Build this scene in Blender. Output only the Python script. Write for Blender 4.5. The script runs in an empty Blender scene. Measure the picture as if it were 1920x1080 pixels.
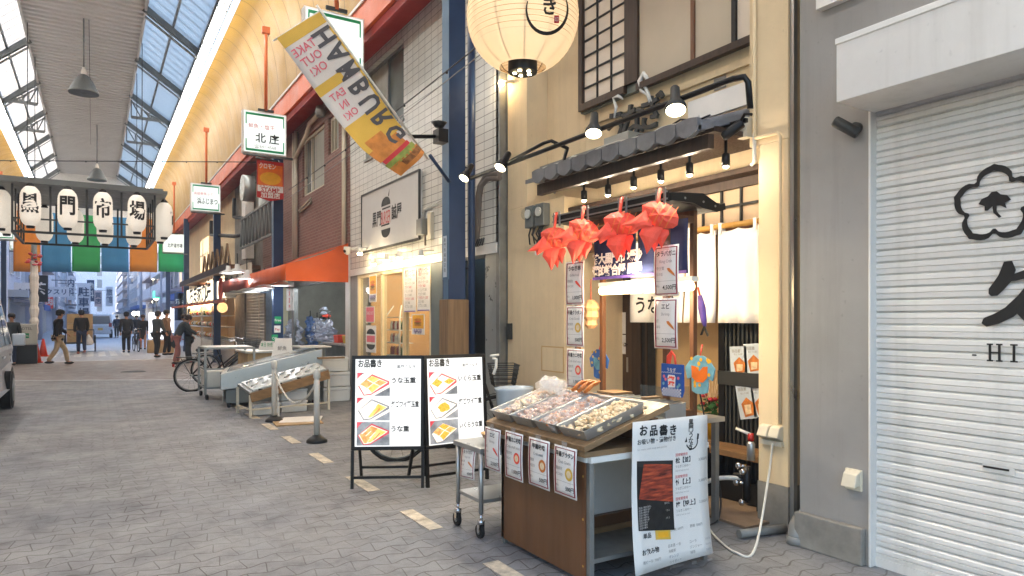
import bpy, bmesh, math, random
from mathutils import Vector, Matrix
R = math.radians
sc = bpy.context.scene
col = sc.collection
random.seed(7)

# ------------------------------------------------------------------ camera
FPX, XV, YH, CAMZ = 1280.0, 175.0, 597.0, 1.5
OFF = 960 - XV
NRM = math.hypot(FPX, OFF)
YAW = math.atan2(OFF, FPX)
cd = bpy.data.cameras.new('camera')
cd.sensor_width = 36
cd.lens = FPX / 1920 * 36
cd.shift_y = (YH - 540) / 1920
cd.clip_start, cd.clip_end = 0.05, 2000
cam = bpy.data.objects.new('camera', cd)
col.objects.link(cam)
cam.location = (0, 0, CAMZ)
cam.rotation_euler = (R(90), 0, -YAW)
sc.camera = cam

# ------------------------------------------------------------------ sky, sun, exposure (dusk under a roof)
K = .27        # lamps against the daylight, at the exposure below
SUN_EL, SUN_AZ = 14.0, 300.0
w = bpy.data.worlds.new('World'); sc.world = w; w.use_nodes = True
nt = w.node_tree; nt.nodes.clear()
sky = nt.nodes.new('ShaderNodeTexSky'); sky.sky_type = 'NISHITA'; sky.sun_disc = False
sky.sun_elevation = R(SUN_EL); sky.sun_rotation = R(SUN_AZ)
sky.ozone_density = 2.4; sky.dust_density = 2.2; sky.air_density = 1.0
bg = nt.nodes.new('ShaderNodeBackground'); bg.inputs[1].default_value = 0.15
wo = nt.nodes.new('ShaderNodeOutputWorld')
nt.links.new(sky.outputs[0], bg.inputs[0]); nt.links.new(bg.outputs[0], wo.inputs[0])
sd = bpy.data.lights.new('sun', 'SUN'); sd.energy = 0.5; sd.angle = R(20); sd.color = (1, 0.93, 0.86)
sun = bpy.data.objects.new('sun', sd); col.objects.link(sun)
sun.rotation_euler = (R(90 - SUN_EL), 0, R(180 - SUN_AZ))
vs = sc.view_settings
vs.view_transform = 'Standard'; vs.look = 'None'; vs.gamma = 1; vs.use_curve_mapping = False
vs.exposure = 2.85
try:
    sc.cycles.use_denoising = True
    sc.cycles.max_bounces = 7; sc.cycles.volume_bounces = 0; sc.cycles.diffuse_bounces = 4; sc.cycles.glossy_bounces = 3
    sc.cycles.transmission_bounces = 6; sc.cycles.transparent_max_bounces = 10
    sc.cycles.sample_clamp_indirect = 4.0
    sc.cycles.caustics_reflective = False; sc.cycles.caustics_refractive = False
except Exception: pass

# ------------------------------------------------------------------ pixel rays (photo 1920x1080) cut with real planes
def ray(px, py):
    u, v = px - 960, YH - py
    return ((u + OFF) * FPX / NRM, (FPX * FPX - OFF * u) / NRM, v)
def ax(px, py, X):
    r = ray(px, py); t = X / r[0]; return Vector((X, r[1] * t, CAMZ + r[2] * t))
def ay(px, py, Y):
    r = ray(px, py); t = Y / r[1]; return Vector((r[0] * t, Y, CAMZ + r[2] * t))
def az(px, py, Z):
    r = ray(px, py); t = (Z - CAMZ) / r[2]; return Vector((r[0] * t, r[1] * t, Z))

# ------------------------------------------------------------------ materials
def C(h):
    h = h.lstrip('#'); o = []
    for i in (0, 2, 4):
        c = int(h[i:i+2], 16) / 255
        o.append(c / 12.92 if c <= .04045 else ((c + .055) / 1.055) ** 2.4)
    return (o[0], o[1], o[2], 1)
MATS = {}
def newmat(name):
    m = bpy.data.materials.new(name); m.use_nodes = True
    MATS[name] = m; return m, m.node_tree, m.node_tree.nodes['Principled BSDF']
def N(nt, t, **k):
    n = nt.nodes.new(t)
    for a, b in k.items():
        if a in n.inputs.keys() and not hasattr(n, a): n.inputs[a].default_value = b
        else: setattr(n, a, b)
    return n
def mix(nt, fac, a, b, mode='MIX'):
    n = nt.nodes.new('ShaderNodeMixRGB'); n.blend_type = mode
    for i, v in enumerate((fac, a, b)):
        if hasattr(v, 'is_linked'): nt.links.new(v, n.inputs[i])
        else: n.inputs[i].default_value = v
    return n.outputs[0]
def ramp(nt, src, stops):
    n = nt.nodes.new('ShaderNodeValToRGB'); nt.links.new(src, n.inputs[0])
    e = n.color_ramp.elements
    while len(e) < len(stops): e.new(0.5)
    for el, (p, c) in zip(e, stops): el.position = p; el.color = c
    return n.outputs[0]
def noise(nt, scale, detail=4, vec=None, rough=.55):
    n = nt.nodes.new('ShaderNodeTexNoise'); n.inputs['Scale'].default_value = scale
    n.inputs['Detail'].default_value = detail; n.inputs['Roughness'].default_value = rough
    if vec is not None: nt.links.new(vec, n.inputs['Vector'])
    return n.outputs[0]
def objpos(nt, stretch=None):
    g = nt.nodes.new('ShaderNodeTexCoord').outputs['Object']
    if stretch:
        m = nt.nodes.new('ShaderNodeMapping'); m.inputs['Scale'].default_value = stretch
        nt.links.new(g, m.inputs[0]); return m.outputs[0]
    return g
def bump(nt, p, h, strength=.3, dist=.01):
    b = nt.nodes.new('ShaderNodeBump'); b.inputs['Strength'].default_value = strength; b.inputs['Distance'].default_value = dist
    nt.links.new(h, b.inputs['Height']); nt.links.new(b.outputs[0], p.inputs['Normal'])
def mat(name, c, rough=.6, metal=0, var=.12, scale=3, bmp=0, bscale=60, stretch=None, dirt=0, emit=None, es=0, spec=.4, alpha=None, trans=0, streak=0):
    m, nt, p = newmat(name)
    c = C(c) if isinstance(c, str) else c
    pos = objpos(nt, stretch)
    out = None
    if var:
        dk = tuple(x * (1 - var) for x in c[:3]) + (1,); lt = tuple(min(1, x * (1 + var)) for x in c[:3]) + (1,)
        out = ramp(nt, noise(nt, scale, 5, pos), [(.3, dk), (.7, lt)])
        if dirt:
            d = ramp(nt, noise(nt, scale * .37, 7, pos, .7), [(.45, (1, 1, 1, 1)), (.75, (1 - dirt, 1 - dirt, 1 - dirt * .95, 1))])
            out = mix(nt, 1, out, d, 'MULTIPLY')
        if streak:
            sv = objpos(nt, (7, 7, .28)); d2 = ramp(nt, noise(nt, 1.0, 6, sv, .62), [(.5, (1, 1, 1, 1)), (.8, (1 - streak, 1 - streak, 1 - streak * 1.1, 1))])
            d3 = ramp(nt, noise(nt, 26, 3, pos, .6), [(.66, (1, 1, 1, 1)), (.74, (1 - streak * .8,) * 3 + (1,))])
            out = mix(nt, 1, mix(nt, 1, out, d2, 'MULTIPLY'), d3, 'MULTIPLY')
        nt.links.new(out, p.inputs['Base Color'])
        rr = ramp(nt, noise(nt, scale * 2.3, 4, pos), [(.3, (max(.03, rough - .1),) * 3 + (1,)), (.7, (min(1, rough + .1),) * 3 + (1,))])
        nt.links.new(rr, p.inputs['Roughness'])
    else:
        p.inputs['Base Color'].default_value = c; p.inputs['Roughness'].default_value = rough
    p.inputs['Metallic'].default_value = metal
    p.inputs['Specular IOR Level'].default_value = spec
    if bmp: bump(nt, p, noise(nt, bscale, 3, pos), bmp, .004)
    if emit:
        p.inputs['Emission Color'].default_value = C(emit); p.inputs['Emission Strength'].default_value = es * K
    if alpha is not None: p.inputs['Alpha'].default_value = alpha
    if trans: p.inputs['Transmission Weight'].default_value = trans
    return m
def emis(name, c, s):
    m, nt, p = newmat(name)
    p.inputs['Base Color'].default_value = (.6, .6, .6, 1)
    p.inputs['Emission Color'].default_value = C(c); p.inputs['Emission Strength'].default_value = s * K
    return m
def facade_uv(nt, flip=False):
    """(Y, Z) of an X-facing wall plus X so the returns carry the pattern as well"""
    g = nt.nodes.new('ShaderNodeNewGeometry'); s = nt.nodes.new('ShaderNodeSeparateXYZ'); nt.links.new(g.outputs['Position'], s.inputs[0])
    a = N(nt, 'ShaderNodeMath', operation='ADD'); nt.links.new(s.outputs[0], a.inputs[0]); nt.links.new(s.outputs[1], a.inputs[1])
    c = nt.nodes.new('ShaderNodeCombineXYZ'); nt.links.new(a.outputs[0], c.inputs[0]); nt.links.new(s.outputs[2], c.inputs[1])
    return c.outputs[0]
def brickmat(name, c1, c2, mortar, bw, bh, ms, offset=.5, rough=.5, bmp=.4, var=.5):
    m, nt, p = newmat(name)
    uv = facade_uv(nt)
    b = nt.nodes.new('ShaderNodeTexBrick'); nt.links.new(uv, b.inputs['Vector'])
    b.offset = offset; b.squash = 1
    b.inputs['Color1'].default_value = C(c1); b.inputs['Color2'].default_value = C(c2); b.inputs['Mortar'].default_value = C(mortar)
    b.inputs['Scale'].default_value = 1; b.inputs['Mortar Size'].default_value = ms; b.inputs['Mortar Smooth'].default_value = .1
    b.inputs['Brick Width'].default_value = bw; b.inputs['Row Height'].default_value = bh; b.inputs['Bias'].default_value = 0
    d = ramp(nt, noise(nt, .9, 6, uv, .65), [(.35, (.82, .82, .82, 1)), (.7, (1.05, 1.05, 1.05, 1))])
    nt.links.new(mix(nt, var, b.outputs['Color'], d, 'MULTIPLY'), p.inputs['Base Color'])
    p.inputs['Roughness'].default_value = rough
    iv = N(nt, 'ShaderNodeMath', operation='SUBTRACT'); iv.inputs[0].default_value = 1; nt.links.new(b.outputs['Fac'], iv.inputs[1])
    bump(nt, p, iv.outputs[0], bmp, .006)
    return m

# ------------------------------------------------------------------ mesh builder
GL = {}
def glyph(s, bold, res=2):
    k = (s, bold)
    if k not in GL:
        c = bpy.data.curves.new('lettering', 'FONT'); c.body = s; c.size = 1; c.offset = bold; c.resolution_u = res
        c.align_x = 'CENTER'; c.align_y = 'CENTER'
        o = bpy.data.objects.new('lettering', c)
        m = bpy.data.meshes.new_from_object(o)
        vs_ = [v.co.copy() for v in m.vertices]; fs = [tuple(p.vertices) for p in m.polygons]
        bpy.data.objects.remove(o); bpy.data.curves.remove(c); bpy.data.meshes.remove(m)
        xs = [v.x for v in vs_] or [0]; ys = [v.y for v in vs_] or [0]
        GL[k] = (vs_, fs, min(xs), max(xs), min(ys), max(ys))
    return GL[k]
class Fr:
    """a local frame: origin, right, up, and the normal towards the reader"""
    def __init__(s, o, ex=(1, 0, 0), ey=(0, 0, 1), n=None):
        s.o = Vector(o); s.ex = Vector(ex).normalized(); s.ey = Vector(ey).normalized()
        s.n = s.ex.cross(s.ey).normalized() if n is None else Vector(n)
    def p(s, u, v, w=0): return s.o + s.ex * u + s.ey * v + s.n * w
    def sh(s, u, v, w=0): return Fr(s.p(u, v, w), s.ex, s.ey)
WORLD = Fr((0, 0, 0), (1, 0, 0), (0, 1, 0))
def FX(X, Y, Z): return Fr((X, Y, Z), (0, -1, 0), (0, 0, 1))      # faces the street (-X) on the right-hand side
def FY(X, Y, Z): return Fr((X, Y, Z), (1, 0, 0), (0, 0, 1))       # faces the camera (-Y)
class MB:
    def __init__(s): s.v = []; s.f = []; s.m = []; s.sm = []; s.mats = []
    def mi(s, m):
        if m not in s.mats: s.mats.append(m)
        return s.mats.index(m)
    def add(s, vs_, fs, m, smooth=False):
        b = len(s.v); s.v += [Vector(v) for v in vs_]; k = s.mi(m)
        for f in fs: s.f.append(tuple(i + b for i in f)); s.m.append(k); s.sm.append(smooth)
        return s
    def fbox(s, fr, u0, u1, v0, v1, w0, w1, m):
        P = [fr.p(u, v, w) for w in (w0, w1) for v in (v0, v1) for u in (u0, u1)]
        return s.add(P, [(0, 2, 3, 1), (4, 5, 7, 6), (0, 1, 5, 4), (2, 6, 7, 3), (0, 4, 6, 2), (1, 3, 7, 5)], m)
    def box(s, x0, x1, y0, y1, z0, z1, m): return s.fbox(WORLD, min(x0, x1), max(x0, x1), min(y0, y1), max(y0, y1), min(z0, z1), max(z0, z1), m)
    def quad(s, pts, m): return s.add(pts, [tuple(range(len(pts)))], m)
    def fpoly(s, fr, pts, w, m, th=0):
        n = len(pts)
        if not th: return s.add([fr.p(u, v, w) for u, v in pts], [tuple(range(n))], m)
        P = [fr.p(u, v, w) for u, v in pts] + [fr.p(u, v, w - th) for u, v in pts]
        return s.add(P, [tuple(range(n)), tuple(range(2 * n - 1, n - 1, -1))] + [(i, i + n, (i + 1) % n + n, (i + 1) % n) for i in range(n)], m)
    def frect(s, fr, u0, u1, v0, v1, w, m): return s.fpoly(fr, [(u0, v0), (u1, v0), (u1, v1), (u0, v1)], w, m)
    def border(s, fr, u0, u1, v0, v1, w, t, m, d=0):
        for a in ((u0, u1, v0, v0 + t), (u0, u1, v1 - t, v1), (u0, u0 + t, v0 + t, v1 - t), (u1 - t, u1, v0 + t, v1 - t)):
            if d: s.fbox(fr, *a, w, w + d, m)
            else: s.frect(fr, *a, w, m)
        return s
    def text(s, fr, txt, u, v, h, m, w=.002, bold=0, wmax=None, al='C', sx=1, th=0, vert=False):
        """h: height of a full-width character; al C/L/R"""
        if vert:
            for i, ch in enumerate(txt): s.text(fr, ch, u, v - i * h * 1.05, h, m, w, bold, wmax, 'C', sx, th)
            return s
        vs_, fs, x0, x1, y0, y1 = glyph(txt, bold)
        k = h; kx = h * sx
        if wmax and (x1 - x0) * kx > wmax: kx = wmax / (x1 - x0)
        ox = {'C': -(x0 + x1) / 2, 'L': -x0, 'R': -x1}[al]; oy = -.08
        if not th: return s.add([fr.p(u + (q.x + ox) * kx, v + (q.y + oy) * k, w) for q in vs_], fs, m)
        n = len(vs_)
        P = [fr.p(u + (q.x + ox) * kx, v + (q.y + oy) * k, w + th) for q in vs_] + [fr.p(u + (q.x + ox) * kx, v + (q.y + oy) * k, w) for q in vs_]
        cnt = {}
        for f in fs:
            for a, b in zip(f, f[1:] + f[:1]): cnt[(a, b)] = 1
        side = [(a, a + n, b + n, b) for (a, b) in cnt if (b, a) not in cnt]
        return s.add(P, fs + [tuple(i + n for i in reversed(f)) for f in fs] + side, m)
    def tube(s, pts, r, m, seg=8, caps=True, smooth=True):
        pts = [Vector(p) for p in pts]; n = len(pts); rr = r if isinstance(r, (list, tuple)) else [r] * n
        base = len(s.v); k = s.mi(m); up = None
        for i, p in enumerate(pts):
            d = (pts[min(i + 1, n - 1)] - pts[max(i - 1, 0)]).normalized()
            if up is None: up = Vector((0, 0, 1)) if abs(d.z) < .9 else Vector((1, 0, 0))
            a = d.cross(up)
            if a.length < 1e-4: a = d.cross(Vector((0, 1, 0)))
            a.normalize(); b = a.cross(d).normalized(); up = b
            for j in range(seg):
                t = 2 * math.pi * j / seg; s.v.append(p + (a * math.cos(t) + b * math.sin(t)) * rr[i])
        for i in range(n - 1):
            for j in range(seg):
                a = base + i * seg + j; b = base + i * seg + (j + 1) % seg
                s.f.append((a, b, b + seg, a + seg)); s.m.append(k); s.sm.append(smooth)
        if caps:
            s.f.append(tuple(base + j for j in reversed(range(seg)))); s.m.append(k); s.sm.append(False)
            s.f.append(tuple(base + (n - 1) * seg + j for j in range(seg))); s.m.append(k); s.sm.append(False)
        return s
    def bar(s, a, b, wd, m, up=(0, 0, 1), ht=None):
        a, b = Vector(a), Vector(b); d = (b - a).normalized(); x = d.cross(Vector(up))
        if x.length < 1e-4: x = d.cross(Vector((1, 0, 0)))
        x.normalize(); y = x.cross(d).normalized(); ht = wd if ht is None else ht
        fr = Fr(a, x, y); fr.n = d
        return s.fbox(fr, -wd / 2, wd / 2, -ht / 2, ht / 2, 0, (b - a).length, m)
    def lathe(s, prof, o, m, seg=20, axis=(0, 0, 1), smooth=True, sx=1, sy=1):
        o = Vector(o); zt = Vector(axis).normalized(); xt = zt.orthogonal().normalized() if abs(zt.z) < .99 else Vector((1, 0, 0)); yt = zt.cross(xt)
        base = len(s.v); k = s.mi(m); n = len(prof)
        for r, h in prof:
            for j in range(seg):
                t = 2 * math.pi * j / seg; s.v.append(o + xt * (r * sx * math.cos(t)) + yt * (r * sy * math.sin(t)) + zt * h)
        for i in range(n - 1):
            for j in range(seg):
                a = base + i * seg + j; b = base + i * seg + (j + 1) % seg
                s.f.append((a, b, b + seg, a + seg)); s.m.append(k); s.sm.append(smooth)
        if prof[0][0] > 1e-4: s.f.append(tuple(base + j for j in reversed(range(seg)))); s.m.append(k); s.sm.append(False)
        if prof[-1][0] > 1e-4: s.f.append(tuple(base + (n - 1) * seg + j for j in range(seg))); s.m.append(k); s.sm.append(False)
        return s
    def ball(s, o, r, m, seg=14, sz=1, sx=1, sy=1):
        n = 9
        return s.lathe([(max(1e-5, r * math.sin(math.pi * i / n)), -r * sz * math.cos(math.pi * i / n)) for i in range(n + 1)], o, m, seg, sx=sx, sy=sy)
    def lump(s, o, r, m, rnd, sq=.6, j=.3, seg=7):
        n = 5; o = Vector(o); base = len(s.v); k = s.mi(m); a0 = rnd.uniform(0, 6.28)
        for i in range(n + 1):
            th = math.pi * i / n
            for q in range(seg):
                f = r * (1 + rnd.uniform(-j, j)); t = a0 + 6.283 * q / seg
                s.v.append(o + Vector((f * math.sin(th) * math.cos(t) * 1.15, f * math.sin(th) * math.sin(t), f * sq * math.cos(th))))
        for i in range(n):
            for q in range(seg):
                a = base + i * seg + q; b = base + i * seg + (q + 1) % seg
                s.f.append((a, a + seg, b + seg, b)); s.m.append(k); s.sm.append(rnd.random() < .5)
        return s
    def sheet(s, g, m, smooth=True):
        """g: grid of points"""
        r, c = len(g), len(g[0]); b = len(s.v); k = s.mi(m)
        for row in g: s.v += [Vector(p) for p in row]
        for i in range(r - 1):
            for j in range(c - 1):
                a = b + i * c + j; s.f.append((a, a + 1, a + c + 1, a + c)); s.m.append(k); s.sm.append(smooth)
        return s
    def put(s, name, parent=None, label=None, bevel=0, solid=0, sub=0):
        me = bpy.data.meshes.new(name)
        o0 = ORG.get(parent.name, Vector((0, 0, 0))) if parent is not None else Vector((0, 0, 0))
        me.from_pydata([v - o0 for v in s.v], [], s.f)
        for m in s.mats: me.materials.append(MATS[m])
        me.polygons.foreach_set('material_index', s.m); me.polygons.foreach_set('use_smooth', s.sm)
        me.update()
        o = bpy.data.objects.new(name, me); col.objects.link(o)
        if parent is not None: o.parent = parent; ORG[o.name] = o0
        if label: o['label'] = label
        if solid:
            q = o.modifiers.new('thick', 'SOLIDIFY'); q.thickness = solid; q.offset = 0
        if bevel:
            q = o.modifiers.new('bevel', 'BEVEL'); q.width = bevel; q.segments = 2; q.limit_method = 'ANGLE'; q.angle_limit = R(40)
        return o
    def thing(s, name, label, cat, group=None, kind=None, base=None, **k):
        """a thing that is one mesh: its origin goes to base (default: bottom centre)"""
        if base is None:
            xs = [v.x for v in s.v]; ys = [v.y for v in s.v]; zs = [v.z for v in s.v]
            base = Vector(((min(xs) + max(xs)) / 2, (min(ys) + max(ys)) / 2, min(zs)))
        base = Vector(base); s.v = [v - base for v in s.v]
        o = s.put(name, None, **k); o.location = base; ORG[o.name] = base
        return tag(o, label, cat, group, kind)
ORG = {}
def tag(o, label=None, cat=None, group=None, kind=None):
    if label: o['label'] = label
    if cat: o['category'] = cat
    if group: o['group'] = group
    if kind: o['kind'] = kind
    return o
def T(name, label, cat, loc=(0, 0, 0), group=None, kind=None):
    o = bpy.data.objects.new(name, None); col.objects.link(o); o.location = loc; o.empty_display_size = .1
    ORG[o.name] = Vector(loc)
    return tag(o, label, cat, group, kind)
def structure(mb, name):
    o = mb.put(name); o['kind'] = 'structure'; return o
def dup(root, loc, rotz=None, label=None, group=None, scale=None):
    r = root.copy(); col.objects.link(r); r.location = loc
    if rotz is not None: r.rotation_euler = (0, 0, rotz)
    if scale: r.scale = scale if isinstance(scale, (tuple, list)) else (scale,) * 3
    if label: r['label'] = label
    if group: r['group'] = group
    for ch in list(root.children):
        c = ch.copy(); col.objects.link(c); c.parent = r
        for g in list(ch.children):
            d = g.copy(); col.objects.link(d); d.parent = c
    return r
def lamp(name, loc, power, color=(1, .8, .55), r=.03, parent=None, spot=None, aim=None, blend=.5):
    d = bpy.data.lights.new(name, 'SPOT' if spot else 'POINT'); d.energy = power * K; d.color = color; d.shadow_soft_size = r
    if spot: d.spot_size = R(spot); d.spot_blend = blend
    o = bpy.data.objects.new(name, d); col.objects.link(o)
    if parent is not None: o.parent = parent; o.location = Vector(loc) - ORG[parent.name]
    else: o.location = loc
    if aim is not None: o.rotation_euler = (Vector(aim) - Vector(loc)).to_track_quat('-Z', 'Y').to_euler()
    return o
# ------------------------------------------------------------------ material library
def paving():
    m, nt, p = newmat('paving')
    g = nt.nodes.new('ShaderNodeNewGeometry'); s = nt.nodes.new('ShaderNodeSeparateXYZ'); nt.links.new(g.outputs['Position'], s.inputs[0])
    def M(op, a, b=None):
        n = nt.nodes.new('ShaderNodeMath'); n.operation = op
        for i, q in enumerate((a, b)):
            if q is None: continue
            if isinstance(q, (int, float)): n.inputs[i].default_value = q
            else: nt.links.new(q, n.inputs[i])
        return n.outputs[0]
    W_, H_ = .225, .135
    # cross rows, tilted a little against the street as in the photograph
    u0 = s.outputs[0]; v0 = M('ADD', s.outputs[1], M('MULTIPLY', s.outputs[0], -.03))
    wob = noise(nt, 9, 2); u0 = M('ADD', u0, M('MULTIPLY', M('PINGPONG', v0, H_), .16)); u = M('ADD', u0, M('MULTIPLY', M('SUBTRACT', wob, .5), .03))
    tri = M('SUBTRACT', M('MULTIPLY', M('PINGPONG', u, W_ / 2), 4 / W_), 1)
    ph = M('COSINE', M('MULTIPLY', v0, math.pi / H_))
    sm = M('SINE', M('MULTIPLY', tri, 1.3))
    v = M('ADD', v0, M('MULTIPLY', M('MULTIPLY', sm, ph), .024))
    c = nt.nodes.new('ShaderNodeCombineXYZ'); nt.links.new(M('MULTIPLY', u, 1.9), c.inputs[0]); nt.links.new(v, c.inputs[1])
    b = nt.nodes.new('ShaderNodeTexBrick'); nt.links.new(c.outputs[0], b.inputs['Vector']); b.offset = .5
    for k, q in (('Scale', 1), ('Mortar Size', .0078), ('Mortar Smooth', .35), ('Brick Width', W_ * 1.9), ('Row Height', H_), ('Bias', 0)): b.inputs[k].default_value = q
    b.inputs['Color1'].default_value = C('#97999d'); b.inputs['Color2'].default_value = C('#9ea0a4'); b.inputs['Mortar'].default_value = C('#5c5956')
    big = ramp(nt, noise(nt, .35, 6, g.outputs['Position'], .6), [(.3, C('#c6c6cb')), (.5, C('#dddad6')), (.72, C('#f4ece2'))])
    spots = ramp(nt, noise(nt, 5, 8, g.outputs['Position'], .75), [(.38, (.72, .72, .72, 1)), (.52, (1, 1, 1, 1)), (.75, (1.12, 1.12, 1.12, 1))])
    fine = ramp(nt, noise(nt, 120, 2, g.outputs['Position']), [(.3, (.86, .86, .86, 1)), (.7, (1.1, 1.1, 1.1, 1))])
    fade = ramp(nt, noise(nt, 1.3, 3, g.outputs['Position']), [(.4, (0, 0, 0, 1)), (.62, (1, 1, 1, 1))])
    bc = mix(nt, fade, mix(nt, .6, b.outputs['Color'], C('#9a9ca0')), b.outputs['Color'])
    cl = mix(nt, 1, mix(nt, 1, mix(nt, 1, bc, big, 'MULTIPLY'), spots, 'MULTIPLY'), fine, 'MULTIPLY')
    gum = ramp(nt, noise(nt, 24, 2, g.outputs['Position'], .4), [(.24, (.62, .62, .62, 1)), (.29, (1, 1, 1, 1)), (.72, (1, 1, 1, 1)), (.77, (1.22, 1.2, 1.17, 1))])
    patch = ramp(nt, noise(nt, .9, 3, g.outputs['Position'], .8), [(.40, (.82, .82, .84, 1)), (.47, (1, 1, 1, 1))])
    cl = mix(nt, 1, mix(nt, 1, cl, gum, 'MULTIPLY'), patch, 'MULTIPLY')
    # paler, pinker crossing band between the two cross lines
    ys = s.outputs[1]
    band = M('MULTIPLY', M('GREATER_THAN', M('ADD', ys, M('MULTIPLY', s.outputs[0], .55)), 19.4), M('LESS_THAN', ys, 28.2))
    asph = M('GREATER_THAN', ys, 28.2)
    cl = mix(nt, band, cl, mix(nt, 1, C('#8f8580'), spots, 'MULTIPLY'))
    cl = mix(nt, asph, cl, mix(nt, 1, mix(nt, 1, C('#a3a7b2'), spots, 'MULTIPLY'), fine, 'MULTIPLY'))
    nt.links.new(cl, p.inputs['Base Color'])
    rr = ramp(nt, noise(nt, 2.2, 5, g.outputs['Position']), [(.3, (.42,) * 3 + (1,)), (.7, (.7,) * 3 + (1,))])
    nt.links.new(rr, p.inputs['Roughness'])
    iv = M('SUBTRACT', 1, b.outputs['Fac'])
    hh = M('ADD', iv, M('MULTIPLY', noise(nt, 60, 3, g.outputs['Position']), .35))
    bump(nt, p, hh, .35, .006)
paving()
mat('shop_floor', '#8d7762', .55, var=.2, scale=2.5, dirt=.35, bmp=.2, bscale=50)
mat('concrete', '#8b867d', .8, var=.18, scale=5, dirt=.4, bmp=.3, bscale=70)
mat('grey_render', '#9a9691', .75, var=.07, scale=1.4, dirt=.2, streak=.22, bmp=.15, bscale=120)
mat('cream_render', '#e0caa4', .75, var=.05, scale=1.5, dirt=.18, streak=.18, bmp=.15, bscale=140)
mat('amber_wall', '#c7a372', .7, var=.06, scale=2, dirt=.1)
mat('white_steel', '#d9d6d0', .4, var=.04, scale=2, dirt=.14, streak=.18)
mat('white_paint', '#dcdad4', .5, var=.05, scale=3, dirt=.1)
mat('shutter_white', '#dfdcd6', .38, var=.04, scale=1.2, dirt=.1, stretch=(1, 1, 4), metal=.1, streak=.2)
mat('shutter_grey', '#b0aca4', .45, var=.06, scale=2, dirt=.15, metal=.2)
mat('black_ink', '#191817', .6, var=.25, scale=9)
mat('grey_ink', '#8a8580', .6, var=0)
mat('pale_ink', '#b3aeaa', .6, var=0)
mat('red_ink', '#c8343a', .6, var=0)
mat('pink_ink', '#e0707c', .6, var=0)
mat('maroon_ink', '#8e2433', .6, var=0)
mat('green_paint', '#1d9a63', .45, var=.06)
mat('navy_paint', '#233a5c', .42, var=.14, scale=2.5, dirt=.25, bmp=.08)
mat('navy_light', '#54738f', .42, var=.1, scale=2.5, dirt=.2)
mat('orange_paint', '#d2622c', .45, var=.08, scale=1.5, dirt=.18)
mat('red_soffit', '#a5332c', .55, var=.1, scale=1.2, dirt=.2)
mat('orange_rod', '#d4703c', .45, var=.06)
mat('yellow_cove', '#ab8635', .5, var=.04, scale=.7, dirt=.08)
mat('cove_seam', '#7d6530', .6, var=0)
mat('roof_sheet', '#b9b9b6', .55, var=.05, scale=.8, dirt=.15, metal=.1)
mat('steel_grey', '#6f7372', .5, var=.1, scale=2, dirt=.2, metal=.3)
mat('steel_dark', '#3c3d3c', .5, var=.12, scale=3, metal=.3)
mat('black_metal', '#201f1f', .38, var=.2, scale=5, metal=.5)
mat('black_plastic', '#1b1b1c', .45, var=.15)
mat('stainless', '#b2b2af', .36, var=.05, scale=2, metal=.75)
mat('galvanised', '#8f918f', .42, var=.14, scale=6, metal=.75)
mat('chrome', '#c8c8c8', .12, var=0, metal=1)
mat('dark_wood', '#3b2a1e', .5, var=.3, scale=3, stretch=(8, 8, .6), bmp=.1)
mat('brown_door', '#4a3526', .45, var=.18, scale=3, stretch=(8, 8, .5))
mat('frame_wood', '#6b452a', .5, var=.25, scale=4, stretch=(8, 8, .7))
mat('board_wood', '#8c6f4e', .5, var=.2, scale=3, stretch=(1, 9, 9), dirt=.25)
mat('panel_wood', '#6c4a2f', .42, var=.14, scale=2, stretch=(1, 5, .5), dirt=.3)
mat('post_wood', '#86694b', .65, var=.25, scale=3, stretch=(7, 7, .5), dirt=.25)
mat('bench_wood', '#80603f', .5, var=.25, scale=3, stretch=(6, .7, 6))
mat('bamboo', '#b98a3e', .4, var=.15, scale=4)
mat('cardboard', '#b79a72', .8, var=.12, scale=5, dirt=.15)
mat('paper', '#e4e0da', .7, var=.03, scale=8)
mat('poster_paper', '#e2ded7', .55, var=.03, scale=4)
mat('noren_white', '#e8e3dc', .9, var=.05, scale=3, bmp=.2, bscale=240)
mat('noren_navy', '#1f2a55', .9, var=.15, scale=3, bmp=.2, bscale=240)
mat('rubber', '#161616', .7, var=.2)
mat('white_plastic', '#d6d3c9', .45, var=.05, dirt=.08)
mat('ivory_plastic', '#cfc6b0', .45, var=.06, dirt=.12)
mat('grey_pvc', '#83827e', .4, var=.08, dirt=.2)
mat('roof_tile', '#77777a', .5, var=.22, scale=5, dirt=.35, bmp=.2, bscale=50)
mat('window_dark', '#6d7672', .12, var=.15, scale=1.5, spec=.6)
mat('curtain', '#a8aca4', .6, var=.12, scale=2, stretch=(6, 6, .5))
mat('shoji', '#d9cdbd', .7, var=.04, scale=4)
mat('shoji_low', '#b8a083', .7, var=.05, scale=4)
mat('blind', '#b5a893', .6, var=.05, scale=2)
mat('food_pale', '#dcb08c', .32, var=.35, scale=22, spec=.6)
mat('food_pink', '#cf9f84', .3, var=.45, scale=30, spec=.6)
mat('food_cream', '#e8cda6', .35, var=.3, scale=25, spec=.5)
mat('food_orange', '#cc7834', .35, var=.35, scale=20)
mat('film', '#f2eeea', .12, var=.05, spec=.9, alpha=.28)
mat('fish_red', '#f0553f', .6, var=.1, scale=8)
mat('fish_line', '#e8803a', .6, var=0)
mat('awning_orange', '#dc5e24', .6, var=.08, scale=1.5, dirt=.22)
mat('awning_red', '#8d3a2a', .65, var=.1, scale=1.5, dirt=.3)
mat('cool_white', '#c5d0da', .5, var=.06)
mat('apron_plastic', '#b9c4d6', .2, var=.25, scale=9, spec=.7)
mat('apron_blue', '#5f83bb', .3, var=.3, scale=7)
mat('teal_panel', '#566061', .45, var=.12, scale=2, dirt=.2)
mat('ice', '#c9d0d2', .2, var=.15, scale=25, bmp=.5, bscale=30)
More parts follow.
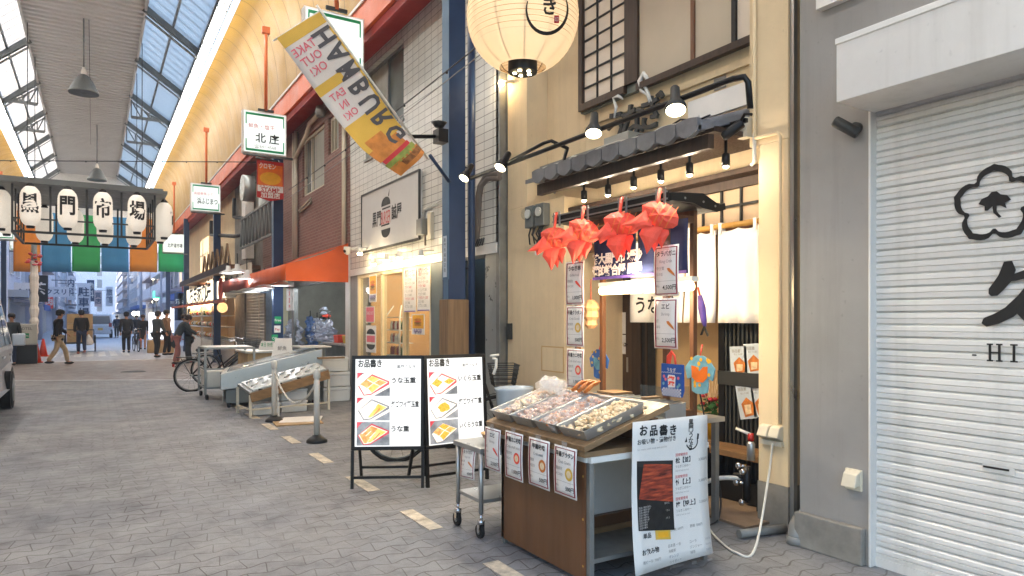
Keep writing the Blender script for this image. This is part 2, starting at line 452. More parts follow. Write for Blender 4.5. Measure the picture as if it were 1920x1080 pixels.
mat('tin_red', '#b3231f', .5, var=.1)
mat('yellow_ink', '#e8a91f', .5, var=.1, scale=10)
mat('orange_ink', '#e2701e', .5, var=.12, scale=10)
mat('fish_skin', '#b9c0c3', .3, var=.3, scale=18, metal=.1)
mat('foam_white', '#dcdcd8', .8, var=.05, bmp=.2, bscale=90)
mat('leaf', '#2e5a2c', .5, var=.3, scale=20)
mat('flower_red', '#b52a35', .5, var=.2)
mat('flower_yellow', '#d8a21e', .5, var=.2)
mat('glass_blue', '#35424c', .08, var=0, spec=.8)
mat('silver_paint', '#b4b7bc', .38, var=.03, metal=.25)
mat('white_car', '#c9cdd2', .25, var=.04)
mat('tail_red', '#a3221c', .25, var=0)
mat('cone_red', '#d2401f', .5, var=.08)
mat('skin', '#c08d6d', .55, var=.06, scale=14)
mat('hair', '#1a1614', .5, var=.3, scale=30)
mat('hair_brown', '#3b2a20', .5, var=.3, scale=30)
mat('cloth_black', '#1c1d21', .85, var=.25, scale=12)
mat('cloth_grey', '#3e4447', .85, var=.2, scale=12)
mat('cloth_beige', '#c0ad8d', .85, var=.12, scale=10)
mat('cloth_navy', '#27324a', .85, var=.2, scale=10)
mat('cloth_pink', '#b0746c', .8, var=.1)
mat('cloth_brown', '#6d5646', .85, var=.15)
mat('bag_plastic', '#ded9d6', .35, var=.1, scale=9)
mat('banner_orange', '#e08a30', .8, var=.06, scale=1.5)
mat('banner_blue', '#3f85b4', .8, var=.06, scale=1.5)
mat('banner_green', '#36a35c', .8, var=.06, scale=1.5)
mat('flag_yellow', '#d9b04c', .75, var=.05)
mat('flag_white', '#d9d2ca', .75, var=.04)
mat('flag_grey', '#565456', .75, var=.1)
mat('flag_bun', '#c9813c', .75, var=.25, scale=9)
mat('flag_meat', '#8c5a30', .75, var=.5, scale=25)
mat('flag_lettuce', '#8f9c4a', .75, var=.3, scale=14)
mat('happi_blue', '#3f6cb0', .7, var=.3, scale=12)
mat('happi_sky', '#6fa6b5', .7, var=.25, scale=14)
mat('bag_blue', '#1c4f9a', .6, var=.1, scale=9)
mat('purple_cloth', '#6a4fa0', .7, var=.3, scale=12)
mat('paper_lamp', '#d8a878', .6, var=.2, scale=14)
mat('duct', '#a5aaa8', .35, var=.08, metal=.6, dirt=.15)
mat('tape_brown', '#6a6058', .7, var=.1)
brickmat('white_tile', '#d5d4cd', '#cbcac3', '#6b6a66', .22, .105, .0045, 0, .3, .3, .5)
brickmat('red_brick', '#8a6258', '#7c574e', '#94847a', .21, .065, .006, .5, .7, .5, .8)
brickmat('far_tile', '#8f8f93', '#9a9aa0', '#77777c', .5, .3, .02, .5, .7, .2, .6)
emis('tube_glow', '#fffaf4', 19)
emis('bulb_warm', '#ffe2ac', 45)
emis('spot_glow', '#fff0c4', 9)
emis('fluor_warm', '#ffdca0', 10)
emis('fluor_cool', '#eef6ff', 12)
emis('lightbox', '#fffdf8', .48)
emis('sign_glow', '#dfeee9', .55)
emis('shop_sign_glow', '#fff0d2', 1.3)
emis('lamp_orange_glow', '#ffc07a', .9)
emis('window_warm', '#ffd79c', .9)
emis('far_lamp', '#fff2d6', 9)
emis('far_sign', '#eef4ff', 1.3)
emis('green_sign_glow', '#3fd39a', 1.1)
# backlit pictures and letters on the light boxes
for n_, c_, e_ in (('box_ink', '#22201e', .02), ('box_grey', '#a9a5a0', .35), ('box_pink', '#e88a92', .5)):
    m_ = emis(n_, c_, e_); m_.node_tree.nodes['Principled BSDF'].inputs['Base Color'].default_value = C(c_)
def boxfood(name, stops, scale):
    m, nt, p = newmat(name)
    o = ramp(nt, noise(nt, scale, 4, objpos(nt), .6), [(a, C(b)) for a, b in stops])
    nt.links.new(o, p.inputs['Base Color']); nt.links.new(o, p.inputs['Emission Color']); p.inputs['Emission Strength'].default_value = .42 * K
boxfood('box_egg', [(.3, '#f2b23c'), (.7, '#ffdf8a')], 18)
boxfood('box_roe', [(.3, '#ee8a1c'), (.6, '#ffb545'), (.8, '#ffd98a')], 60)
boxfood('box_rice', [(.3, '#f4e2c8'), (.7, '#fff6ea')], 40)
boxfood('box_eel', [(.3, '#c9793a'), (.6, '#eeb56a'), (.8, '#ffd9a0')], 24)
boxfood('box_red', [(.3, '#b4232e'), (.7, '#e2606a')], 14)
boxfood('box_tray', [(.3, '#55575a'), (.7, '#a7a9ab')], 6)
def eelmat():
    m, nt, p = newmat('eel_print')
    o = ramp(nt, noise(nt, 9, 5, objpos(nt, (1, 1, 7)), .6), [(.3, C('#3b0f0a')), (.5, C('#8e2f1a')), (.7, C('#c9572c'))])
    nt.links.new(o, p.inputs['Base Color']); p.inputs['Roughness'].default_value = .4
eelmat()
def lantern_paper():
    m, nt, p = newmat('lantern_paper')
    p.inputs['Base Color'].default_value = C('#f0e4cc'); p.inputs['Roughness'].default_value = .7
    pr = nt.nodes['Principled BSDF']; o = nt.nodes['Material Output']
    tr = nt.nodes.new('ShaderNodeBsdfTranslucent'); tr.inputs[0].default_value = C('#fff0d6')
    mx = nt.nodes.new('ShaderNodeMixShader'); mx.inputs[0].default_value = .55
    nt.links.new(pr.outputs[0], mx.inputs[1]); nt.links.new(tr.outputs[0], mx.inputs[2]); nt.links.new(mx.outputs[0], o.inputs[0])
lantern_paper()
def skylight():
    m, nt, p = newmat('skylight_pane')
    p.inputs['Base Color'].default_value = C('#cfdde2'); p.inputs['Roughness'].default_value = .3
    o = nt.nodes['Material Output']
    tr = nt.nodes.new('ShaderNodeBsdfTranslucent'); tr.inputs[0].default_value = (.46, .43, .40, 1)
    tp = nt.nodes.new('ShaderNodeBsdfTransparent'); tp.inputs[0].default_value = (.46, .43, .40, 1)
    m1 = nt.nodes.new('ShaderNodeMixShader'); m1.inputs[0].default_value = .16
    nt.links.new(tr.outputs[0], m1.inputs[1]); nt.links.new(tp.outputs[0], m1.inputs[2])
    m2 = nt.nodes.new('ShaderNodeMixShader'); m2.inputs[0].default_value = .8
    nt.links.new(p.outputs[0], m2.inputs[1]); nt.links.new(m1.outputs[0], m2.inputs[2]); nt.links.new(m2.outputs[0], o.inputs[0])
skylight()
def glassmat(name, c, rough, fac):
    m, nt, p = newmat(name); p.inputs['Base Color'].default_value = C(c); p.inputs['Roughness'].default_value = rough
    o = nt.nodes['Material Output']; tp = nt.nodes.new('ShaderNodeBsdfTransparent'); tp.inputs[0].default_value = (.94, .96, .96, 1)
    mx = nt.nodes.new('ShaderNodeMixShader'); mx.inputs[0].default_value = fac
    nt.links.new(p.outputs[0], mx.inputs[1]); nt.links.new(tp.outputs[0], mx.inputs[2]); nt.links.new(mx.outputs[0], o.inputs[0])
glassmat('glass', '#8a9696', .03, .86)
glassmat('bin_plastic', '#c4d0dc', .2, .35)
glassmat('wet_film', '#cdd5d8', .12, .45)
# ------------------------------------------------------------------ street
g = MB(); g.quad([(-600, -60, 0), (600, -60, 0), (600, 1400, 0), (-600, 1400, 0)], 'paving'); structure(g, 'street')
g = MB()
for (a, b) in (((950, 1048), (1040, 1096)), ((785, 954), (830, 990)), ((672, 892), (713, 919)), ((592, 850), (627, 867)), ((538, 818), (563, 831)), ((497, 795), (517, 806)), ((462, 776), (480, 785)), ((436, 760), (449, 768))):
    y0, y1 = az(*a, 0).y, az(*b, 0).y
    g.box(2.08 - .055, 2.08 + .055, y1, y0, .0005, .0045, 'dash_paint')
mat('dash_paint', '#cfc3ae', .7, var=.22, scale=16, dirt=.6, streak=.5)
structure(g, 'dashed_line')
g = MB(); mat('white_line', '#c7c9cc', .7, var=.15, scale=5, dirt=.4)
g.quad([(-4.2, 21.6, .004), (3.4, 17.5, .004), (3.4, 17.65, .004), (-4.2, 21.8, .004)], 'white_line')
g.box(-4.5, 4, 28.15, 28.4, .001, .004, 'white_line')
for i in range(7): g.box(-1.5 + i * .42, -1.25 + i * .42, 31.5, 36.5, .001, .004, 'white_line')
structure(g, 'crossing_lines')
for (x, y, r_, lab) in ((*az(250, 697, 0).xy, .32, 'round iron manhole cover in the crossing beyond the lantern frame'),):
    g = MB(); g.lathe([(r_, 0), (r_, .006), (r_ * .9, .006), (r_ * .9, .003), (.001, .003)], (x, y, 0), 'steel_dark', 24)
    g.thing('manhole_cover', lab, 'manhole cover')

# ------------------------------------------------------------------ arcade roof
Y0, Y1 = -3.2, 45
def cove(side):
    xa, za, xb, zb = (3.6, 6.44, 2.78, 8.55) if side > 0 else (-4.0, 6.44, -2.93, 8.55)
    pts = []
    for i in range(13):
        t = i / 12 * math.pi / 2
        pts.append((xa + (xb - xa) * (1 - math.cos(t)) , za + (zb - za) * math.sin(t)))
    return pts
roof = T('arcade_roof', 'yellow coved arcade roof with a ribbed centre strip and glazed skylight bands', 'roof', (0, 20, 9.5))
for side in (1, -1):
    pts = cove(side); m = MB()
    m.sheet([[(x, y, z) for x, z in pts] for y in (Y0, Y1)], 'yellow_cove')
    m.put('cove_panel', roof)
    m = MB()
    for k in range(0, 90):
        y = Y0 + k * .8
        if y > Y1: break
        m.sheet([[(x - .004 * side, y + d, z - .004) for x, z in pts] for d in (0, .028)], 'cove_seam')
    m.put('seam', roof, label='thin dark seams between the yellow panels')
    m = MB(); xa = pts[0][0]
    m.box(xa, xa + .06 * side, Y0, Y1, 6.0, 6.46, 'orange_paint')
    m.box(xa - .025 * side, xa + .07 * side, Y0, Y1, 6.44, 6.49, 'white_paint')
    m.put('fascia', roof)
    m = MB(); m.quad([(xa + .06 * side, Y0, 6.02), (xa + .06 * side, Y1, 6.02), (xa + .75 * side, Y1, 6.02), (xa + .75 * side, Y0, 6.02)], 'red_soffit')
    m.box(xa + .06 * side, xa + .12 * side, Y0, Y1, 5.86, 6.02, 'red_soffit')
    m.put('soffit', roof)
    # glazed band between the tubes and the centre strip
    xi, xo = (1.16, 2.42) if side > 0 else (-1.60, -2.58); zi, zo = 9.62, 8.72
    m = MB(); m.quad([(xo, Y0, zo), (xo, Y1, zo), (xi, Y1, zi), (xi, Y0, zi)], 'skylight_pane'); m.put('skylight', roof)
    m = MB()
    for k in range(int((Y1 - Y0) / .5) + 1):
        y = Y0 + k * .5; m.bar((xo, y, zo + .03), (xi, y, zi + .03), .03, 'steel_grey', ht=.02)
    for t in (.0, .5, 1): m.bar((xo + (xi - xo) * t, Y0, zo + (zi - zo) * t + .0), (xo + (xi - xo) * t, Y1, zo + (zi - zo) * t + .0), .05, 'steel_grey', ht=.06)
    m.put('glazing_bar', roof)
    for y in range(0, 46, 4):
        m = MB(); m.bar((xo + .05 * side, y, zo - .22), (xi - .02 * side, y, zi - .2), .14, 'steel_grey', ht=.02)
        m.bar((xo + .05 * side, y, zo - .1), (xi - .02 * side, y, zi - .08), .02, 'steel_grey', ht=.24)
        m.bar((xo + .05 * side, y, zo - .34), (xi - .02 * side, y, zi - .32), .14, 'steel_grey', ht=.02)
        if y in (28, 32):
            zc = zi - .9
            m.bar((xo, y, zc), (xi, y, zc), .09, 'steel_grey')
            for q in range(4):
                a = xo + (xi - xo) * q / 4; b = xo + (xi - xo) * (q + 1) / 4
                m.bar((a, y, zc), (b, y, zo + (zi - zo) * (q + 1) / 4 - .3), .04, 'steel_grey'); m.bar((b, y, zc), (b, y, zo + (zi - zo) * (q + 1) / 4 - .3), .04, 'steel_grey')
        m.put('roof_beam', roof)
    m = MB(); m.box(xo - .0, xo + .2 * side, Y0, Y1, 8.5, 8.78, 'steel_grey'); m.put('gutter_beam', roof)
    m = MB(); m.box(xi - .03, xi + .03, Y0, Y1, 9.44, 9.66, 'roof_sheet'); m.put('strip_edge', roof)
m = MB(); rows = []; y = Y0
prof = ((0, 0), (.13, 0), (.15, .1), (.27, .1), (.3, 0))
while y < Y1:
    for dy, dz in prof[:-1]: rows.append((y + dy, 9.5 + dz))
    y += .3
m.sheet([[(x, yy, zz) for yy, zz in rows] for x in (-1.57, 1.13)], 'roof_sheet', False); m.put('ceiling_strip', roof)
m = MB(); m.quad([(-4.05, Y1, 7.0), (3.65, Y1, 7.0), (3.65, Y1, 7.9), (2.6, Y1, 8.9), (1.1, Y1, 9.7), (-1.6, Y1, 9.7), (-2.7, Y1, 8.9), (-4.05, Y1, 7.9)], 'white_paint'); m.put('end_panel', roof)
for side, lab in ((1, 'double line of white tube lights along the right-hand cove'), (-1, 'double line of white tube lights along the left-hand cove')):
    x = 2.46 if side > 0 else -2.62
    ln = T('tube_light_line', lab, 'tube lights', (x, 15, 8.4), group='tube lights under the arcade roof')
    m = MB(); m.box(x - .10, x + .10, Y0, Y1, 8.47, 8.5, 'steel_grey'); m.put('batten', ln)
    y = Y0
    while y < Y1 - 1:
        m = MB()
        for dx in (-.055, .055): m.tube([(x + dx, y + .06, 8.42), (x + dx, y + 2.39, 8.42)], .035, 'tube_glow', 6)
        m.put('tube', ln); y += 2.45
    m = MB(); y = Y0
    while y < Y1 - 1:
        for dx in (-.055, .055): m.box(x + dx - .045, x + dx + .045, y - .035, y + .035, 8.38, 8.468, 'steel_grey')
        y += 2.45
    m.put('tube_socket', ln)
for i, (y, lab) in enumerate(((21.5, 'bell-shaped pendant lamp, the nearest under the ribbed ceiling strip'), (33.0, 'small bell-shaped pendant lamp just above the lantern frame'))):
    z = 7.5 if i == 0 else 7.2; xx = -.22 + i * .35
    pl = T('pendant_lamp', lab, 'pendant lamp', (xx, y, z), group='pendant lamps under the arcade roof')
    m = MB(); m.lathe([(.36, 0), (.35, .05), (.24, .3), (.13, .46), (.07, .5)], (xx, y, z), 'steel_grey', 20); m.lathe([(.34, .004), (.22, .29), (.01, .3)], (xx, y, z), 'white_paint', 20); m.put('shade', pl)
    m = MB(); m.tube([(xx, y, z + .5), (xx, y, 9.5)], .02, 'steel_grey'); m.lathe([(.06, .5), (.07, .56), (.03, .7)], (xx, y, z), 'white_paint', 10); m.put('rod', pl)
    m = MB(); m.lathe([(.001, -.02), (.06, .0), (.07, .12), (.04, .2)], (xx, y, z), 'glass', 10); m.put('bulb', pl)
    if i == 0:
        m = MB(); m.tube([(xx + .12, y, 9.5), (xx + .12, 36, 9.3), ], .008, 'steel_dark', 4); m.put('cord', pl)

# ------------------------------------------------------------------ arcade columns
def column(y, side, label, near=False):
    x0 = 3.50 if side > 0 else -4.0; x1 = x0 + .215; y1 = y + .17
    t = T('arcade_column', label, 'column', ((x0 + x1) / 2, y, 0), group='navy columns of the arcade')
    m = MB(); zb = 1.72 if near else 0
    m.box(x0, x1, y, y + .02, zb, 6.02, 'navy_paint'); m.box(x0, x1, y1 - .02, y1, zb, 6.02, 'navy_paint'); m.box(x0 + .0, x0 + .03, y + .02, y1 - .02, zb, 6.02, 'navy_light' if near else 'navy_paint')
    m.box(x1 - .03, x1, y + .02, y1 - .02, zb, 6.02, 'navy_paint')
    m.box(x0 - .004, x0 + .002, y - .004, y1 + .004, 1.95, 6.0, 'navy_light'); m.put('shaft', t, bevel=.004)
    m = MB(); m.box(x0 - .03, x1 + .03, y - .03, y1 + .03, 0, zb or .25, 'post_wood' if near else 'navy_paint'); m.put('base_casing', t, bevel=.006)
    if near:
        fr = Fr((x0 - .008, y + .085, 0), (0, -1, 0), (0, 0, 1))
        m = MB(); m.frect(fr, -.05, .05, 1.98, 2.46, .002, 'cool_white'); m.text(fr, '黒門市場商店街', 0, 2.41, .055, 'black_ink', .004, vert=True); m.put('notice', t, label='narrow vertical notice with black characters')
    return t
YC = [-1.9, 7.1, 16.1, 25.1, 34.1, 43.1]
labs = {7.1: 'navy arcade column with a wooden casing beside the burger shop', 16.1: 'navy arcade column behind the stamp sign', 25.1: 'navy arcade column by the shop with the lit white sign',
        34.1: 'navy arcade column past the lit white shop sign', 43.1: 'farthest navy arcade column on the right, under the green banner'}
for y in YC[1:]: column(y, 1, labs[y], y == 7.1)
for y in YC[3:]: column(y, -1, 'navy arcade column along the left-hand shops, number %d from the gate' % (YC.index(y) - 2) if 0 else {25.1: 'navy column on the left edge beside the silver van', 34.1: 'navy column on the left behind the standing sign', 43.1: 'farthest navy column on the left under the orange banner'}[y])
m = MB(); px, py = ax(884, 400, 3.86).xy
m.tube([(3.86, py, 0), (3.86, py, 6.0)], .045, 'navy_paint', 10)
for z in (2.1, 3.3): m.tube([(3.62, 7.27, z), (3.86, py, z)], .012, 'steel_dark', 5)
m.thing('downpipe', 'navy blue round downpipe beside the near arcade column', 'pipe')

# ------------------------------------------------------------------ banners at the arcade end
bx = [24, 77, 134, 189, 242, 296, 349]
cols = ['orange', 'blue', 'green', 'blue', 'orange', 'green']
blab = ['leftmost orange banner of the row hung across the arcade end', 'blue banner between the leftmost orange and the green one', 'green banner in the middle between two blue ones', 'blue banner between the green and the right orange one', 'orange banner between a blue and the green end banner', 'green banner at the right end of the row across the arcade']
for i in range(6):
    a = ay(bx[i] + 1, 509, 43); b = ay(bx[i + 1] - 1, 511, 43); zt = ay(187, 405, 43).z; m = MB(); gr = []
    for r in range(7):
        z = a.z + (zt - a.z) * r / 6
        gr.append([(a.x + (b.x - a.x) * c / 10, 43 + .012 * math.sin(c * 1.3 + i * 2 + r * .4) * (1 - r / 7), z) for c in range(11)])
    m.sheet(gr, 'banner_' + cols[i]); m.thing('banner', blab[i], 'banner', 'coloured banners hung across the arcade end', solid=.004)

# ------------------------------------------------------------------ lantern frame hung over the crossing
GY = 22.0
def gx(px): return ay(px, 450, GY).x
gl, gr_ = gx(23), gx(290); gd = 3.4
zb = ay(23, 433, GY).z; ztp = ay(23, 344, GY).z
gate = T('lantern_frame', 'dark steel frame with a flat roof hung over the crossing for paper lanterns', 'lantern frame', ((gl + gr_) / 2, GY + gd / 2, zb))
m = MB(); m.box(gl - .35, gr_ + .3, GY - .35, GY + gd + .35, ztp, ztp + .09, 'steel_grey'); m.box(gl - .25, gr_ + .2, GY - .25, GY + gd + .25, ztp + .09, ztp + .16, 'steel_grey'); m.put('roof', gate)
m = MB()
for y in (GY, GY + gd):
    for k, x in enumerate([gl + (gr_ - gl) * q / 4 for q in range(5)]):
        m.box(x - .025, x + .025, y - .025, y + .025, zb, ztp, 'steel_dark')
    m.box(gl, gr_, y - .03, y + .03, zb - .03, zb + .03, 'steel_dark'); m.box(gl, gr_, y - .02, y + .02, zb + (ztp - zb) * .0 + .33, zb + .37, 'steel_dark')
for x in (gl, gr_):
    m.box(x - .03, x + .03, GY + .03, GY + gd - .03, zb - .03, zb + .03, 'steel_dark'); m.box(x - .02, x + .02, GY + .02, GY + gd - .02, zb + .33, zb + .37, 'steel_dark')
    for q in range(1, 4): m.box(x - .02, x + .02, GY + gd * q / 4 - .02, GY + gd * q / 4 + .02, zb, ztp, 'steel_dark')
m.put('frame_bar', gate)
m = MB()
for x in (gl + .3, gr_ - .3):
    for y in (GY + .3, GY + gd - .3): m.tube([(x, y, ztp + .2), (x, y, 9.4)], .012, 'steel_dark', 5)
m.put('hanger_rod', gate)
def paper_lantern(x, y, z, txt, label, fr_dir, h=1.02, r=.235):
    t = T('paper_lantern', label, 'lantern', (x, y, z), group='white paper lanterns hung in the steel frame')
    m = MB(); pr = []
    n = 28
    for i in range(n + 1):
        q = i / n; rr = r * (1 - .55 * abs(2 * q - 1) ** 5) * (1 if i % 2 else .975); pr.append((rr, h * (q - .5)))
    m.lathe(pr, (x, y, z), 'lantern_white', 20); m.put('paper_shade', t)
    m = MB(); m.lathe([(.09, -h / 2 - .06), (.1, -h / 2 + .01)], (x, y, z), 'black_plastic', 14); m.put('lower_ring', t); m = MB(); m.lathe([(.1, h / 2 - .01), (.09, h / 2 + .05), (.02, h / 2 + .12)], (x, y, z), 'black_plastic', 14); m.tube([(x, y, z + h / 2 + .1), (x, y, ztp)], .01, 'black_plastic', 4); m.put('upper_ring', t)
    m = MB(); fr = Fr((x, y, z), *fr_dir); vs_, fs, x0, x1, y0, y1 = glyph(txt, .03)
    k = .47; P = []
    for q in vs_:
        u = (q.x - (x0 + x1) / 2) * k * .82; v = (q.y - (y0 + y1) / 2) * k * 1.15 + .06
        P.append(fr.p(u, v, math.sqrt(max(0, (r + .006) ** 2 - u * u))))
    m.add(P, fs, 'black_ink'); m.put('character', t)
mat('lantern_white', '#e2ddd4', .7, var=.04, scale=5, emit='#fff3e0', es=.26)
RIGHTF, LEFTF = ((0, 1, 0), (0, 0, 1)), ((0, -1, 0), (0, 0, 1))
front = [ay(p, 395, GY - .3) for p in (57, 127, 193, 257)]
words = ['front lantern with the character for black, leftmost', 'front lantern with the character for gate, second from left', 'front lantern with the character for market, third from left', 'front lantern with the character for place, rightmost']
zl = ay(190, 396, GY - .3).z
for p, c, l in zip(front, '黒門市場', words): paper_lantern(p.x, GY - .3, zl, c, l, ((1, 0, 0), (0, 0, 1)))
for q, c in enumerate('場市門黒'):
    paper_lantern(front[q].x + .1, GY + gd + .3, zl, c, 'rear lantern of the steel frame, seen %s' % ['behind the leftmost front one', 'behind the second front one', 'behind the third front one', 'behind the rightmost front one'][q], ((-1, 0, 0), (0, 0, 1)))
for q, c in enumerate('黒門'):
    paper_lantern(gl - .3, GY + .7 + q * 1.4, zl, c, ['near lantern on the left side of the frame, character facing the left shops', 'far lantern on the left side of the frame, character facing the left shops'][q], LEFTF)
    paper_lantern(gr_ + .3, GY + .7 + q * 1.4, zl, '市場'[q], ['near lantern on the right side of the frame, turned to the right shops', 'far lantern on the right side of the frame, turned to the right shops'][q], RIGHTF)

# ------------------------------------------------------------------ overhead signs on orange rods
def over_sign(px, py, wd, X, red, black, tel, label, rodtop=None, ht=None, plain=False):
    r = ray(px, py); t_ = X / r[0]; p = Vector((X, r[1] * t_, CAMZ + r[2] * t_)); ht = ht or wd
    t = T('hanging_sign', label, 'sign', p, group='lit box signs hung from orange rods')
    fr = Fr(p, (1, 0, 0), (0, 0, 1)); a, b = wd / 2, ht / 2
    m = MB(); m.fbox(fr, -a, a, -b, b, -.16, 0, 'white_paint'); m.put('sign_box', t, bevel=.02)
    m = MB(); m.frect(fr, -a + .03, a - .03, -b + .03, b - .03, .003, 'sign_glow'); m.put('face_panel', t)
    if not plain:
        m = MB()
        for s_ in (-1, 1):
            m.frect(fr, -a + .06, a - .06, s_ * (b - .075) - .025, s_ * (b - .075) + .025, .006, 'green_paint')
            for q in (-1, 1): m.frect(fr, q * (a - .07) - .012, q * (a - .07) + .012, *sorted((s_ * (b - .1), s_ * (b - .33 * ht))), .006, 'green_paint')
        m.put('green_border', t)
    m = MB()
    if red: m.text(fr, red, -.08 * wd, .14 * ht, .12 * ht, 'red_ink', .008, wmax=wd * .62)
    if black: m.text(fr, black, .05 * wd, -.12 * ht, .24 * ht, 'black_ink', .008, .02, wmax=wd * .68)
    if tel: m.text(fr, tel, 0, -.32 * ht, .1 * ht, 'grey_ink', .008, wmax=wd * .68)
    m.put('lettering', t)
    m = MB(); zt = p.z + b
    m.tube([(X, p.y - .08, zt), (X, p.y - .08, rodtop or 7.6)], .035, 'orange_rod', 8); m.box(X - .08, X + .08, p.y - .12, p.y - .04, (rodtop or 7.6) - .12, (rodtop or 7.6) + .02, 'orange_rod')
    m.box(X - .16, X + .16, p.y - .1, p.y - .06, zt - .02, zt + .03, 'steel_dark'); m.put('rod', t)
    m = MB(); m.tube([(X - a, p.y - .08, p.z - b - .05), (X + a + .1, p.y - .08, p.z - b - .05)], .025, 'steel_grey', 6); m.put('lower_rail', t)
over_sign(628, 80, .92, 3.09, '', '', '', 'square green-bordered lit sign half hidden behind the burger flag')
over_sign(497, 250, .9, 3.09, '鮮魚・塩干', '北 庄', '☎641-4568', 'square lit sign with red line and two large black characters above the stamp poster')
over_sign(386, 371, .9, 3.09, '高級鮮魚ふぐ', '浜ふじまつ', '', 'small square green-bordered sign with a row of small black letters before the timber shop')
over_sign(326, 456, .9, 3.09, '', '北海道市場', '', 'plain white hanging sign with a small red mark in front of the green banner', ht=.85, plain=True)
over_sign(37, 456, .9, -3.3, '高級', '魚 伊', '', 'white hanging sign in front of the orange banner at left', ht=.8)
over_sign(1, 427, .95, -3.3, '', '市 場', '', 'green-edged hanging sign cut by the left edge of the photo')
# ------------------------------------------------------------------ grey shop with the white shutter (right edge)
GX = 4.0
b = T('grey_shop', 'grey rendered shop front with a closed white roller shutter', 'shop', (4.3, .8, 0))
yg = ax(1500, 500, GX).y; yj = ax(1630, 600, GX).y; SX = 4.06
ysh = ax(1645, 600, SX).y; ztop = ax(1640, 212, SX).z
m = MB(); m.box(GX, GX + .3, yj, yg, .0, 7, 'grey_render'); m.box(GX, GX + .3, -4, yj, 2.75, 7, 'grey_render'); m.box(GX + .3, 12, yg - .12, yg, 0, 7, 'grey_render'); m.put('wall', b)
m = MB(); m.box(GX - .05, GX, yj + .02, yg + .01, 0, .225, 'concrete'); m.put('plinth', b, bevel=.008)
m = MB(); m.box(GX - .012, GX + .09, ysh, yj, 0, 2.75, 'white_steel'); m.box(GX + .09, GX + .14, ysh - .03, yj, 0, 2.75, 'white_steel'); m.put('jamb', b, bevel=.003)
m = MB(); z = .05; rows = []; pitch = .0745; rnd_s = random.Random(6)
m_prof = ((0, -.002), (.006, .010), (.030, .013), (.0335, .006), (.038, .013), (.060, .011), (.067, .003), (.070, -.007))
while z < 2.75:
    rn_ = rnd_s.uniform(-.0025, .0025)
    for dz, dx in m_prof: rows.append((SX - dx - rn_, z + dz))
    z += pitch
m.sheet([[(x + .006 * math.exp(-((y - .9) / .5) ** 2 - ((zz - .75) / .3) ** 2) + .003 * math.sin(y * 2.3 + zz * 3), y, zz) for x, zz in rows] for y in [ysh - (ysh + 2.2) * k / 40 for k in range(41)]], 'shutter_white', False)
m.box(SX - .02, SX + .01, -2.2, ysh, 0, .055, 'shutter_white'); sh = m.put('roller_shutter', b)
fr = FX(SX - .0205, 0, 0)
def sp(px, py): q = ax(px, py, SX - .012); return (-q.y, q.z)
# plum blossom crest, brush character, lettering and pull handle
cx, cz = sp(1866, 383); rad = .205; m = MB()
def petal(k, r_):
    P = []
    for q in range(5):
        a0 = math.pi / 2 + q * 2 * math.pi / 5
        for j in range(-6, 7):
            t = j / 6; a = a0 + t * .58
            lob = r_ * (.76 + .24 * math.cos(t * math.pi / 2) ** .6) if abs(t) > .12 else r_ * 1.035
            P.append((cx + lob * math.cos(a) * .98, cz + lob * math.sin(a)))
    return P
P1, P2 = petal(0, rad), petal(0, rad * .83); n = len(P1)
m.add([fr.p(u, v, .003) for u, v in P1 + P2], [(i, (i + 1) % n, (i + 1) % n + n, i + n) for i in range(n)], 'black_ink')
cap = [(-.075, .01), (-.06, .035), (-.03, .045), (-.012, .066), (.012, .066), (.03, .047), (.06, .038), (.078, .012), (.05, .0), (.058, -.03), (.03, -.012), (.012, -.01), (.012, -.04), (.034, -.07), (.022, -.075), (-.004, -.045), (-.008, -.01), (-.03, -.03), (-.045, -.03), (-.045, -.005)]
m.fpoly(fr, [(cx + a, cz + c_) for a, c_ in cap], .003, 'black_ink'); m.put('crest', sh)
m = MB(); u, v = sp(1918, 548)
def stroke(pts, w0, fr_, m_, mt, wv=.0035):
    """a brush stroke with swelling width"""
    L, Rr = [], []; n_ = len(pts)
    for i, (a, c_) in enumerate(pts):
        p0 = pts[max(0, i - 1)]; p1 = pts[min(n_ - 1, i + 1)]; dx, dy = p1[0] - p0[0], p1[1] - p0[1]; d = math.hypot(dx, dy) or 1
        wd = w0[i]; L.append((a - dy / d * wd, c_ + dx / d * wd)); Rr.append((a + dy / d * wd, c_ - dx / d * wd))
    P_ = [fr_.p(a, c_, wv) for a, c_ in L + Rr]
    m_.add(P_, [(i, i + 1, n_ + i + 1, n_ + i) for i in range(n_ - 1)], mt)
def S(pts, ws, d=0): stroke([sp(*p) for p in pts], [x * .0031 for x in ws], fr, m, 'black_ink', .0035 + d * .0004)
S([(1892, 490), (1893, 505), (1886, 522), (1874, 537), (1864, 548), (1858, 553)], [6, 11, 11, 10, 9, 3])
S([(1892, 524), (1905, 520), (1925, 514), (1945, 510), (1958, 512)], [4, 6, 7, 8, 8], 1)
S([(1950, 512), (1940, 538), (1920, 562), (1895, 585), (1870, 598), (1850, 604), (1844, 602)], [7, 10, 10, 10, 9, 8, 4], 2)
S([(1900, 565), (1915, 580), (1935, 596), (1960, 606)], [6, 8, 11, 12], 3)
u, v = sp(1829, 661); m.text(fr, '-', u, v, .085, 'black_ink', .004, .01)
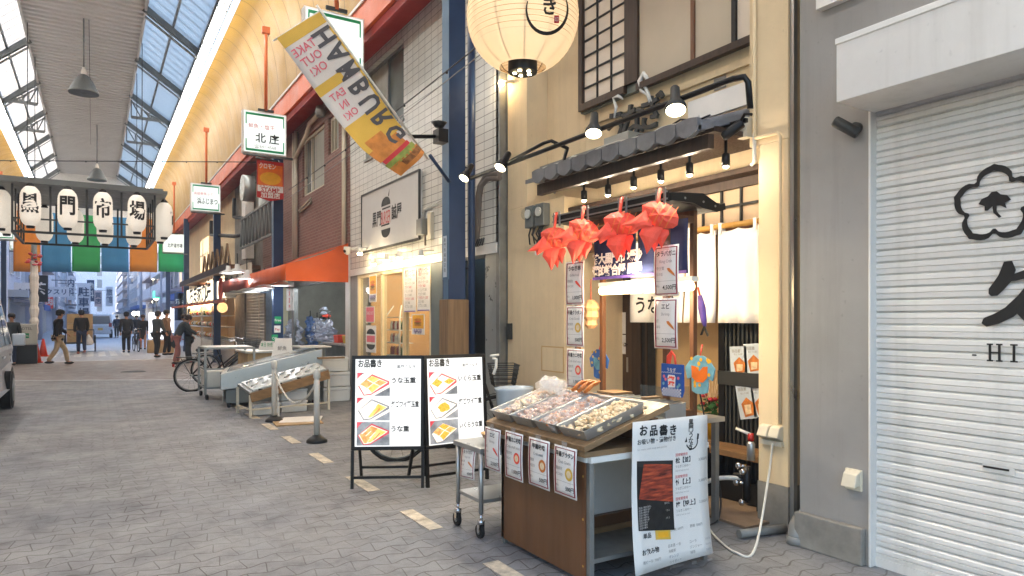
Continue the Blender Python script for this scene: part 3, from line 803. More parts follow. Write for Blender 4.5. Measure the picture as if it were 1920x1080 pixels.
for i, ch in enumerate('HI'):
    u, v = sp(1867, 661); uu = u + i * .0885
    h_ = .043; q = .0055
    if ch == 'H':
        for s_ in (-1, 1):
            m.frect(fr, uu + s_ * .022 - .0065, uu + s_ * .022 + .0065, v - h_, v + h_, .004, 'black_ink')
            for e in (-1, 1): m.frect(fr, uu + s_ * .022 - .015, uu + s_ * .022 + .015, v + e * h_ - .004, v + e * h_ + .004, .0044, 'black_ink')
        m.frect(fr, uu - .016, uu + .016, v - .004, v + .004, .0044, 'black_ink')
    elif ch == 'I':
        m.frect(fr, uu - .0065, uu + .0065, v - h_, v + h_, .004, 'black_ink')
        for e in (-1, 1): m.frect(fr, uu - .017, uu + .017, v + e * h_ - .004, v + e * h_ + .004, .0044, 'black_ink')
    else: m.text(fr, ch, uu, v, .1, 'black_ink', .004)
m.put('lettering', sh)
m = MB(); u, v = sp(1874, 880); m.fbox(fr, u - .075, u + .075, v - .018, v + .018, .0, .004, 'white_steel'); m.fbox(fr, u - .07, u + .05, v + .0, v + .01, .004, .009, 'black_ink'); m.put('pull_handle', sh)
# projecting shutter box
HX = 3.62
q = ax(1568, 192, HX); q2 = ax(1568, 75, HX); yh = q.y
m = MB(); m.box(HX, GX, -4, yh, q.z, q2.z, 'white_steel'); m.box(HX - .008, GX, -4, yh + .004, q2.z - .03, q2.z + .006, 'white_paint'); m.put('shutter_box', b, bevel=.004)
q = ax(1530, 18, GX - .06); m = MB(); m.box(GX - .06, GX, -4, q.y, q.z, q.z + .6, 'white_steel'); m.put('upper_sign_band', b)
# wall spotlight, outlet cover
q = ax(1604, 240, GX - .02)
t = T('wall_spotlight', 'small dark cylinder spotlight on the grey wall beside the shutter box', 'wall lamp', q)
m = MB(); m.lathe([(.035, 0), (.035, .03)], q + Vector((.02, 0, 0)), 'steel_dark', 14, (-1, 0, 0)); m.put('wall_plate', t)
m = MB(); a = Vector((-.3, .45, .38)).normalized(); c0 = q + Vector((-.06, .02, .0)); m.lathe([(.03, -.08), (.034, -.075), (.034, .075), (.026, .085)], c0, 'steel_dark', 16, a); m.put('lamp_head', t)
q = ax(1603, 902, GX); t = T('outlet_cover', 'ivory weatherproof socket cover low on the grey wall', 'socket', q)
m = MB(); m.box(GX - .02, GX, q.y - .055, q.y + .055, q.z - .055, q.z + .075, 'ivory_plastic'); m.put('back_box', t, bevel=.006)
m = MB(); fr = FX(GX - .02, q.y, q.z); m.add([fr.p(*p) for p in ((-.048, .068, 0), (.048, .068, 0), (.048, -.02, 0), (-.048, -.02, 0), (-.044, .05, .035), (.044, .05, .035), (.046, -.028, .06), (-.046, -.028, .06))], [(0, 1, 5, 4), (4, 5, 6, 7), (1, 2, 6, 5), (3, 0, 4, 7), (2, 3, 7, 6)], 'ivory_plastic'); m.put('lid', t, bevel=.006)
# gap between the buildings, its shade painted as a black back, with drain pipe
m = MB(); m.box(5.2, 5.3, yg - .1, yg + .6, 0, 7, 'black_plastic'); m.thing('gap_shade_wall', 'black back standing in for the shade of the narrow gap between the grey wall and the cream pillar', 'wall')
q = az(1478, 1030, 0)
m = MB(); r_ = .055; yq = yg + .045
m.tube([(5.1, yq, .17), (4.22, yq, .16), (4.12, yq - .0, .155), (4.05, yq - .01, .135), (4.0, yq - .02, .10), (3.985, yq - .03, .06), (3.98, yq - .03, 0)], r_, 'grey_pvc', 14)
m.tube([(4.18, yq, .16), (4.13, yq, .157)], r_ + .008, 'grey_pvc', 14); m.tube([(3.985, yq - .03, .05), (3.98, yq - .03, .0)], r_ + .008, 'grey_pvc', 14)
m.thing('drain_elbow', 'thick grey drain pipe elbow at the foot of the dark gap', 'pipe')

# ------------------------------------------------------------------ eel restaurant
EX = 4.2; RX = 4.48
ya = ax(1478, 600, EX).y; yb = ax(1422, 600, EX).y; yc = ax(1058, 600, EX).y; yd = 6.95
e = T('eel_restaurant', 'cream rendered eel restaurant with a tiled pent roof and open entrance', 'restaurant', (4.6, 5, 0))
yu = ax(1405, 100, EX).y; yl = ax(988, 100, EX).y
m = MB(); zr = 2.78
m.box(EX, EX + .8, ya, yb, .3, zr, 'cream_render'); m.box(EX, EX + .8, ya, yu, zr, 7, 'cream_render')       # right pillar
m.box(EX, 5.6, yc, yd, .0, zr, 'cream_render'); m.box(EX, 5.0, yl, yd, zr, 7, 'cream_render')
zw0 = ax(1100, 212, RX).z; yw0 = ax(1098, 200, RX).y; yw1 = yu
m.box(RX, RX + .3, yw0, yl, zr, 7, 'cream_render'); m.box(RX, RX + .3, yu, yw0, zr - .2, zw0, 'cream_render'); m.box(RX, RX + .3, yu, yw0, 5.0, 7, 'cream_render')
m.put('wall', e, bevel=.006)
m = MB(); m.box(EX - .004, EX + .8, ya, yb + .004, 0, .3, 'concrete'); m.put('pillar_base', e)
m = MB(); m.box(EX + .02, EX + .06, ya - .03, ya, 0, 7, 'stainless'); m.put('corner_trim', e)
m = MB(); m.box(EX - .25, 5.7, yb - .1, yc, .002, .02, 'shop_floor'); m.put('floor', e)
BX = 5.05
m = MB(); m.box(BX, BX + .1, yb - .2, yc, 0, zr, 'amber_wall'); m.box(EX + .8, BX, yb - .1, yb, 0, zr, 'amber_wall'); m.box(EX + .05, BX, yb, yc, 2.62, 2.66, 'dark_wood'); m.put('inner_wall', e)
# upper window: frame, shoji sash, two blind panes
m = MB(); fr = FX(RX - .05, 0, 0); y2 = ax(1190, 100, RX).y; y3 = ax(1208, 100, RX).y; y4 = ax(1388, 50, RX).y
m.fbox(fr, -yw0 - .02, -y3, zw0 - .01, 5.0, -.05, .0, 'window_dark')
m.put('window', e)
wn = [o for o in e.children if o.name.startswith('window')][0]
m = MB()
m.fbox(fr, -yw0, -yw0 + .06, zw0, 5, .003, .05, 'dark_wood'); m.fbox(fr, -y2 - .05, -y3, zw0 + .07, 5, .003, .04, 'dark_wood')
m.fbox(fr, -yw0 + .06, -y2 - .05, zw0, zw0 + .07, .003, .05, 'dark_wood'); m.fbox(fr, -y3, -yu + .02, zw0 - .03, zw0 + .03, .0, .06, 'dark_wood'); m.put('frame', wn)
m = MB(); m.frect(fr, -yw0 + .06, -y2 - .05, zw0 + .07, 5, .008, 'shoji')
nu = 3
for k in range(1, nu): u = -yw0 + .06 + (yw0 - y2 - .11) * k / nu; m.fbox(fr, u - .009, u + .009, zw0 + .07, 5, .009, .024, 'black_ink')
z = zw0 + .07
while z < 4.95: m.fbox(fr, -yw0 + .06, -y2 - .05, z - .008, z + .008, .009, .022, 'black_ink'); z += .165
m.put('shoji_sash', wn)
m = MB(); m.fbox(fr, -y3, -y4, zw0 + .03, 5, .004, .01, 'blind'); ymid = ax(1310, 80, RX).y; m.fbox(fr, -ymid - .02, -ymid + .02, zw0 + .03, 5, .011, .03, 'frame_wood')
m.put('blind', wn)
m = MB(); m.frect(fr, -y4, -yu, zw0 + .03, 5, .006, 'shoji')
for z in (4.1, 4.28, 4.46, 4.64): m.fbox(fr, -y4, -yu, z - .008, z + .008, .007, .02, 'black_ink')
m.fbox(fr, -y4 - .02, -y4 + .02, zw0 + .03, 5, .007, .035, 'black_ink')
m.put('shoji_sash', wn)
m = MB(); m.box(RX - .03, RX, yu, yw0, zw0 - .16, zw0 - .1, 'cream_render'); m.put('sill_band', e)
# pent roof of dark tiles
PX = 3.66; q = ax(985, 338, PX); yp0 = yu + .0; yp1 = q.y; zp = q.z; zpb = zp + .26
m = MB()
m.add([(PX, yp0, zp), (PX, yp1, zp), (RX, yp1, zpb), (RX, yp0, zpb), (PX, yp0, zp - .04), (PX, yp1, zp - .04), (RX, yp1, zpb - .06), (RX, yp0, zpb - .06)], [(0, 1, 2, 3), (7, 6, 5, 4), (1, 5, 6, 2), (0, 3, 7, 4), (0, 4, 5, 1)], 'roof_tile')
k = yp0 + .1
while k < yp1 - .03:
    m.tube([(PX + .02, k, zp + .0), (RX, k, zpb + .0)], .045, 'roof_tile', 10, False); k += .215 if True else 0
k = yp0 + .2
pr = m.put('pent_roof', e)
m = MB(); k = yp0 + .0
while k < yp1 - .2:   # crescent lower edges of the pan tiles
    P = [(k + .2 * (j / 8), zp - .03 - .042 * math.sin(math.pi * j / 8)) for j in range(9)] + [(k + .205 * (1 - j / 8), zp + .055 + .012 * math.sin(math.pi * (1 - j / 8))) for j in range(9)]
    m.add([(PX - .012, y, z) for y, z in P] + [(PX + .03, y, z) for y, z in P], [tuple(range(18)), tuple(range(35, 17, -1))] + [(j, j + 18, (j + 1) % 18 + 18, (j + 1) % 18) for j in range(18)], 'roof_tile'); k += .215
m.put('eave_tile', pr)
m = MB(); rn_ = random.Random(12); m.tube([(PX + .05 + rn_.uniform(-.02, .05), yp0 + .05 + (yp1 - yp0 - .3) * k / 16, zp + .075 + rn_.uniform(-.01, .02)) for k in range(17)], .008, 'white_plastic', 5); m.tube([(PX + .12 + rn_.uniform(-.03, .05), yp0 + .02 + (yp1 - yp0) * .5 * k / 9, zp + .1 + rn_.uniform(-.01, .03)) for k in range(10)], .008, 'black_plastic', 5); m.put('cable', pr)
m = MB(); m.box(PX + .1, PX + .16, yp0, yp1 - .06, zp - .15, zp - .045, 'dark_wood'); m.box(PX + .16, RX, yp0, yp1 - .1, zp - .02, zp + .02, 'dark_wood'); m.put('eave_board', e)
# metal box along the wall above the tiles and the pale panel with the letters
m = MB(); qa = ax(1012, 305, 4.25); qb = ax(1140, 250, 4.25)
m.box(4.25, RX, qb.y, qa.y, zpb - .12, zpb + .06, 'galvanised'); m.box(4.2, RX, qb.y - .35, qb.y, zpb - .1, zpb + .1, 'duct'); m.put('metal_box', e)
m = MB(); qa = ax(1290, 205, 4.3); m.box(4.3, 4.33, yu + .02, qa.y, zpb + .02, zpb + .2, 'noren_white'); m.put('pale_panel', e)
m = MB(); m.box(RX - .01, RX - .003, ax(1362, 150, RX).y, ax(1340, 150, RX).y, 3.42, 3.52, 'grey_ink'); m.put('vent_plate', e)
# raised shop name over the roof with a white eel-shaped tail
t = T('shop_name_letters', 'dark raised letters with a white curling eel shape on the wall above the tiled roof', 'sign', ax(1190, 240, RX - .09))
lx = RX - .06
fr = FX(lx, 0, 0)
for ch, (px, py), h_ in (('う', (1156, 240), .36), ('な', (1190, 226), .36), ('ぎ', (1226, 210), .34)):
    q = ax(px, py, lx); m = MB(); m.text(fr, ch, -q.y, q.z, h_, 'steel_dark', .0, .02, th=.03); m.put('letter', t)
m = MB()
def S2(pts, ws):
    L = [ax(px, py, lx - .03) for px, py in pts]; m.tube(L, [w_ * .0034 for w_ in ws], 'white_paint', 8)
S2([(1152, 222), (1155, 200), (1150, 184), (1160, 180), (1168, 186)], [3, 5, 4, 6, 2]); m.put('tail_shape', t)
m = MB(); S2([(1218, 192), (1214, 178), (1202, 170), (1200, 152), (1207, 138), (1214, 148), (1209, 162), (1216, 176), (1222, 190)], [3, 4, 5, 8, 7, 6, 5, 4, 2]); m.put('eel_shape', t)
# ceiling spots under the eave
for i, (px, py) in enumerate(((1095, 376), (1140, 366), (1188, 352), (1239, 340), (1293, 328), (1361, 312))):
    q = ax(px, py, 4.0 + .0)
    t = T('eave_spot', ['small warm spot lamp under the eave, farthest from the cream pillar', 'second small eave spot from the meter boxes', 'third small eave spot from the meter boxes', 'fourth small eave spot from the meter boxes', 'fifth small eave spot, next to the one nearest the pillar', 'small warm eave spot nearest the cream pillar'][i], 'spot lamp', q, group='small spots under the tiled eave')
    m = MB(); m.lathe([(.03, .0), (.03, .09), (.012, .1), (.012, .2)], q, 'black_metal', 12); m.put('lamp_body', t)
    m = MB(); m.lathe([(.001, -.016), (.018, -.008), (.022, .0)], q, 'bulb_warm', 10); m.put('bulb', t)
    lamp('spot_light', q + Vector((0, 0, -.05)), 3.2, (1, .84, .64), .03, t)
m = MB(); a = ax(1095, 350, 4.0); c = ax(1400, 270, 4.0); zt_ = a.z + .06; m.box(3.985, 4.015, c.y, a.y + .1, zt_ + .09, zt_ + .12, 'black_metal'); m.put('lamp_track', e)
# black bracket lamp near the pillar
q = ax(1372, 245, 3.95); t = T('track_spotlight', 'black cylinder spotlight under the roof edge beside the cream pillar', 'spot lamp', q)
m = MB(); m.lathe([(.03, -.09), (.036, -.085), (.036, .06), (.026, .08)], q, 'black_metal', 14, Vector((-.4, .55, -.45))); m.put('lamp_head', t)
m = MB(); m.tube([q + Vector((.02, -.04, .03)), q + Vector((.02, -.1, .1)), q + Vector((.02, -.16, .08))], .012, 'black_metal', 6); m.put('arm', t)
# shoji transom, beam, bamboo pole and white noren
TX = 4.42; fr = FX(TX, 0, 0)
ztr0, ztr1 = ax(1422, 412, TX).z, ax(1422, 342, TX).z
yt0, yt1 = yb + .0, yc
m = MB(); m.box(TX - .02, TX + .1, yt0, yt1, ztr1 - .01, ztr1 + .13, 'dark_wood'); m.box(TX - .02, TX + .1, yt0, yt1, ztr0 - .07, ztr0, 'frame_wood'); m.put('beam', e)
m = MB(); m.frect(fr, -yt1, -yt0, ztr0, ztr1 - .01, -.02, 'shoji_low')
k = yt0 + .15
while k < yt1: m.fbox(fr, -k - .009, -k + .009, ztr0, ztr1 - .01, -.019, .0, 'black_ink'); k += .2
zc = (ztr0 + ztr1) / 2; m.fbox(fr, -yt1, -yt0, zc - .009, zc + .009, -.018, .003, 'black_ink'); m.put('transom', e)
NX = 4.34; zp_ = ax(1425, 414, NX).z
m = MB(); m.tube([(NX, yb + .0, zp_), (NX, yc - .6, zp_)], .022, 'bamboo', 10)
for k in range(9): m.tube([(NX, yb + .1 + k * .24, zp_), (NX, yb + .11 + k * .24, zp_)], .0245, 'bamboo', 10)
m.put('bamboo_pole', e)
zn0 = ax(1425, 606, NX).z; widths = [(1425, 1348), (1344, 1290), (1288, 1186)]
nl = ['large plain white curtain cloth on the bamboo pole beside the cream pillar', 'white curtain cloth next to the dark stall post on the bamboo pole', 'white curtain cloth with black letters behind the price tags']
for i, (p0, p1) in enumerate(widths):
    ya_, yb_ = ax(p0, 500, NX).y + (.004 if i else 0), ax(p1, 500, NX).y
    m = MB(); gr = []
    for r_ in range(9):
        z = zp_ - .03 + (zn0 - zp_ + .03) * r_ / 8
        gr.append([(NX - .012 + (.004 + .026 * r_ / 8) * math.sin(c_ * .9 + i * 1.7 + r_ * .12) - .012 * (r_ / 8), ya_ + (yb_ - ya_) * c_ / 16 + .004 * math.sin(r_ * .8 + i), z - .018 * math.sin(math.pi * ((c_ / 16 * 2) % 1)) * (1 - r_ / 8)) for c_ in range(17)])
    m.sheet(gr, 'noren_white')
    t = T('shop_curtain', nl[i], 'curtain', (NX, (ya_ + yb_) / 2, zn0), group='white curtain cloths on the bamboo pole')
    m.put('cloth', t, solid=.003)
    m = MB()
    for q in range(2): yy = ya_ + (yb_ - ya_) * q; yy = min(max(yy, ya_ + .03), yb_ - .03); m.box(NX - .026, NX + .026, yy - .014, yy + .014, zp_ - .06, zp_ + .026, 'noren_white')
    m.put('loop', t)
    if i == 2:
        m = MB(); fr2 = FX(NX - .05, 0, 0); m.text(fr2, 'うなぎ', -(ya_ + yb_) / 2, zn0 + .16, .17, 'black_ink', .0, .02); m.put('lettering', t)
# brown door with notices, dark side panel
fr = FX(BX - .03, 0, 0)
d0, d1 = ax(1192, 650, BX).y, ax(1105, 650, BX).y
dz = 2.0
m = MB(); m.fbox(fr, -d1 - .2, -d0, .02, dz, 0, .025, 'brown_door'); m.fbox(fr, -d0, -d0 + .14, .02, dz, -.0, .03, 'dark_wood'); m.fbox(fr, -d0 + .14, -d0 + .34, .02, dz, 0, .012, 'black_ink'); m.fbox(fr, -d0 + .20, -d0 + .23, .02, dz, .012, .02, 'dark_wood')
m.fbox(fr, -d1 - .24, -d0 + .36, dz, dz + .08, 0, .035, 'dark_wood'); dr = m.put('door', e)
m = MB(); u = -ax(1183, 646, BX).y; zz = ax(1183, 646, BX).z; m.ball(fr.p(u, zz, .06), .022, 'chrome', 10); m.tube([fr.p(u, zz, .025), fr.p(u, zz, .06)], .01, 'chrome', 8); m.fbox(fr, u - .005, u + .02, zz - .3, zz - .14, .027, .032, 'stainless'); m.put('handle', dr)
for (x0, y0_, x1, y1_), rows_, lab in (((1139, 586, 1173, 626), [('営業中', .055, 'grey_ink')], 'upper white notice on the brown door'), ((1137, 627, 1173, 664), [('お知らせ', .034, 'black_ink'), ('本日 営業', .03, 'grey_ink')], 'lower white notice with a ruled line on the brown door')):
    a = ax(x0, y0_, BX - .06); c = ax(x1, y1_, BX - .06); fr2 = FX(BX - .058, a.y, c.z); W_, H_ = a.y - c.y, a.z - c.z
    m = MB(); m.fbox(fr2, 0, W_, 0, H_, 0, .002, 'paper')
    for k, (s_, h_, mt_) in enumerate(rows_): m.text(fr2, s_, W_ / 2, H_ * (.32 if len(rows_) == 1 else .75 - k * .5), h_, mt_, .004, wmax=W_ * .8)
    m.frect(fr2, W_ * .15, W_ * .85, H_ * .55, H_ * .56, .004, 'grey_ink'); m.thing('door_notice', lab, 'notice', group='notices on the brown door')
# lattice sliding door with menu sheets
LX = 4.6; fr = FX(LX, 0, 0); l0, l1 = yb + .02, ax(1358, 700, LX).y; zl = 1.6
m = MB(); m.fbox(fr, -l1, -l0, .06, zl, -.01, -.005, 'black_ink')
for k in range(16): u = -l1 + (l1 - l0) * k / 15; m.fbox(fr, u - .01, u + .01, .06, zl, -.005, .03, 'steel_dark')
for z in (.1, zl): m.fbox(fr, -l1, -l0, z - .04, z + .04, -.004, .035, 'black_metal')
za, zb_ = ax(1390, 723, LX).z, ax(1390, 697, LX).z
m.fbox(fr, -l1 - .02, -l0, za, zb_, -.004, .06, 'steel_dark'); m.fbox(fr, -l1 - .03, -l1 + .03, .02, zl, -.0, .04, 'black_metal'); m.put('lattice_door', e)
m = MB(); m.box(LX - .02, BX, l1 - .02, l1, 0, zr - .2, 'amber_wall'); m.put('side_wall', e)
for i, (px, py, ro, wd, ht_) in enumerate(((1385, 676, -.06, .17, .235), (1412, 672, -.07, .17, .24), (1399, 752, -.2, .17, .29), (1425, 750, -.16, .15, .27))):
    q = ax(px, py, LX - .05); c_, s_ = math.cos(ro), math.sin(ro); fr2 = Fr(q, (0, -c_, -s_), (0, -s_, c_)); fr2.n = Vector((-1, 0, 0))
    m = MB(); m.fbox(fr2, -wd / 2, wd / 2, -ht_ / 2, ht_ / 2, 0, .003, 'cool_white'); m.fpoly(fr2, [(-.03, -ht_ * .45), (.06, -ht_ * .4), (.07, -.02), (.01, .03), (-.05, -.02)], .005, 'food_orange'); m.fpoly(fr2, [(-.02, -ht_ * .38), (.04, -ht_ * .35), (.045, -.03), (-.02, -.03)], .0065, 'food_cream')
    m.text(fr2, '御品書', -.02, ht_ * .34, .03, 'grey_ink', .005); m.text(fr2, '特上 うな重', -.0, ht_ * .22, .016, 'grey_ink', .005)
    m.thing('menu_sheet', ['upper left pale menu sheet on the black lattice door', 'upper right pale menu sheet on the black lattice door', 'tilted lower menu sheet with an orange dish on the lattice door', 'lower menu sheet half hidden by the cream pillar'][i], 'menu', 'menu sheets on the lattice door')
# bench, planter, hydrant valves, hoses
m = MB(); a0, a1 = yb - .02, yb + .75
t = T('wooden_bench', 'brown plank bench in the entrance beside the cream pillar', 'bench', (4.5, yb + .35, 0))
m.box(4.3, 4.58, a0, a1, .40, .45, 'bench_wood'); m.put('seat', t, bevel=.004)
for yy in (a0 + .1, a1 - .12): m = MB(); m.box(4.34, 4.54, yy, yy + .05, 0.02, .40, 'black_metal'); m.put('leg', t)
m = MB(); m.box(4.42, 4.56, a0 + .02, a1 - .05, .02, .2, 'black_plastic'); m.thing('black_trough', 'low black box on the floor under the wooden bench', 'box', bevel=.01)
q = Vector((4.62, yb + .83, .45)); t = T('potted_flowers', 'red and yellow wrapped flowers with dark leaves on the bench end', 'flowers', q)
rnd = random.Random(5); m = MB(); m.lathe([(.07, 0), (.1, .16), (.11, .17), (.09, .16), (.02, .15)], q, 'flower_yellow', 12); m.put('wrapping', t)
m = MB()
for k in range(70):
    a = rnd.uniform(0, 6.28); rr = rnd.uniform(.0, .13); z = rnd.uniform(.13, .34); c = q + Vector((rr * math.cos(a), rr * math.sin(a), z)); d = Vector((rnd.gauss(0, 1), rnd.gauss(0, 1), rnd.gauss(.4, .6))).normalized() * .05; s_ = d.orthogonal().normalized() * .018
    m.add([c - d, c + s_, c + d, c - s_], [(0, 1, 2, 3)], 'leaf')
m.put('leaves', t)
m = MB()
for k in range(12): a = rnd.uniform(0, 6.28); rr = rnd.uniform(0, .12); m.lump(q + Vector((rr * math.cos(a), rr * math.sin(a), rnd.uniform(.26, .37))), .025, rnd.choice(['flower_red', 'flower_red', 'flower_yellow']), rnd)
m.put('blossom', t)
m = MB()
for k in range(9): a = rnd.uniform(0, 6.28); m.tube([q + Vector((0, 0, .2)), q + Vector((.07 * math.cos(a), .07 * math.sin(a), .4)), q + Vector((.13 * math.cos(a), .13 * math.sin(a), .52))], .003, 'food_cream', 4)
m.put('dry_stem', t)
q = ax(1406, 900, EX + .02); t = T('water_taps', 'chrome taps and black fittings on the pillar side above the floor', 'tap', q)
m = MB(); m.tube([q + Vector((0, .03, -.16)), q + Vector((0, .03, .1))], .03, 'black_plastic', 10); m.tube([q + Vector((-.02, .05, .02)), q + Vector((-.03, .12, .02))], .02, 'black_plastic', 10); m.put('pipe_body', t)
m = MB()
for dz_, dy in ((.1, .06), (.06, .02), (-.03, .08), (-.17, .03)): m.lathe([(.02, 0), (.026, .012), (.026, .03), (.012, .04)], q + Vector((-.03, dy, dz_)), 'chrome', 10, (-1, .3, .1)); m.tube([q + Vector((0, .03, dz_)), q + Vector((-.04, dy, dz_))], .014, 'chrome', 8)
m.put('tap', t)
m = MB(); q2 = ax(1408, 845, EX - .02); m.lathe([(.03, -.07), (.03, .05), (.02, .07)], q2, 'stainless', 12); m.lathe([(.02, .07), (.024, .09), (.02, .13)], q2, 'tail_red', 10); m.tube([q2 + Vector((0, 0, .12)), q2 + Vector((-.02, .12, .15))], .012, 'white_plastic', 8); m.thing('soap_bottle', 'steel spray bottle with a red neck hung beside the socket boxes', 'bottle')
def hose(name, label, pts, r_, mt_, n=8):
    P = [Vector(p) for p in pts]; out = []
    for i in range(len(P) - 1):
        p0, p1, p2, p3 = P[max(i - 1, 0)], P[i], P[i + 1], P[min(i + 2, len(P) - 1)]
        for k in range(n):
            s_ = k / n; out.append(.5 * ((2 * p1) + (p2 - p0) * s_ + (2 * p0 - 5 * p1 + 4 * p2 - p3) * s_ ** 2 + (3 * p1 - p0 - 3 * p2 + p3) * s_ ** 3))
    out.append(P[-1]); m = MB(); m.tube(out, r_, mt_, 8); return m.thing(name, label, name.split('_')[-1])
hose('water_hose', 'pale water hose from the taps down behind the hanging poster', [q + Vector((-.02, .08, .0)), q + Vector((-.2, .16, -.0)), q + Vector((-.42, .22, -.09)), q + Vector((-.55, .2, -.25)), q + Vector((-.6, .15, -.35))], .018, 'white_plastic')
q = ax(1448, 812, EX)
t = T('socket_boxes', 'pair of ivory weatherproof socket covers on the cream pillar', 'socket', q)
for dy in (.045, -.05):
    m = MB(); fr = FX(EX, q.y + dy, q.z); m.add([fr.p(*p) for p in ((-.044, .06, 0), (.044, .06, 0), (.044, -.05, 0), (-.044, -.05, 0), (-.04, .05, .04), (.04, .05, .04), (.042, -.02, .07), (-.042, -.02, .07))], [(0, 1, 5, 4), (4, 5, 6, 7), (1, 2, 6, 5), (3, 0, 4, 7), (2, 3, 7, 6)], 'ivory_plastic'); m.put('lid', t, bevel=.006)
m = MB(); m.box(EX - .03, EX, q.y - .1, q.y + .09, q.z - .085, q.z - .05, 'ivory_plastic'); m.put('socket_body', t)
hose('power_cord', 'white power cord looping from the socket boxes to the floor', [Vector((EX - .035, q.y - .03, q.z - .06)), ax(1440, 900, EX - .1), az(1415, 1030, .03), az(1380, 1036, .012), az(1345, 1010, .012), az(1325, 985, .012)], .008, 'white_plastic')
hose('black_cable', 'thin black cord hanging beside the poster from the happi fan', [ay(1312, 735, 3.5), ay(1322, 790, 3.5), ay(1330, 850, 3.55), ay(1350, 915, 3.55), ay(1348, 970, 3.5), ay(1330, 985, 3.4)], .006, 'black_plastic')
m = MB(); q = az(1420, 1000, .03); m.tube([q + Vector((.25, -.03, 0)), q + Vector((-.0, .03, 0)), q + Vector((-.12, .055, 0))], .03, 'grey_pvc', 12); m.thing('drain_stub', 'short grey pipe lying by the foot of the cream pillar', 'pipe')
# conduit on the pillar
m = MB(); yy = ax(1418, 150, EX).y
P = [(EX - .02, yy, 5), (EX - .02, yy, ax(1416, 250, EX).z), (EX - .02, yy - .01, ax(1416, 260, EX).z)]
m.tube(P, .014, 'cream_render', 8)
ye = ax(1466, 300, EX).y; zc = ax(1440, 255, EX).z
m.tube([(EX - .02, yy, zc), (EX - .02, ye + .02, zc - .0), (EX - .02, ye, zc - .03), (EX - .02, ye, ax(1463, 795, EX).z)], .013, 'cream_render', 8)
m.tube([(EX - .02, yy, zc + .05), (EX - .02, yy, zc - .17), (EX - .02, yy + .03, zc - .19)], .014, 'white_plastic', 8)
m.thing('pillar_conduit', 'cream painted conduit running down the cream pillar', 'conduit')
m = MB(); q = ax(1405, 240, EX); m.box(EX - .07, EX, q.y - .03, q.y + .06, q.z - .08, q.z + .07, 'ivory_plastic'); m.thing('junction_box', 'ivory junction box beside the conduit bend on the cream pillar', 'junction box', bevel=.006)
# left wall details
fr = FX(EX - .002, 0, 0)
a = ax(1016, 648, EX); c = ax(1058, 700, EX); m = MB(); m.border(fr, -a.y, -c.y, c.z, a.z, 0, .014, 'amber_wall', .006); m.fbox(fr, -a.y + .014, -c.y - .014, c.z + .014, a.z - .014, -.0, .003, 'cream_render'); m.thing('wall_hatch', 'small cream access hatch in the restaurant wall', 'hatch')
q = ax(957, 622, EX); m = MB(); m.box(EX - .03, EX, q.y - .05, q.y + .04, q.z - .09, q.z + .1, 'steel_dark'); m.thing('dark_wall_box', 'small dark box on the cream wall above the menu boards', 'box', bevel=.005)
q = ax(1006, 405, EX - .05); t = T('meter_boxes', 'pair of grey electric meters with cables on the cream wall', 'meter', q)
for k, dy in enumerate((.1, -.11)):
    m = MB(); m.box(EX - .09, EX, q.y + dy - .08, q.y + dy + .08, q.z - .12, q.z + .12, 'steel_grey'); m.lathe([(.068, 0), (.068, .05), (.05, .07), (.001, .075)], (EX - .09, q.y + dy, q.z + .03), 'glass', 18, (-1, 0, 0)); m.put('meter_case', t, bevel=.008)
    m = MB(); m.lathe([(.05, 0), (.05, .02)], (EX - .092, q.y + dy, q.z + .03), 'white_paint', 16, (-1, 0, 0)); m.put('dial', t)
rnd = random.Random(3); m = MB()
for k in range(9): y0_ = q.y + rnd.uniform(-.15, .18); m.tube([(EX - .04, y0_, q.z - .1), (EX - .07, y0_ + rnd.uniform(-.05, .05), q.z - .2), (EX - .04, y0_ + rnd.uniform(-.08, .08), q.z - .3)], .009, 'black_plastic', 5)
m.put('cable', t)
m = MB(); m.box(EX - .008, EX - .002, q.y + .02, q.y + .1, q.z - .42, q.z - .28, 'paper'); m.put('meter_tag', t)
# bulb on the corner
q = ax(940, 156, EX - .1); t = T('globe_bulb', 'small glowing bulb lamp on the cream wall corner beside the tiles', 'wall lamp', q)
m = MB(); m.ball(q, .036, 'bulb_warm', 12); m.put('bulb', t); m = MB(); m.tube([q + Vector((.0, -.03, 0)), q + Vector((.04, -.1, -.0)), (EX, q.y - .12, q.z)], .02, 'ivory_plastic', 8); m.put('socket', t)
lamp('bulb_light', q + Vector((-.06, 0, 0)), 4, (1, .75, .45), .04, t)
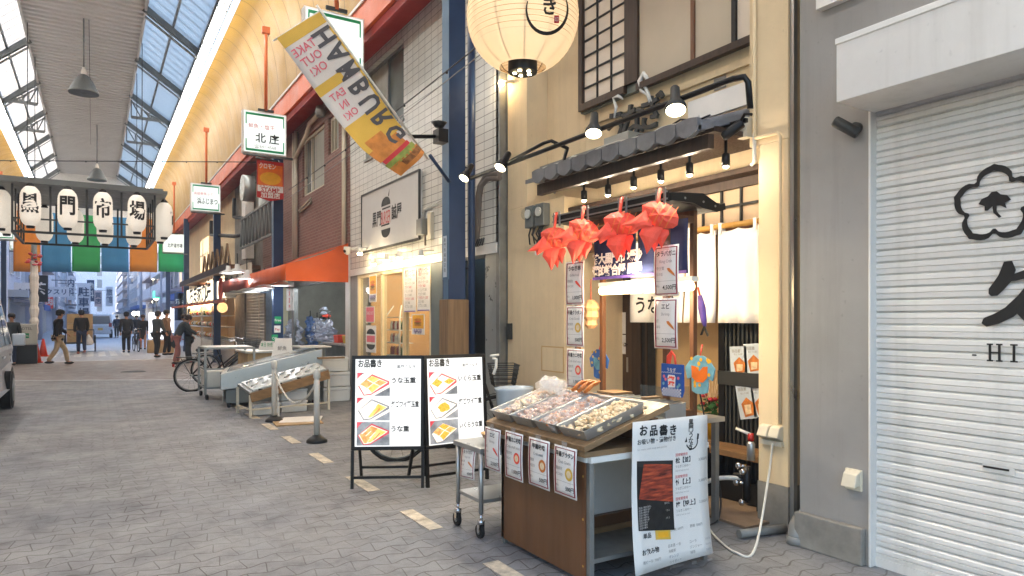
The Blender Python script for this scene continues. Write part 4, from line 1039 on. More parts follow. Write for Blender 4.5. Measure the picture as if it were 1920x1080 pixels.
# lighting rig of pipe and four floodlights
RGX = 3.42
rig = T('lamp_rail', 'long bent black pipe rail along the eave carrying floodlights', 'lamp rail', ax(1115, 250, RGX))
pA, pB = ax(872, 338, RGX), ax(1380, 146, RGX); ym = ax(1045, 280, RGX)
m = MB(); m.tube([pA, pA.lerp(pB, .5), pB + Vector((0, .02, 0)), pB + Vector((.03, -.04, .0)), pB + Vector((.04, -.06, -.04)), pB + Vector((.06, -.06, -.2))], .02, 'black_metal', 10)
qm = ax(955, 303, RGX - .05)
m.tube([qm, ax(1020, 268, RGX - .05), ax(1034, 264, RGX - .03), (RGX + .1, ax(1046, 275, RGX).y, ax(1046, 275, RGX).z), (RX, ax(1040, 275, RX).y, ax(1046, 275, RGX).z - .05)], .016, 'black_metal', 8)
m.put('rail_pipe', rig)
for i, (px, py, r_, dr) in enumerate(((870, 334, .058, (-.5, -.15, -.7)), (938, 314, .062, (-.5, -.12, -.7)), (1113, 250, .07, (-.28, -.3, -.9)), (1267, 206, .075, (-.28, -.32, -.9)))):
    q = ax(px, py, RGX - .06); d = Vector(dr).normalized()
    t = T('floodlight', ['floodlight at the far end of the pipe rail in front of the navy column', 'floodlight beside the tiled corner, second from the far end', 'floodlight under the raised letters, second from the pillar', 'largest looking floodlight, nearest the cream pillar'][i], 'floodlight', q, group='floodlights on the black pipe rail')
    m = MB(); m.lathe([(.025, -.2), (.032, -.19), (.036, -.09), (r_ * .95, -.03), (r_, .0), (r_ * .93, .004)], q, 'black_metal' if i < 2 else 'steel_dark', 18, d); m.put('lamp_housing', t)
    m = MB(); m.lathe([(r_ * .93, .002), (r_ * .7, .012), (.001, .018)], q, 'spot_glow', 18, d); m.put('lens', t)
    m = MB(); m.tube([q - d * .1, (q - d * .1).lerp(Vector((RGX, q.y + .02, q.z + .03)), .6), (RGX, q.y + .03, pA.lerp(pB, (pA.y - q.y) / (pA.y - pB.y)).z)], .014, 'black_metal', 6); m.put('bracket', t)
    lamp('flood', q + d * .05, 34, (1, .92, .74), .05, t, 110, q + d)
# big round paper lantern with crest
LC = Vector((0, 0, 0)); tt = .0045; r0 = ray(980, 32); LC = Vector((r0[0] * tt, r0[1] * tt, CAMZ + r0[2] * tt)); LR = 105 * tt
t = T('round_lantern', 'big glowing cream paper lantern with a brushed eel crest', 'lantern', LC)
m = MB(); n = 46; zc0 = -.92; pr = []
for i in range(n + 1):
    z = zc0 + (1.84) * i / n; pr.append((LR * math.sqrt(1 - (z * .985) ** 2) * (1 if i % 2 else .985), LR * z * .98))
m.lathe(pr, LC, 'lantern_paper', 48); m.v = m.v; m.f = [f for f in m.f if len(f) == 4]; m.m = m.m[:len(m.f)]; m.sm = m.sm[:len(m.f)]
m.put('paper_shade', t)
m = MB()
for i in range(12):
    a = i * math.pi / 6; m.tube([LC + Vector((math.cos(a), math.sin(a), 0)) * (LR * .965 * math.sqrt(1 - z * z)) + Vector((0, 0, LR * z * .98)) for z in [-.9 + .15 * k for k in range(13)]], .004, 'frame_wood', 4)
m.put('rib', t)
m = MB()
for i in range(1, 44):
    z = -.9 + i * .041; m.lathe([(LR * math.sqrt(1 - z * z) * .99 + .0015, LR * z * .98 - .0022), (LR * math.sqrt(1 - z * z) * .99 + .0015, LR * z * .98 + .0022)], LC, 'bamboo', 48)
m.f = [f for f in m.f if len(f) == 4]; m.m = m.m[:len(m.f)]; m.sm = m.sm[:len(m.f)]
m.put('hoop', t)
m = MB(); br = 27 * tt
m.lathe([(br, -.055), (br * 1.02, -.048), (br, .05), (br, .07)], LC - Vector((0, 0, LR * .88)), 'black_plastic', 24); m.put('lower_ring', t); m = MB(); m.lathe([(br, 0), (br, .1)], LC + Vector((0, 0, LR * .86)), 'black_plastic', 24); m.put('upper_ring', t)
m = MB()
for k in range(5): a = k * 1.257; c = LC - Vector((0, 0, LR * .88 + .056)) + Vector((math.cos(a), math.sin(a), 0)) * br * .55; m.lathe([(.016, 0), (.014, -.004), (.001, -.005)], c, 'bulb_warm', 10)
m.put('vent_glow', t)  # glowing discs stand in for lantern light coming through the vents
m = MB()
d0 = (Vector((0, 0, CAMZ)) - LC).normalized(); exl = Vector((-d0.y, d0.x, 0)).normalized(); exl = exl if exl.dot(Vector((1, -.6, 0))) > 0 else -exl; upl = d0.cross(exl).normalized(); upl = upl if upl.z > 0 else -upl
def onball(u, v, k=1.012):
    q = LR * k; w_ = math.sqrt(max(0, q * q - u * u - v * v)); return LC + exl * u + upl * v + d0 * w_
def bstroke(pts, ws, off=0):
    L, Rr = [], []
    n_ = len(pts)
    for i, (a, c) in enumerate(pts):
        p0, p1 = pts[max(0, i - 1)], pts[min(n_ - 1, i + 1)]; dx, dy = p1[0] - p0[0], p1[1] - p0[1]; dd = math.hypot(dx, dy) or 1
        L.append(onball(a - dy / dd * ws[i], c + dx / dd * ws[i], 1.012 + off)); Rr.append(onball(a + dy / dd * ws[i], c - dx / dd * ws[i], 1.012 + off))
    m.add(L + Rr, [(i, i + 1, n_ + i + 1, n_ + i) for i in range(n_ - 1)], 'black_ink')
def LP(px, py): return ((px - 980) * tt * .98, (32 - py) * tt)
cc = LP(1024, 20)
bstroke([(cc[0] + .165 * math.cos(a), cc[1] + .175 * math.sin(a)) for a in [R(160 + k * 11) for k in range(22)]], [.004 + .010 * math.sin(math.pi * k / 21) for k in range(22)])
vs_, fs, x0, x1, y0_, y1_ = glyph('ぎ', .025); gc = LP(1030, 13)
m.add([onball(gc[0] + (v.x - (x0 + x1) / 2) * .135, gc[1] + (v.y - (y0_ + y1_) / 2) * .15) for v in vs_], fs, 'black_ink')
for k, ch in enumerate('なう'):
    vs_, fs, x0, x1, y0_, y1_ = glyph(ch, .025); m.add([onball(gc[0] - .0 + (v.x - (x0 + x1) / 2) * .135, gc[1] + .15 * (k + 1) + (v.y - (y0_ + y1_) / 2) * .14) for v in vs_], fs, 'black_ink')
m.put('crest', t)
m = MB(); sc_ = LP(1041, 36); 
m.add([onball(sc_[0] + a, sc_[1] + c, 1.011) for a, c in ((-.02, -.028), (.02, -.028), (.02, .028), (-.02, .028))], [(0, 1, 2, 3)], 'red_ink')
vs_, fs, x0, x1, y0_, y1_ = glyph('印', .0); m.add([onball(sc_[0] + v.x * .034, sc_[1] + (v.y - .08) * .04, 1.0135) for v in vs_], fs, 'paper'); m.put('red_seal', t)
m = MB(); m.tube([LC + Vector((0, 0, LR * .9)), LC + Vector((0, 0, LR * .9 + .55)), (EX + .3, LC.y, LC.z + LR * .9 + .55)], .015, 'black_metal', 8); m.put('hanger_arm', t)
lamp('lantern_light', LC, 5.5, (1, .84, .6), .12, t)
mat('box_tray_d', '#2c2a29', .5); mat('eel_dark', '#3a120b', .45, var=.3, scale=20)
# ------------------------------------------------------------------ sales counter in front of the restaurant
CX0, CX1 = 2.33, 3.25
cy0, cy1 = ax(1106, 900, CX0).y, ax(940, 900, CX0).y
t = T('sales_counter', 'wood fronted sales counter on a steel frame with a sloping top board', 'counter', ((CX0 + CX1) / 2, (cy0 + cy1) / 2, 0))
m = MB(); m.box(CX0, CX0 + .018, cy0 + .035, cy1, .035, .70, 'panel_wood'); m.box(CX0 - .004, CX0 + .0, cy0 + .035, cy0 + .075, .035, .70, 'frame_wood'); m.put('front_panel', t, bevel=.002)
m = MB()
for z in (.12, .38, .62): m.lathe([(.007, 0), (.007, .003)], (CX0 - .004, cy0 + .055, z), 'bamboo', 8, (-1, 0, 0))
m.put('screw', t)
for x in (CX0 + .0, CX1 - .03):
    for y in (cy0, cy1 - .035): m = MB(); m.box(x, x + .032, y, y + .032, .0, .70, 'galvanised'); m.put('leg', t, bevel=.003)
m = MB(); m.box(CX0 - .0, CX1, cy0 - .012, cy0 + .02, .70, .735, 'white_paint'); m.box(CX0 - .012, CX0 + .02, cy0 + .02, cy1 + .03, .70, .735, 'white_paint'); m.box(CX1 - .03, CX1, cy0 + .02, cy1, .70, .735, 'white_paint'); m.box(CX0 + .02, CX1 - .03, cy1 - .03, cy1, .70, .735, 'white_paint'); m.put('top_rail', t, bevel=.003)
m = MB(); m.box(CX0 + .02, CX1, cy0 + .006, cy1, .14, .165, 'galvanised'); m.put('lower_shelf', t)
m = MB(); m.box(CX0 + .05, CX1 - .03, cy0 + .40, cy0 + .414, .2, .69, 'white_paint'); m.box(CX1 - .02, CX1 - .005, cy0 + .04, cy1 - .05, .2, .69, 'white_paint'); m.put('inner_panel', t)
m = MB(); m.box(CX0 + .04, CX1 - .03, cy0 + .36, cy0 + .398, .2, .27, 'panel_wood'); m.box(CX0 + .02, CX1 - .05, cy0 + .35, cy0 + .38, .166, .2, 'board_wood'); m.put('brace', t)
BY0, BY1 = ax(1095, 850, 2.27).y, ax(910, 795, 2.27).y
zf = ax(1095, 838, 2.27).z
sl = R(17); bf = Fr((2.27, BY1, zf), (0, -1, 0), (math.cos(sl), 0, math.sin(sl)))
BW = BY1 - BY0; BL = .66
m = MB(); m.fbox(bf, 0, BW, 0, BL, -.034, 0, 'board_wood'); m.put('top_board', t, bevel=.003)
m = MB(); m.box(2.29, CX1 - .05, BY0 + .02, BY1 - .02, .736, zf - .036, 'board_wood'); m.box(2.80, 2.85, BY0 + .04, BY1 - .04, .736, zf + .11, 'panel_wood'); m.put('board_support', t)
# steel trays with packed food
tn = ['farthest steel tray of pale packs at the left end of the sloping board', 'second steel tray from the left, pinkish packs wrapped in film', 'third steel tray from the left with mixed shellfish packs', 'nearest steel tray with loose pale chopped seafood']
rnd = random.Random(11)
tw = .232; x0s = .035
packs = []
for k in range(4):
    u0 = x0s + k * (BW - .06) / 4 ; u1 = u0 + tw + (.02 if k == 3 else 0); v0, v1 = .045, .50; dpt = .066; ins = .018
    m = MB(); P = lambda u, v, w: bf.p(u, v, w)
    o = [(u0 + ins, v0 + ins), (u1 - ins, v0 + ins), (u1 - ins, v1 - ins), (u0 + ins, v1 - ins)]; q = [(u0, v0), (u1, v0), (u1, v1), (u0, v1)]; l = [(u0 - .008, v0 - .008), (u1 + .008, v0 - .008), (u1 + .008, v1 + .008), (u0 - .008, v1 + .008)]
    V = [P(*a, .002) for a in o] + [P(*a, dpt) for a in q] + [P(*a, dpt + .003) for a in l]
    F = [(0, 1, 2, 3)] + [(i, i + 4, (i + 1) % 4 + 4, (i + 1) % 4) for i in range(4)] + [(i + 4, i + 8, (i + 1) % 4 + 8, (i + 1) % 4 + 4) for i in range(4)]
    m.add(V, F, 'stainless')
    m.thing('steel_tray', tn[k], 'tray', 'steel food trays on the sloping counter board', base=P((u0 + u1) / 2, (v0 + v1) / 2, 0), solid=.0025)
    protos = []
    for vv in range(3):
        mm = MB(); c0 = Vector((0, 0, 0)); mats_ = [['food_pale', 'food_cream', 'film'], ['food_pink', 'food_pale', 'film'], ['food_pale', 'food_orange', 'film'], ['food_cream', 'food_cream', 'food_pale']][k]
        t_ = T('food_pack', 'x', 'seafood pack', (0, 0, 0))
        for q_ in range(5): mm.lump((rnd.uniform(-.022, .022), rnd.uniform(-.018, .018), .010 + rnd.uniform(0, .014)), rnd.uniform(.011, .02), mats_[0] if rnd.random() < .55 else mats_[1], rnd, .7, .35)
        mm.put('food', t_)
        if k < 3: mm = MB(); mm.lump((0, 0, .018), .036, 'film', rnd, .55, .28, 8); mm.put('wrap', t_)
        protos.append(t_)
    lab = ['pale film-wrapped seafood pack heaped in the farthest tray', 'pinkish film-wrapped seafood pack heaped in the second tray', 'mixed shellfish pack heaped in the third tray', 'clump of pale chopped seafood heaped in the nearest tray'][k]
    used = [0, 0, 0]
    for a in range(4 if k < 3 else 5):
        for b_ in range(8 if k < 3 else 9):
            hgt = .012 + (.028 if k < 3 else .018) * (1 - abs((a - 1.5) / 3)) * (.55 + .45 * (b_ / 7))
            loc = P(u0 + .035 + (u1 - u0 - .07) * a / (3 if k < 3 else 4) + rnd.uniform(-.008, .008), v0 + .04 + (v1 - v0 - .08) * b_ / 7.6 + rnd.uniform(-.01, .01), hgt + rnd.uniform(0, .012))
            j = rnd.randrange(3); pr_ = protos[j]
            if not used[j]: o_ = pr_; used[j] = 1; o_.location = loc; o_.rotation_euler = (0, 0, rnd.uniform(0, 6))
            else: o_ = dup(pr_, loc, rnd.uniform(0, 6), scale=rnd.uniform(.8, 1.2))
            o_.rotation_euler = (rnd.uniform(-.5, .5), rnd.uniform(-.5, .5), rnd.uniform(0, 6)); o_['label'] = lab; o_['group'] = 'packs in the %s tray' % ['farthest', 'second', 'third', 'nearest'][k]
# orange crab legs pack at the back of the trays
m = MB()
for k in range(9): a = bf.p(.42 + k * .022, .47, .09 + .01 * (k % 3)); m.tube([a, a + Vector((.06, .02, .035)), a + Vector((.13, -.02 + .008 * k, .045))], [.012, .011, .006], 'food_orange', 7)
m.thing('crab_legs', 'orange crab legs bundle lying behind the steel trays', 'crab legs')
m = MB(); rnd2 = random.Random(4)
for k in range(5): m.lump(bf.p(.12 + k * .05, .44, .11 + .02 * (k % 2)), .05, 'film', rnd2, .9, .35, 9)
m.thing('film_heap', 'crumpled clear plastic film standing behind the farthest tray', 'plastic film')
# price tags
def price_tag(fr, W_, H_, jp, en, sub, price, mt_, label, group, shape='oval', tape=True):
    t = T('price_tag', label, 'price tag', fr.p(0, -H_, 0), group=group)
    m = MB(); n_ = 6; g_ = [[fr.p(-W_ / 2 + W_ * c / 3, -H_ * r_ / n_, .004 + .006 * math.sin(r_ / n_ * 3.1) ) for c in range(4)] for r_ in range(n_ + 1)]
    m.sheet(g_[::-1], 'paper'); m.put('sheet_paper', t, solid=.0012)
    f2 = fr.sh(0, 0, .0125)
    def W(r_): return .006 * math.sin(r_ * 3.1) + .0062
    m = MB()
    for a, b_ in ((.055, .0), (.06, 0)):
        pass
    i_ = .05 * W_
    for (u0, u1, v0, v1) in ((-W_ / 2 + i_, W_ / 2 - i_, -i_ - .018 * H_, -i_), (-W_ / 2 + i_, W_ / 2 - i_, -H_ + i_, -H_ + i_ + .018 * H_)):
        m.add([fr.p(u, v, W(-v / H_)) for u, v in ((u0, v0), (u1, v0), (u1, v1), (u0, v1))], [(0, 1, 2, 3)], 'maroon_ink')
    for u0, u1 in ((-W_ / 2 + i_, -W_ / 2 + 2 * i_), (W_ / 2 - 2 * i_, W_ / 2 - i_)):
        m.add([fr.p(u, -i_ - (H_ - 2 * i_) * k / 8, W(k / 8) ) for k in range(9) for u in (u0, u1)], [(2 * k, 2 * k + 2, 2 * k + 3, 2 * k + 1) for k in range(8)], 'maroon_ink')
    m.put('red_border', t)
    m = MB()
    def tx(s_, v, h, mtx, b_=0): m.text(fr, s_, 0, -v * H_, h * H_, mtx, W(v) + .0012, b_, wmax=W_ * .78)
    tx(jp, .16, .12, 'black_ink', .02); tx(en, .31, .085, 'grey_ink')
    m.text(fr, sub[0], -W_ * .38, -.45 * H_, .075 * H_, 'grey_ink', W(.45) + .0012, 0, W_ * .42, 'L'); m.text(fr, sub[1], -W_ * .38, -.57 * H_, .065 * H_, 'grey_ink', W(.57) + .0012, 0, W_ * .42, 'L')
    m.frect(fr, -W_ * .4, W_ * .4, -.705 * H_, -.70 * H_, W(.7) + .0012, 'grey_ink'); m.text(fr, '税込', -W_ * .40, -.80 * H_, .05 * H_, 'grey_ink', W(.8) + .0012, 0, None, 'L'); m.text(fr, price + '円', W_ * .40, -.825 * H_, .115 * H_, 'black_ink', W(.82) + .0012, .015, W_ * .64, 'R')
    m.put('lettering', t)
    m = MB(); cx_, cy_ = W_ * .2, -.53 * H_; w_ = W(.5) + .0016
    if shape == 'oval':
        m.fpoly(fr, [(cx_ + W_ * .17 * math.cos(a * .45), cy_ + W_ * .17 * math.sin(a * .45)) for a in range(14)], w_, mt_); m.fpoly(fr, [(cx_ + W_ * .1 * math.cos(a * .45), cy_ + W_ * .1 * math.sin(a * .45)) for a in range(14)], w_ + .0005, 'food_cream')
    else:
        m.fpoly(fr, [(cx_ - W_ * .15, cy_ + H_ * .075), (cx_ - W_ * .05, cy_ + H_ * .08), (cx_ + W_ * .14, cy_ - H_ * .03), (cx_ + W_ * .2, cy_ - H_ * .1), (cx_ + W_ * .08, cy_ - H_ * .06), (cx_ - W_ * .1, cy_ + H_ * .02)], w_, mt_)
    m.put('picture', t)
    if tape: m = MB(); m.frect(fr, -W_ * .12, W_ * .12, -.035, .03, .012, 'film'); m.put('tape', t)
    return t
TG = 'paper price tags taped along the counter front'
def tagx(x0, x1, y0, y1, X, *a, **k):
    p, q = ax(x0, y0, X), ax(x1, y0, X); z1 = ax((x0 + x1) / 2, y1, X).z
    fr = FX(X, (p.y + q.y) / 2, p.z); return price_tag(fr, p.y - q.y, p.z - z1, *a, **k)
tagx(911, 940, 799, 882, 2.255, 'エビ', 'Shrimp', ('虾', '새우'), '2,500', 'fish_red', 'counter price tag with a red shrimp and 2,500, leftmost on the front edge', TG, shape='long')
tagx(949, 982, 806, 899, 2.255, '甲羅カニ味噌', 'Crab shell miso', ('蟹黄壳', '게내장'), '1,000', 'fish_red', 'counter price tag with a red crab picture and 1,000, second from left', TG)
tagx(993, 1032, 818, 914, 2.255, '甲羅味噌', 'Crab miso', ('蟹黄', '게된장'), '500', 'food_orange', 'counter price tag with a round orange picture and 500, third from left', TG)
tagx(1041, 1083, 832, 931, 2.255, '甲羅グラタン', 'Crab Gratin', ('蟹焗壳', '게그라탕'), '500', 'flag_yellow', 'counter price tag with a round yellow picture and 500, nearest the corner', TG)
# ------------------------------------------------------------------ stall frame behind the counter
FXX, BXX, FYY, BYY = 3.50, 3.77, 3.59, 4.64
tb = T('stall_table', 'steel work table behind the sales counter under the wooden stall frame', 'table', (3.55, 4.1, 0))
m = MB(); m.box(3.2, 3.95, 3.45, 4.85, .745, .78, 'stainless'); m.put('table_top', tb, bevel=.004)
for x in (3.24, 3.9):
    for y in (3.5, 4.8): m = MB(); m.box(x - .02, x + .02, y - .02, y + .02, 0.0, .745, 'galvanised'); m.put('leg', tb)
st = T('market_stall', 'dark wooden stall frame with a small black roof and a bright tube lamp', 'stall frame', (3.63, 4.1, .78))
for x, y, c in ((FXX, FYY, 'frame_wood'), (BXX, FYY, 'frame_wood'), (FXX, BYY, 'frame_wood'), (BXX, BYY, 'frame_wood')):
    m = MB(); m.box(x - .02, x + .02, y - .02, y + .02, .785, 2.33, c); m.put('post', st, bevel=.003)
m = MB()
for a, c in (((FXX + .02, FYY), (BXX - .02, FYY)), ((FXX + .02, BYY), (BXX - .02, BYY))): m.box(a[0], c[0], a[1] - .02, a[1] + .02, .785, .83, 'frame_wood')
for x in (FXX, BXX): m.box(x - .02, x + .02, FYY + .02, BYY - .02, .785, .825, 'frame_wood'); m.box(x - .018, x + .018, FYY + .02, BYY - .02, 2.25, 2.3, 'frame_wood')
m.box(FXX + .02, BXX - .02, FYY - .018, FYY + .018, 2.2, 2.25, 'frame_wood'); m.put('rail', st)
m = MB(); zf_ = 2.365; 
yr0, yr1 = ax(1255, 362, 3.38).y, ax(1040, 408, 3.38).y
m.add([(3.38, yr0, zf_), (3.38, yr1, zf_), (3.9, yr1, zf_ - .03), (3.9, yr0, zf_ - .03), (3.38, yr0, zf_ - .05), (3.38, yr1, zf_ - .05), (3.9, yr1, zf_ - .08), (3.9, yr0, zf_ - .08)], [(0, 1, 2, 3), (7, 6, 5, 4), (0, 4, 5, 1), (1, 5, 6, 2), (2, 6, 7, 3), (3, 7, 4, 0)], 'black_metal')
m.box(3.365, 3.38, yr0 - .0, yr1, zf_ - .06, zf_ + .012, 'black_metal'); m.put('roof', st)
m = MB(); m.box(3.355, 3.365, yr0, yr1, zf_ + .004, zf_ + .014, 'galvanised'); m.box(3.355, 3.365, yr0, yr1, zf_ - .045, zf_ - .035, 'galvanised'); m.put('roof_trim', st)
m = MB(); fr = Fr((3.38, yr0, zf_), (1, 0, 0), (0, 0, 1))
m.fpoly(fr, [(.0, .0), (.30, .02), (.46, -.045), (.52, -.03), (.53, -.075), (.44, -.10), (.3, -.085), (.2, -.055), (.0, -.055)], .03, 'black_metal', .028)
for u, v in ((.12, -.03), (.3, -.04), (.42, -.06)): m.lathe([(.008, 0), (.008, .004)], fr.p(u, v, .03), 'galvanised', 8, (0, -1, 0))
m.put('roof_end', st)
m = MB(); qa, qb = ax(1128, 543, 3.62), ax(1297, 540, 3.62); zL = (qa.z + qb.z) / 2
for a, b_ in ((qa.y, (qa.y + qb.y) / 2 + .03), ((qa.y + qb.y) / 2 - .03, qb.y)): m.tube([(3.62, a, zL), (3.62, b_, zL)], .033, 'fluor_warm', 10)
m.put('tube_lamp', st)
m = MB(); m.box(3.6, 3.67, qb.y - .02, qa.y + .02, zL + .036, zL + .07, 'white_plastic'); m.put('lamp_batten', st)
m = MB(); fr = FX(3.60, 0, 0); ya_, yb_ = ax(1114, 480, 3.6).y, ax(1290, 480, 3.6).y; zt_, zb_ = ax(1160, 430, 3.6).z, ax(1160, 522, 3.6).z
for s0, s1 in ((ya_, ya_ + (yb_ - ya_) * .5 + .01), (ya_ + (yb_ - ya_) * .5 - .01, yb_)):
    m.sheet([[(3.6 + .012 * math.sin(c * 1.1 + r_ * .4) * r_ / 4, s0 + (s1 - s0) * c / 10, zb_ + (zt_ - zb_) * (1 - r_ / 4)) for c in range(11)] for r_ in range(5)], 'noren_navy')
nv = T('navy_curtain', 'navy cloth with white boxed characters under the stall roof', 'curtain', (3.6, (ya_ + yb_) / 2, zb_)); m.put('cloth', nv, solid=.003)
m = MB(); W_ = ya_ - yb_; hC = .094
for r_, s_ in enumerate(('特大黒門市場沙', '選的鮮合優原鰻')):
    for k, ch in enumerate(s_): m.text(fr, ch, -ya_ + .045 + k * .082 + (.03 if k > 4 else 0), zb_ + .17 - r_ * .098, hC, 'noren_white', .02, .035)
m.put('lettering', nv)
m = MB(); m.frect(fr, -ya_, -yb_, zb_ + .0, zb_ + .022, .016, 'purple_cloth'); m.put('hem_band', nv)
lamp('stall_light', (3.58, (qa.y + qb.y) / 2, zL), 42, (1, .82, .56), .1, st)
TG2 = 'paper price tags hung on the stall posts'
X2 = 3.44
tagx(1062, 1096, 492, 572, X2, 'うなぎ串', 'Grilled eel', ('烤鳗鱼', '장어꼬치'), '1,000', 'fish_red', 'upper hanging tag on the far stall post with a red skewer picture', TG2, shape='long')
tagx(1063, 1096, 574, 650, X2, '甲羅グラタン', 'Crab Gratin', ('蟹焗壳', '게그라탕'), '500', 'flag_yellow', 'middle hanging tag on the far stall post with a pale yellow picture', TG2)
tagx(1064, 1096, 653, 728, X2, '甲羅カニ味噌', 'Crab shell miso', ('蟹黄壳', '게내장'), '1,000', 'fish_red', 'lowest hanging tag on the far stall post with a red crab picture', TG2)
tagx(1228, 1274, 463, 555, X2, 'タラバガニ', 'King Crab', ('帝王蟹', '킹크랩'), '4,500', 'food_orange', 'hanging king crab tag of 4,500 on the near stall post', TG2, shape='long')
tagx(1228, 1272, 560, 654, X2, 'エビ', 'Shrimp', ('虾', '새우'), '2,500', 'food_orange', 'hanging shrimp tag of 2,500 on the near stall post below the crab tag', TG2, shape='long')
# goldfish lanterns
def goldfish(px, py, label, tilt, s_=1.12):
    p = ax(px, py, 3.33)
    t = T('goldfish_lantern', label, 'goldfish lantern', p, group='red goldfish lanterns along the stall roof')
    cs, sn = math.cos(tilt), math.sin(tilt); q_ = .00121 * s_; h_ = Vector((.62, -.78, 0))
    f2 = Fr(p, h_ * cs + Vector((0, 0, sn)), h_ * -sn + Vector((0, 0, cs)))
    def outline(px_): return [(a * q_ * 1.12, -c * q_ * (.82 if c > 60 else .95)) for a, c in px_]
    def folded(px_, w0, bulge, off=(0, 0)):
        # paper folded over: both faces rise to a ridge, the edge stays sharp
        o_ = outline(px_); n_ = len(o_); cx_, cy_ = sum(a for a, c in o_) / n_ + off[0], sum(c for a, c in o_) / n_ + off[1]; mm = MB()
        mid = [((a + cx_) / 2, (c + cy_) / 2) for a, c in o_]
        V = [f2.p(a, c, w0) for a, c in o_] + [f2.p(a, c, w0 + bulge * (.8 if k % 2 else .62)) for k, (a, c) in enumerate(mid)] + [f2.p(cx_, cy_, w0 + bulge)] + [f2.p(a, c, w0 - bulge * .7) for a, c in mid] + [f2.p(cx_, cy_, w0 - bulge)]
        F = []
        for k in range(n_):
            j = (k + 1) % n_; F += [(k, j, n_ + j, n_ + k), (n_ + k, n_ + j, 2 * n_), (j, k, 2 * n_ + 1 + k, 2 * n_ + 1 + j), (2 * n_ + 1 + j, 2 * n_ + 1 + k, 3 * n_ + 1)]
        mm.add(V, F, 'fish_red'); return mm
    folded([(-78, -62), (-40, -82), (0, -86), (40, -74), (74, -46), (92, -5), (90, 35), (70, 62), (30, 66), (0, 56), (-35, 34), (-62, 2), (-76, -30)], 0, .058).put('body', t)
    m = MB()
    for k in range(4):
        for j in range(7):
            u0_, u1_ = -48 + k * 30, -40 + k * 30
            a0_ = (u0_ + j * 7.5, 30 - j * 16 + k * 8); a1_ = (u0_ + (j + 1) * 7.5, 30 - (j + 1) * 16 + k * 8)
            wv = lambda a: .064 * max(.1, 1 - ((a[0] - 8) / 95) ** 2 - ((a[1] + 8) / 90) ** 2) + .006
            m.add([f2.p(a0_[0] * q_, -a0_[1] * q_, wv(a0_)), f2.p((a0_[0] + 4) * q_, -a0_[1] * q_, wv(a0_)), f2.p((a1_[0] + 4) * q_, -a1_[1] * q_, wv(a1_)), f2.p(a1_[0] * q_, -a1_[1] * q_, wv(a1_))], [(0, 1, 2, 3)], 'fish_line')
    m.put('stripe', t)
    folded([(-58, -35), (-105, 10), (-165, 52), (-112, 56), (-108, 100), (-58, 70), (-18, 52), (-30, 10)], .02, .022).put('side_fin', t)
    folded([(-62, 50), (-78, 110), (-52, 168), (-34, 232), (-14, 186), (8, 140), (28, 62), (-10, 48)], .012, .018).put('tail', t)
    folded([(2, 56), (4, 120), (14, 160), (28, 188), (40, 140), (56, 96), (52, 60)], -.015, .015).put('tail', t)
    folded([(-20, 58), (-30, 150), (-4, 214), (12, 150), (14, 60)], -.03, .012).put('tail', t)
    m = MB(); m.tube([p + Vector((0, 0, .07 * s_)), p + Vector((0, 0, .115)), (3.35, p.y, 2.40)], .012, 'fish_red', 6); m.put('hook_band', t)
    m = MB(); m.box(3.345, 3.356, p.y - .05, p.y - .035, 2.28, 2.40, 'galvanised'); m.box(3.345, 3.356, p.y + .03, p.y + .045, 2.28, 2.40, 'galvanised'); m.put('clip', t)
goldfish(1040, 450, 'red goldfish lantern farthest left, against the cream wall', .1)
goldfish(1092, 436, 'red goldfish lantern, second from the far end of the stall roof', -.1)
goldfish(1163, 424, 'red goldfish lantern in front of the navy cloth', .12)
goldfish(1234, 408, 'red goldfish lantern nearest the roof end, above the king crab tag', -.1)
# hanging paper toys
def bag():
    q = ax(1261, 712, 3.40); fr = FX(3.40, q.y, q.z); t = T('festival_bag', 'blue festival paper bag with red handles and a checkered bottom', 'paper bag', q + Vector((0, 0, -.11)))
    m = MB(); m.fpoly(fr, [(-.098, .108), (.098, .108), (.102, -.07), (.085, -.115), (-.085, -.115), (-.102, -.07)], .01, 'bag_blue', .02); m.put('bag_body', t)
    m = MB()
    for r_ in range(5):
        for c in range(14):
            if (r_ + c) % 2: m.frect(fr, -.091 + c * .013, -.078 + c * .013, -.113 + r_ * .011, -.102 + r_ * .011, .0115, 'paper')
    for c in range(22): m.frect(fr, -.096 + c * .0088, -.092 + c * .0088, .044 + .003 * (c % 2), .050 + .003 * (c % 2), .0115, 'paper')
    m.put('checker', t)
    m = MB(); m.fpoly(fr, [(-.03 + .0, -.055), (.036, -.05), (.04, .02), (.03, .034), (-.028, .034), (-.036, .02)], .0115, 'paper'); m.text(fr, '祭', .002, -.008, .07, 'fish_red', .0125, .03); m.text(fr, 'うなぎ', 0, .068, .03, 'paper', .0115, .01)
    for a, c in ((-.07, .02), (-.075, -.03), (-.055, -.0), (.065, .015), (.075, -.03), (.06, -.045)): m.fpoly(fr, [(a + .012 * math.cos(k), c + .012 * math.sin(k)) for k in range(6)], .0115, 'happi_sky' if c < 0 else 'pink_ink')
    m.put('print', t)
    m = MB(); m.tube([fr.p(-.05, .105, .0), fr.p(-.045, .16, .0), fr.p(-.01, .195, 0), fr.p(.02, .165, 0), fr.p(.03, .105, .0)], .008, 'fish_red', 6); m.fpoly(fr, [(-.055, .105), (-.02, .105), (-.0, .2), (-.04, .16)], -.0, 'fish_red', .003); m.put('handle', t)
bag()
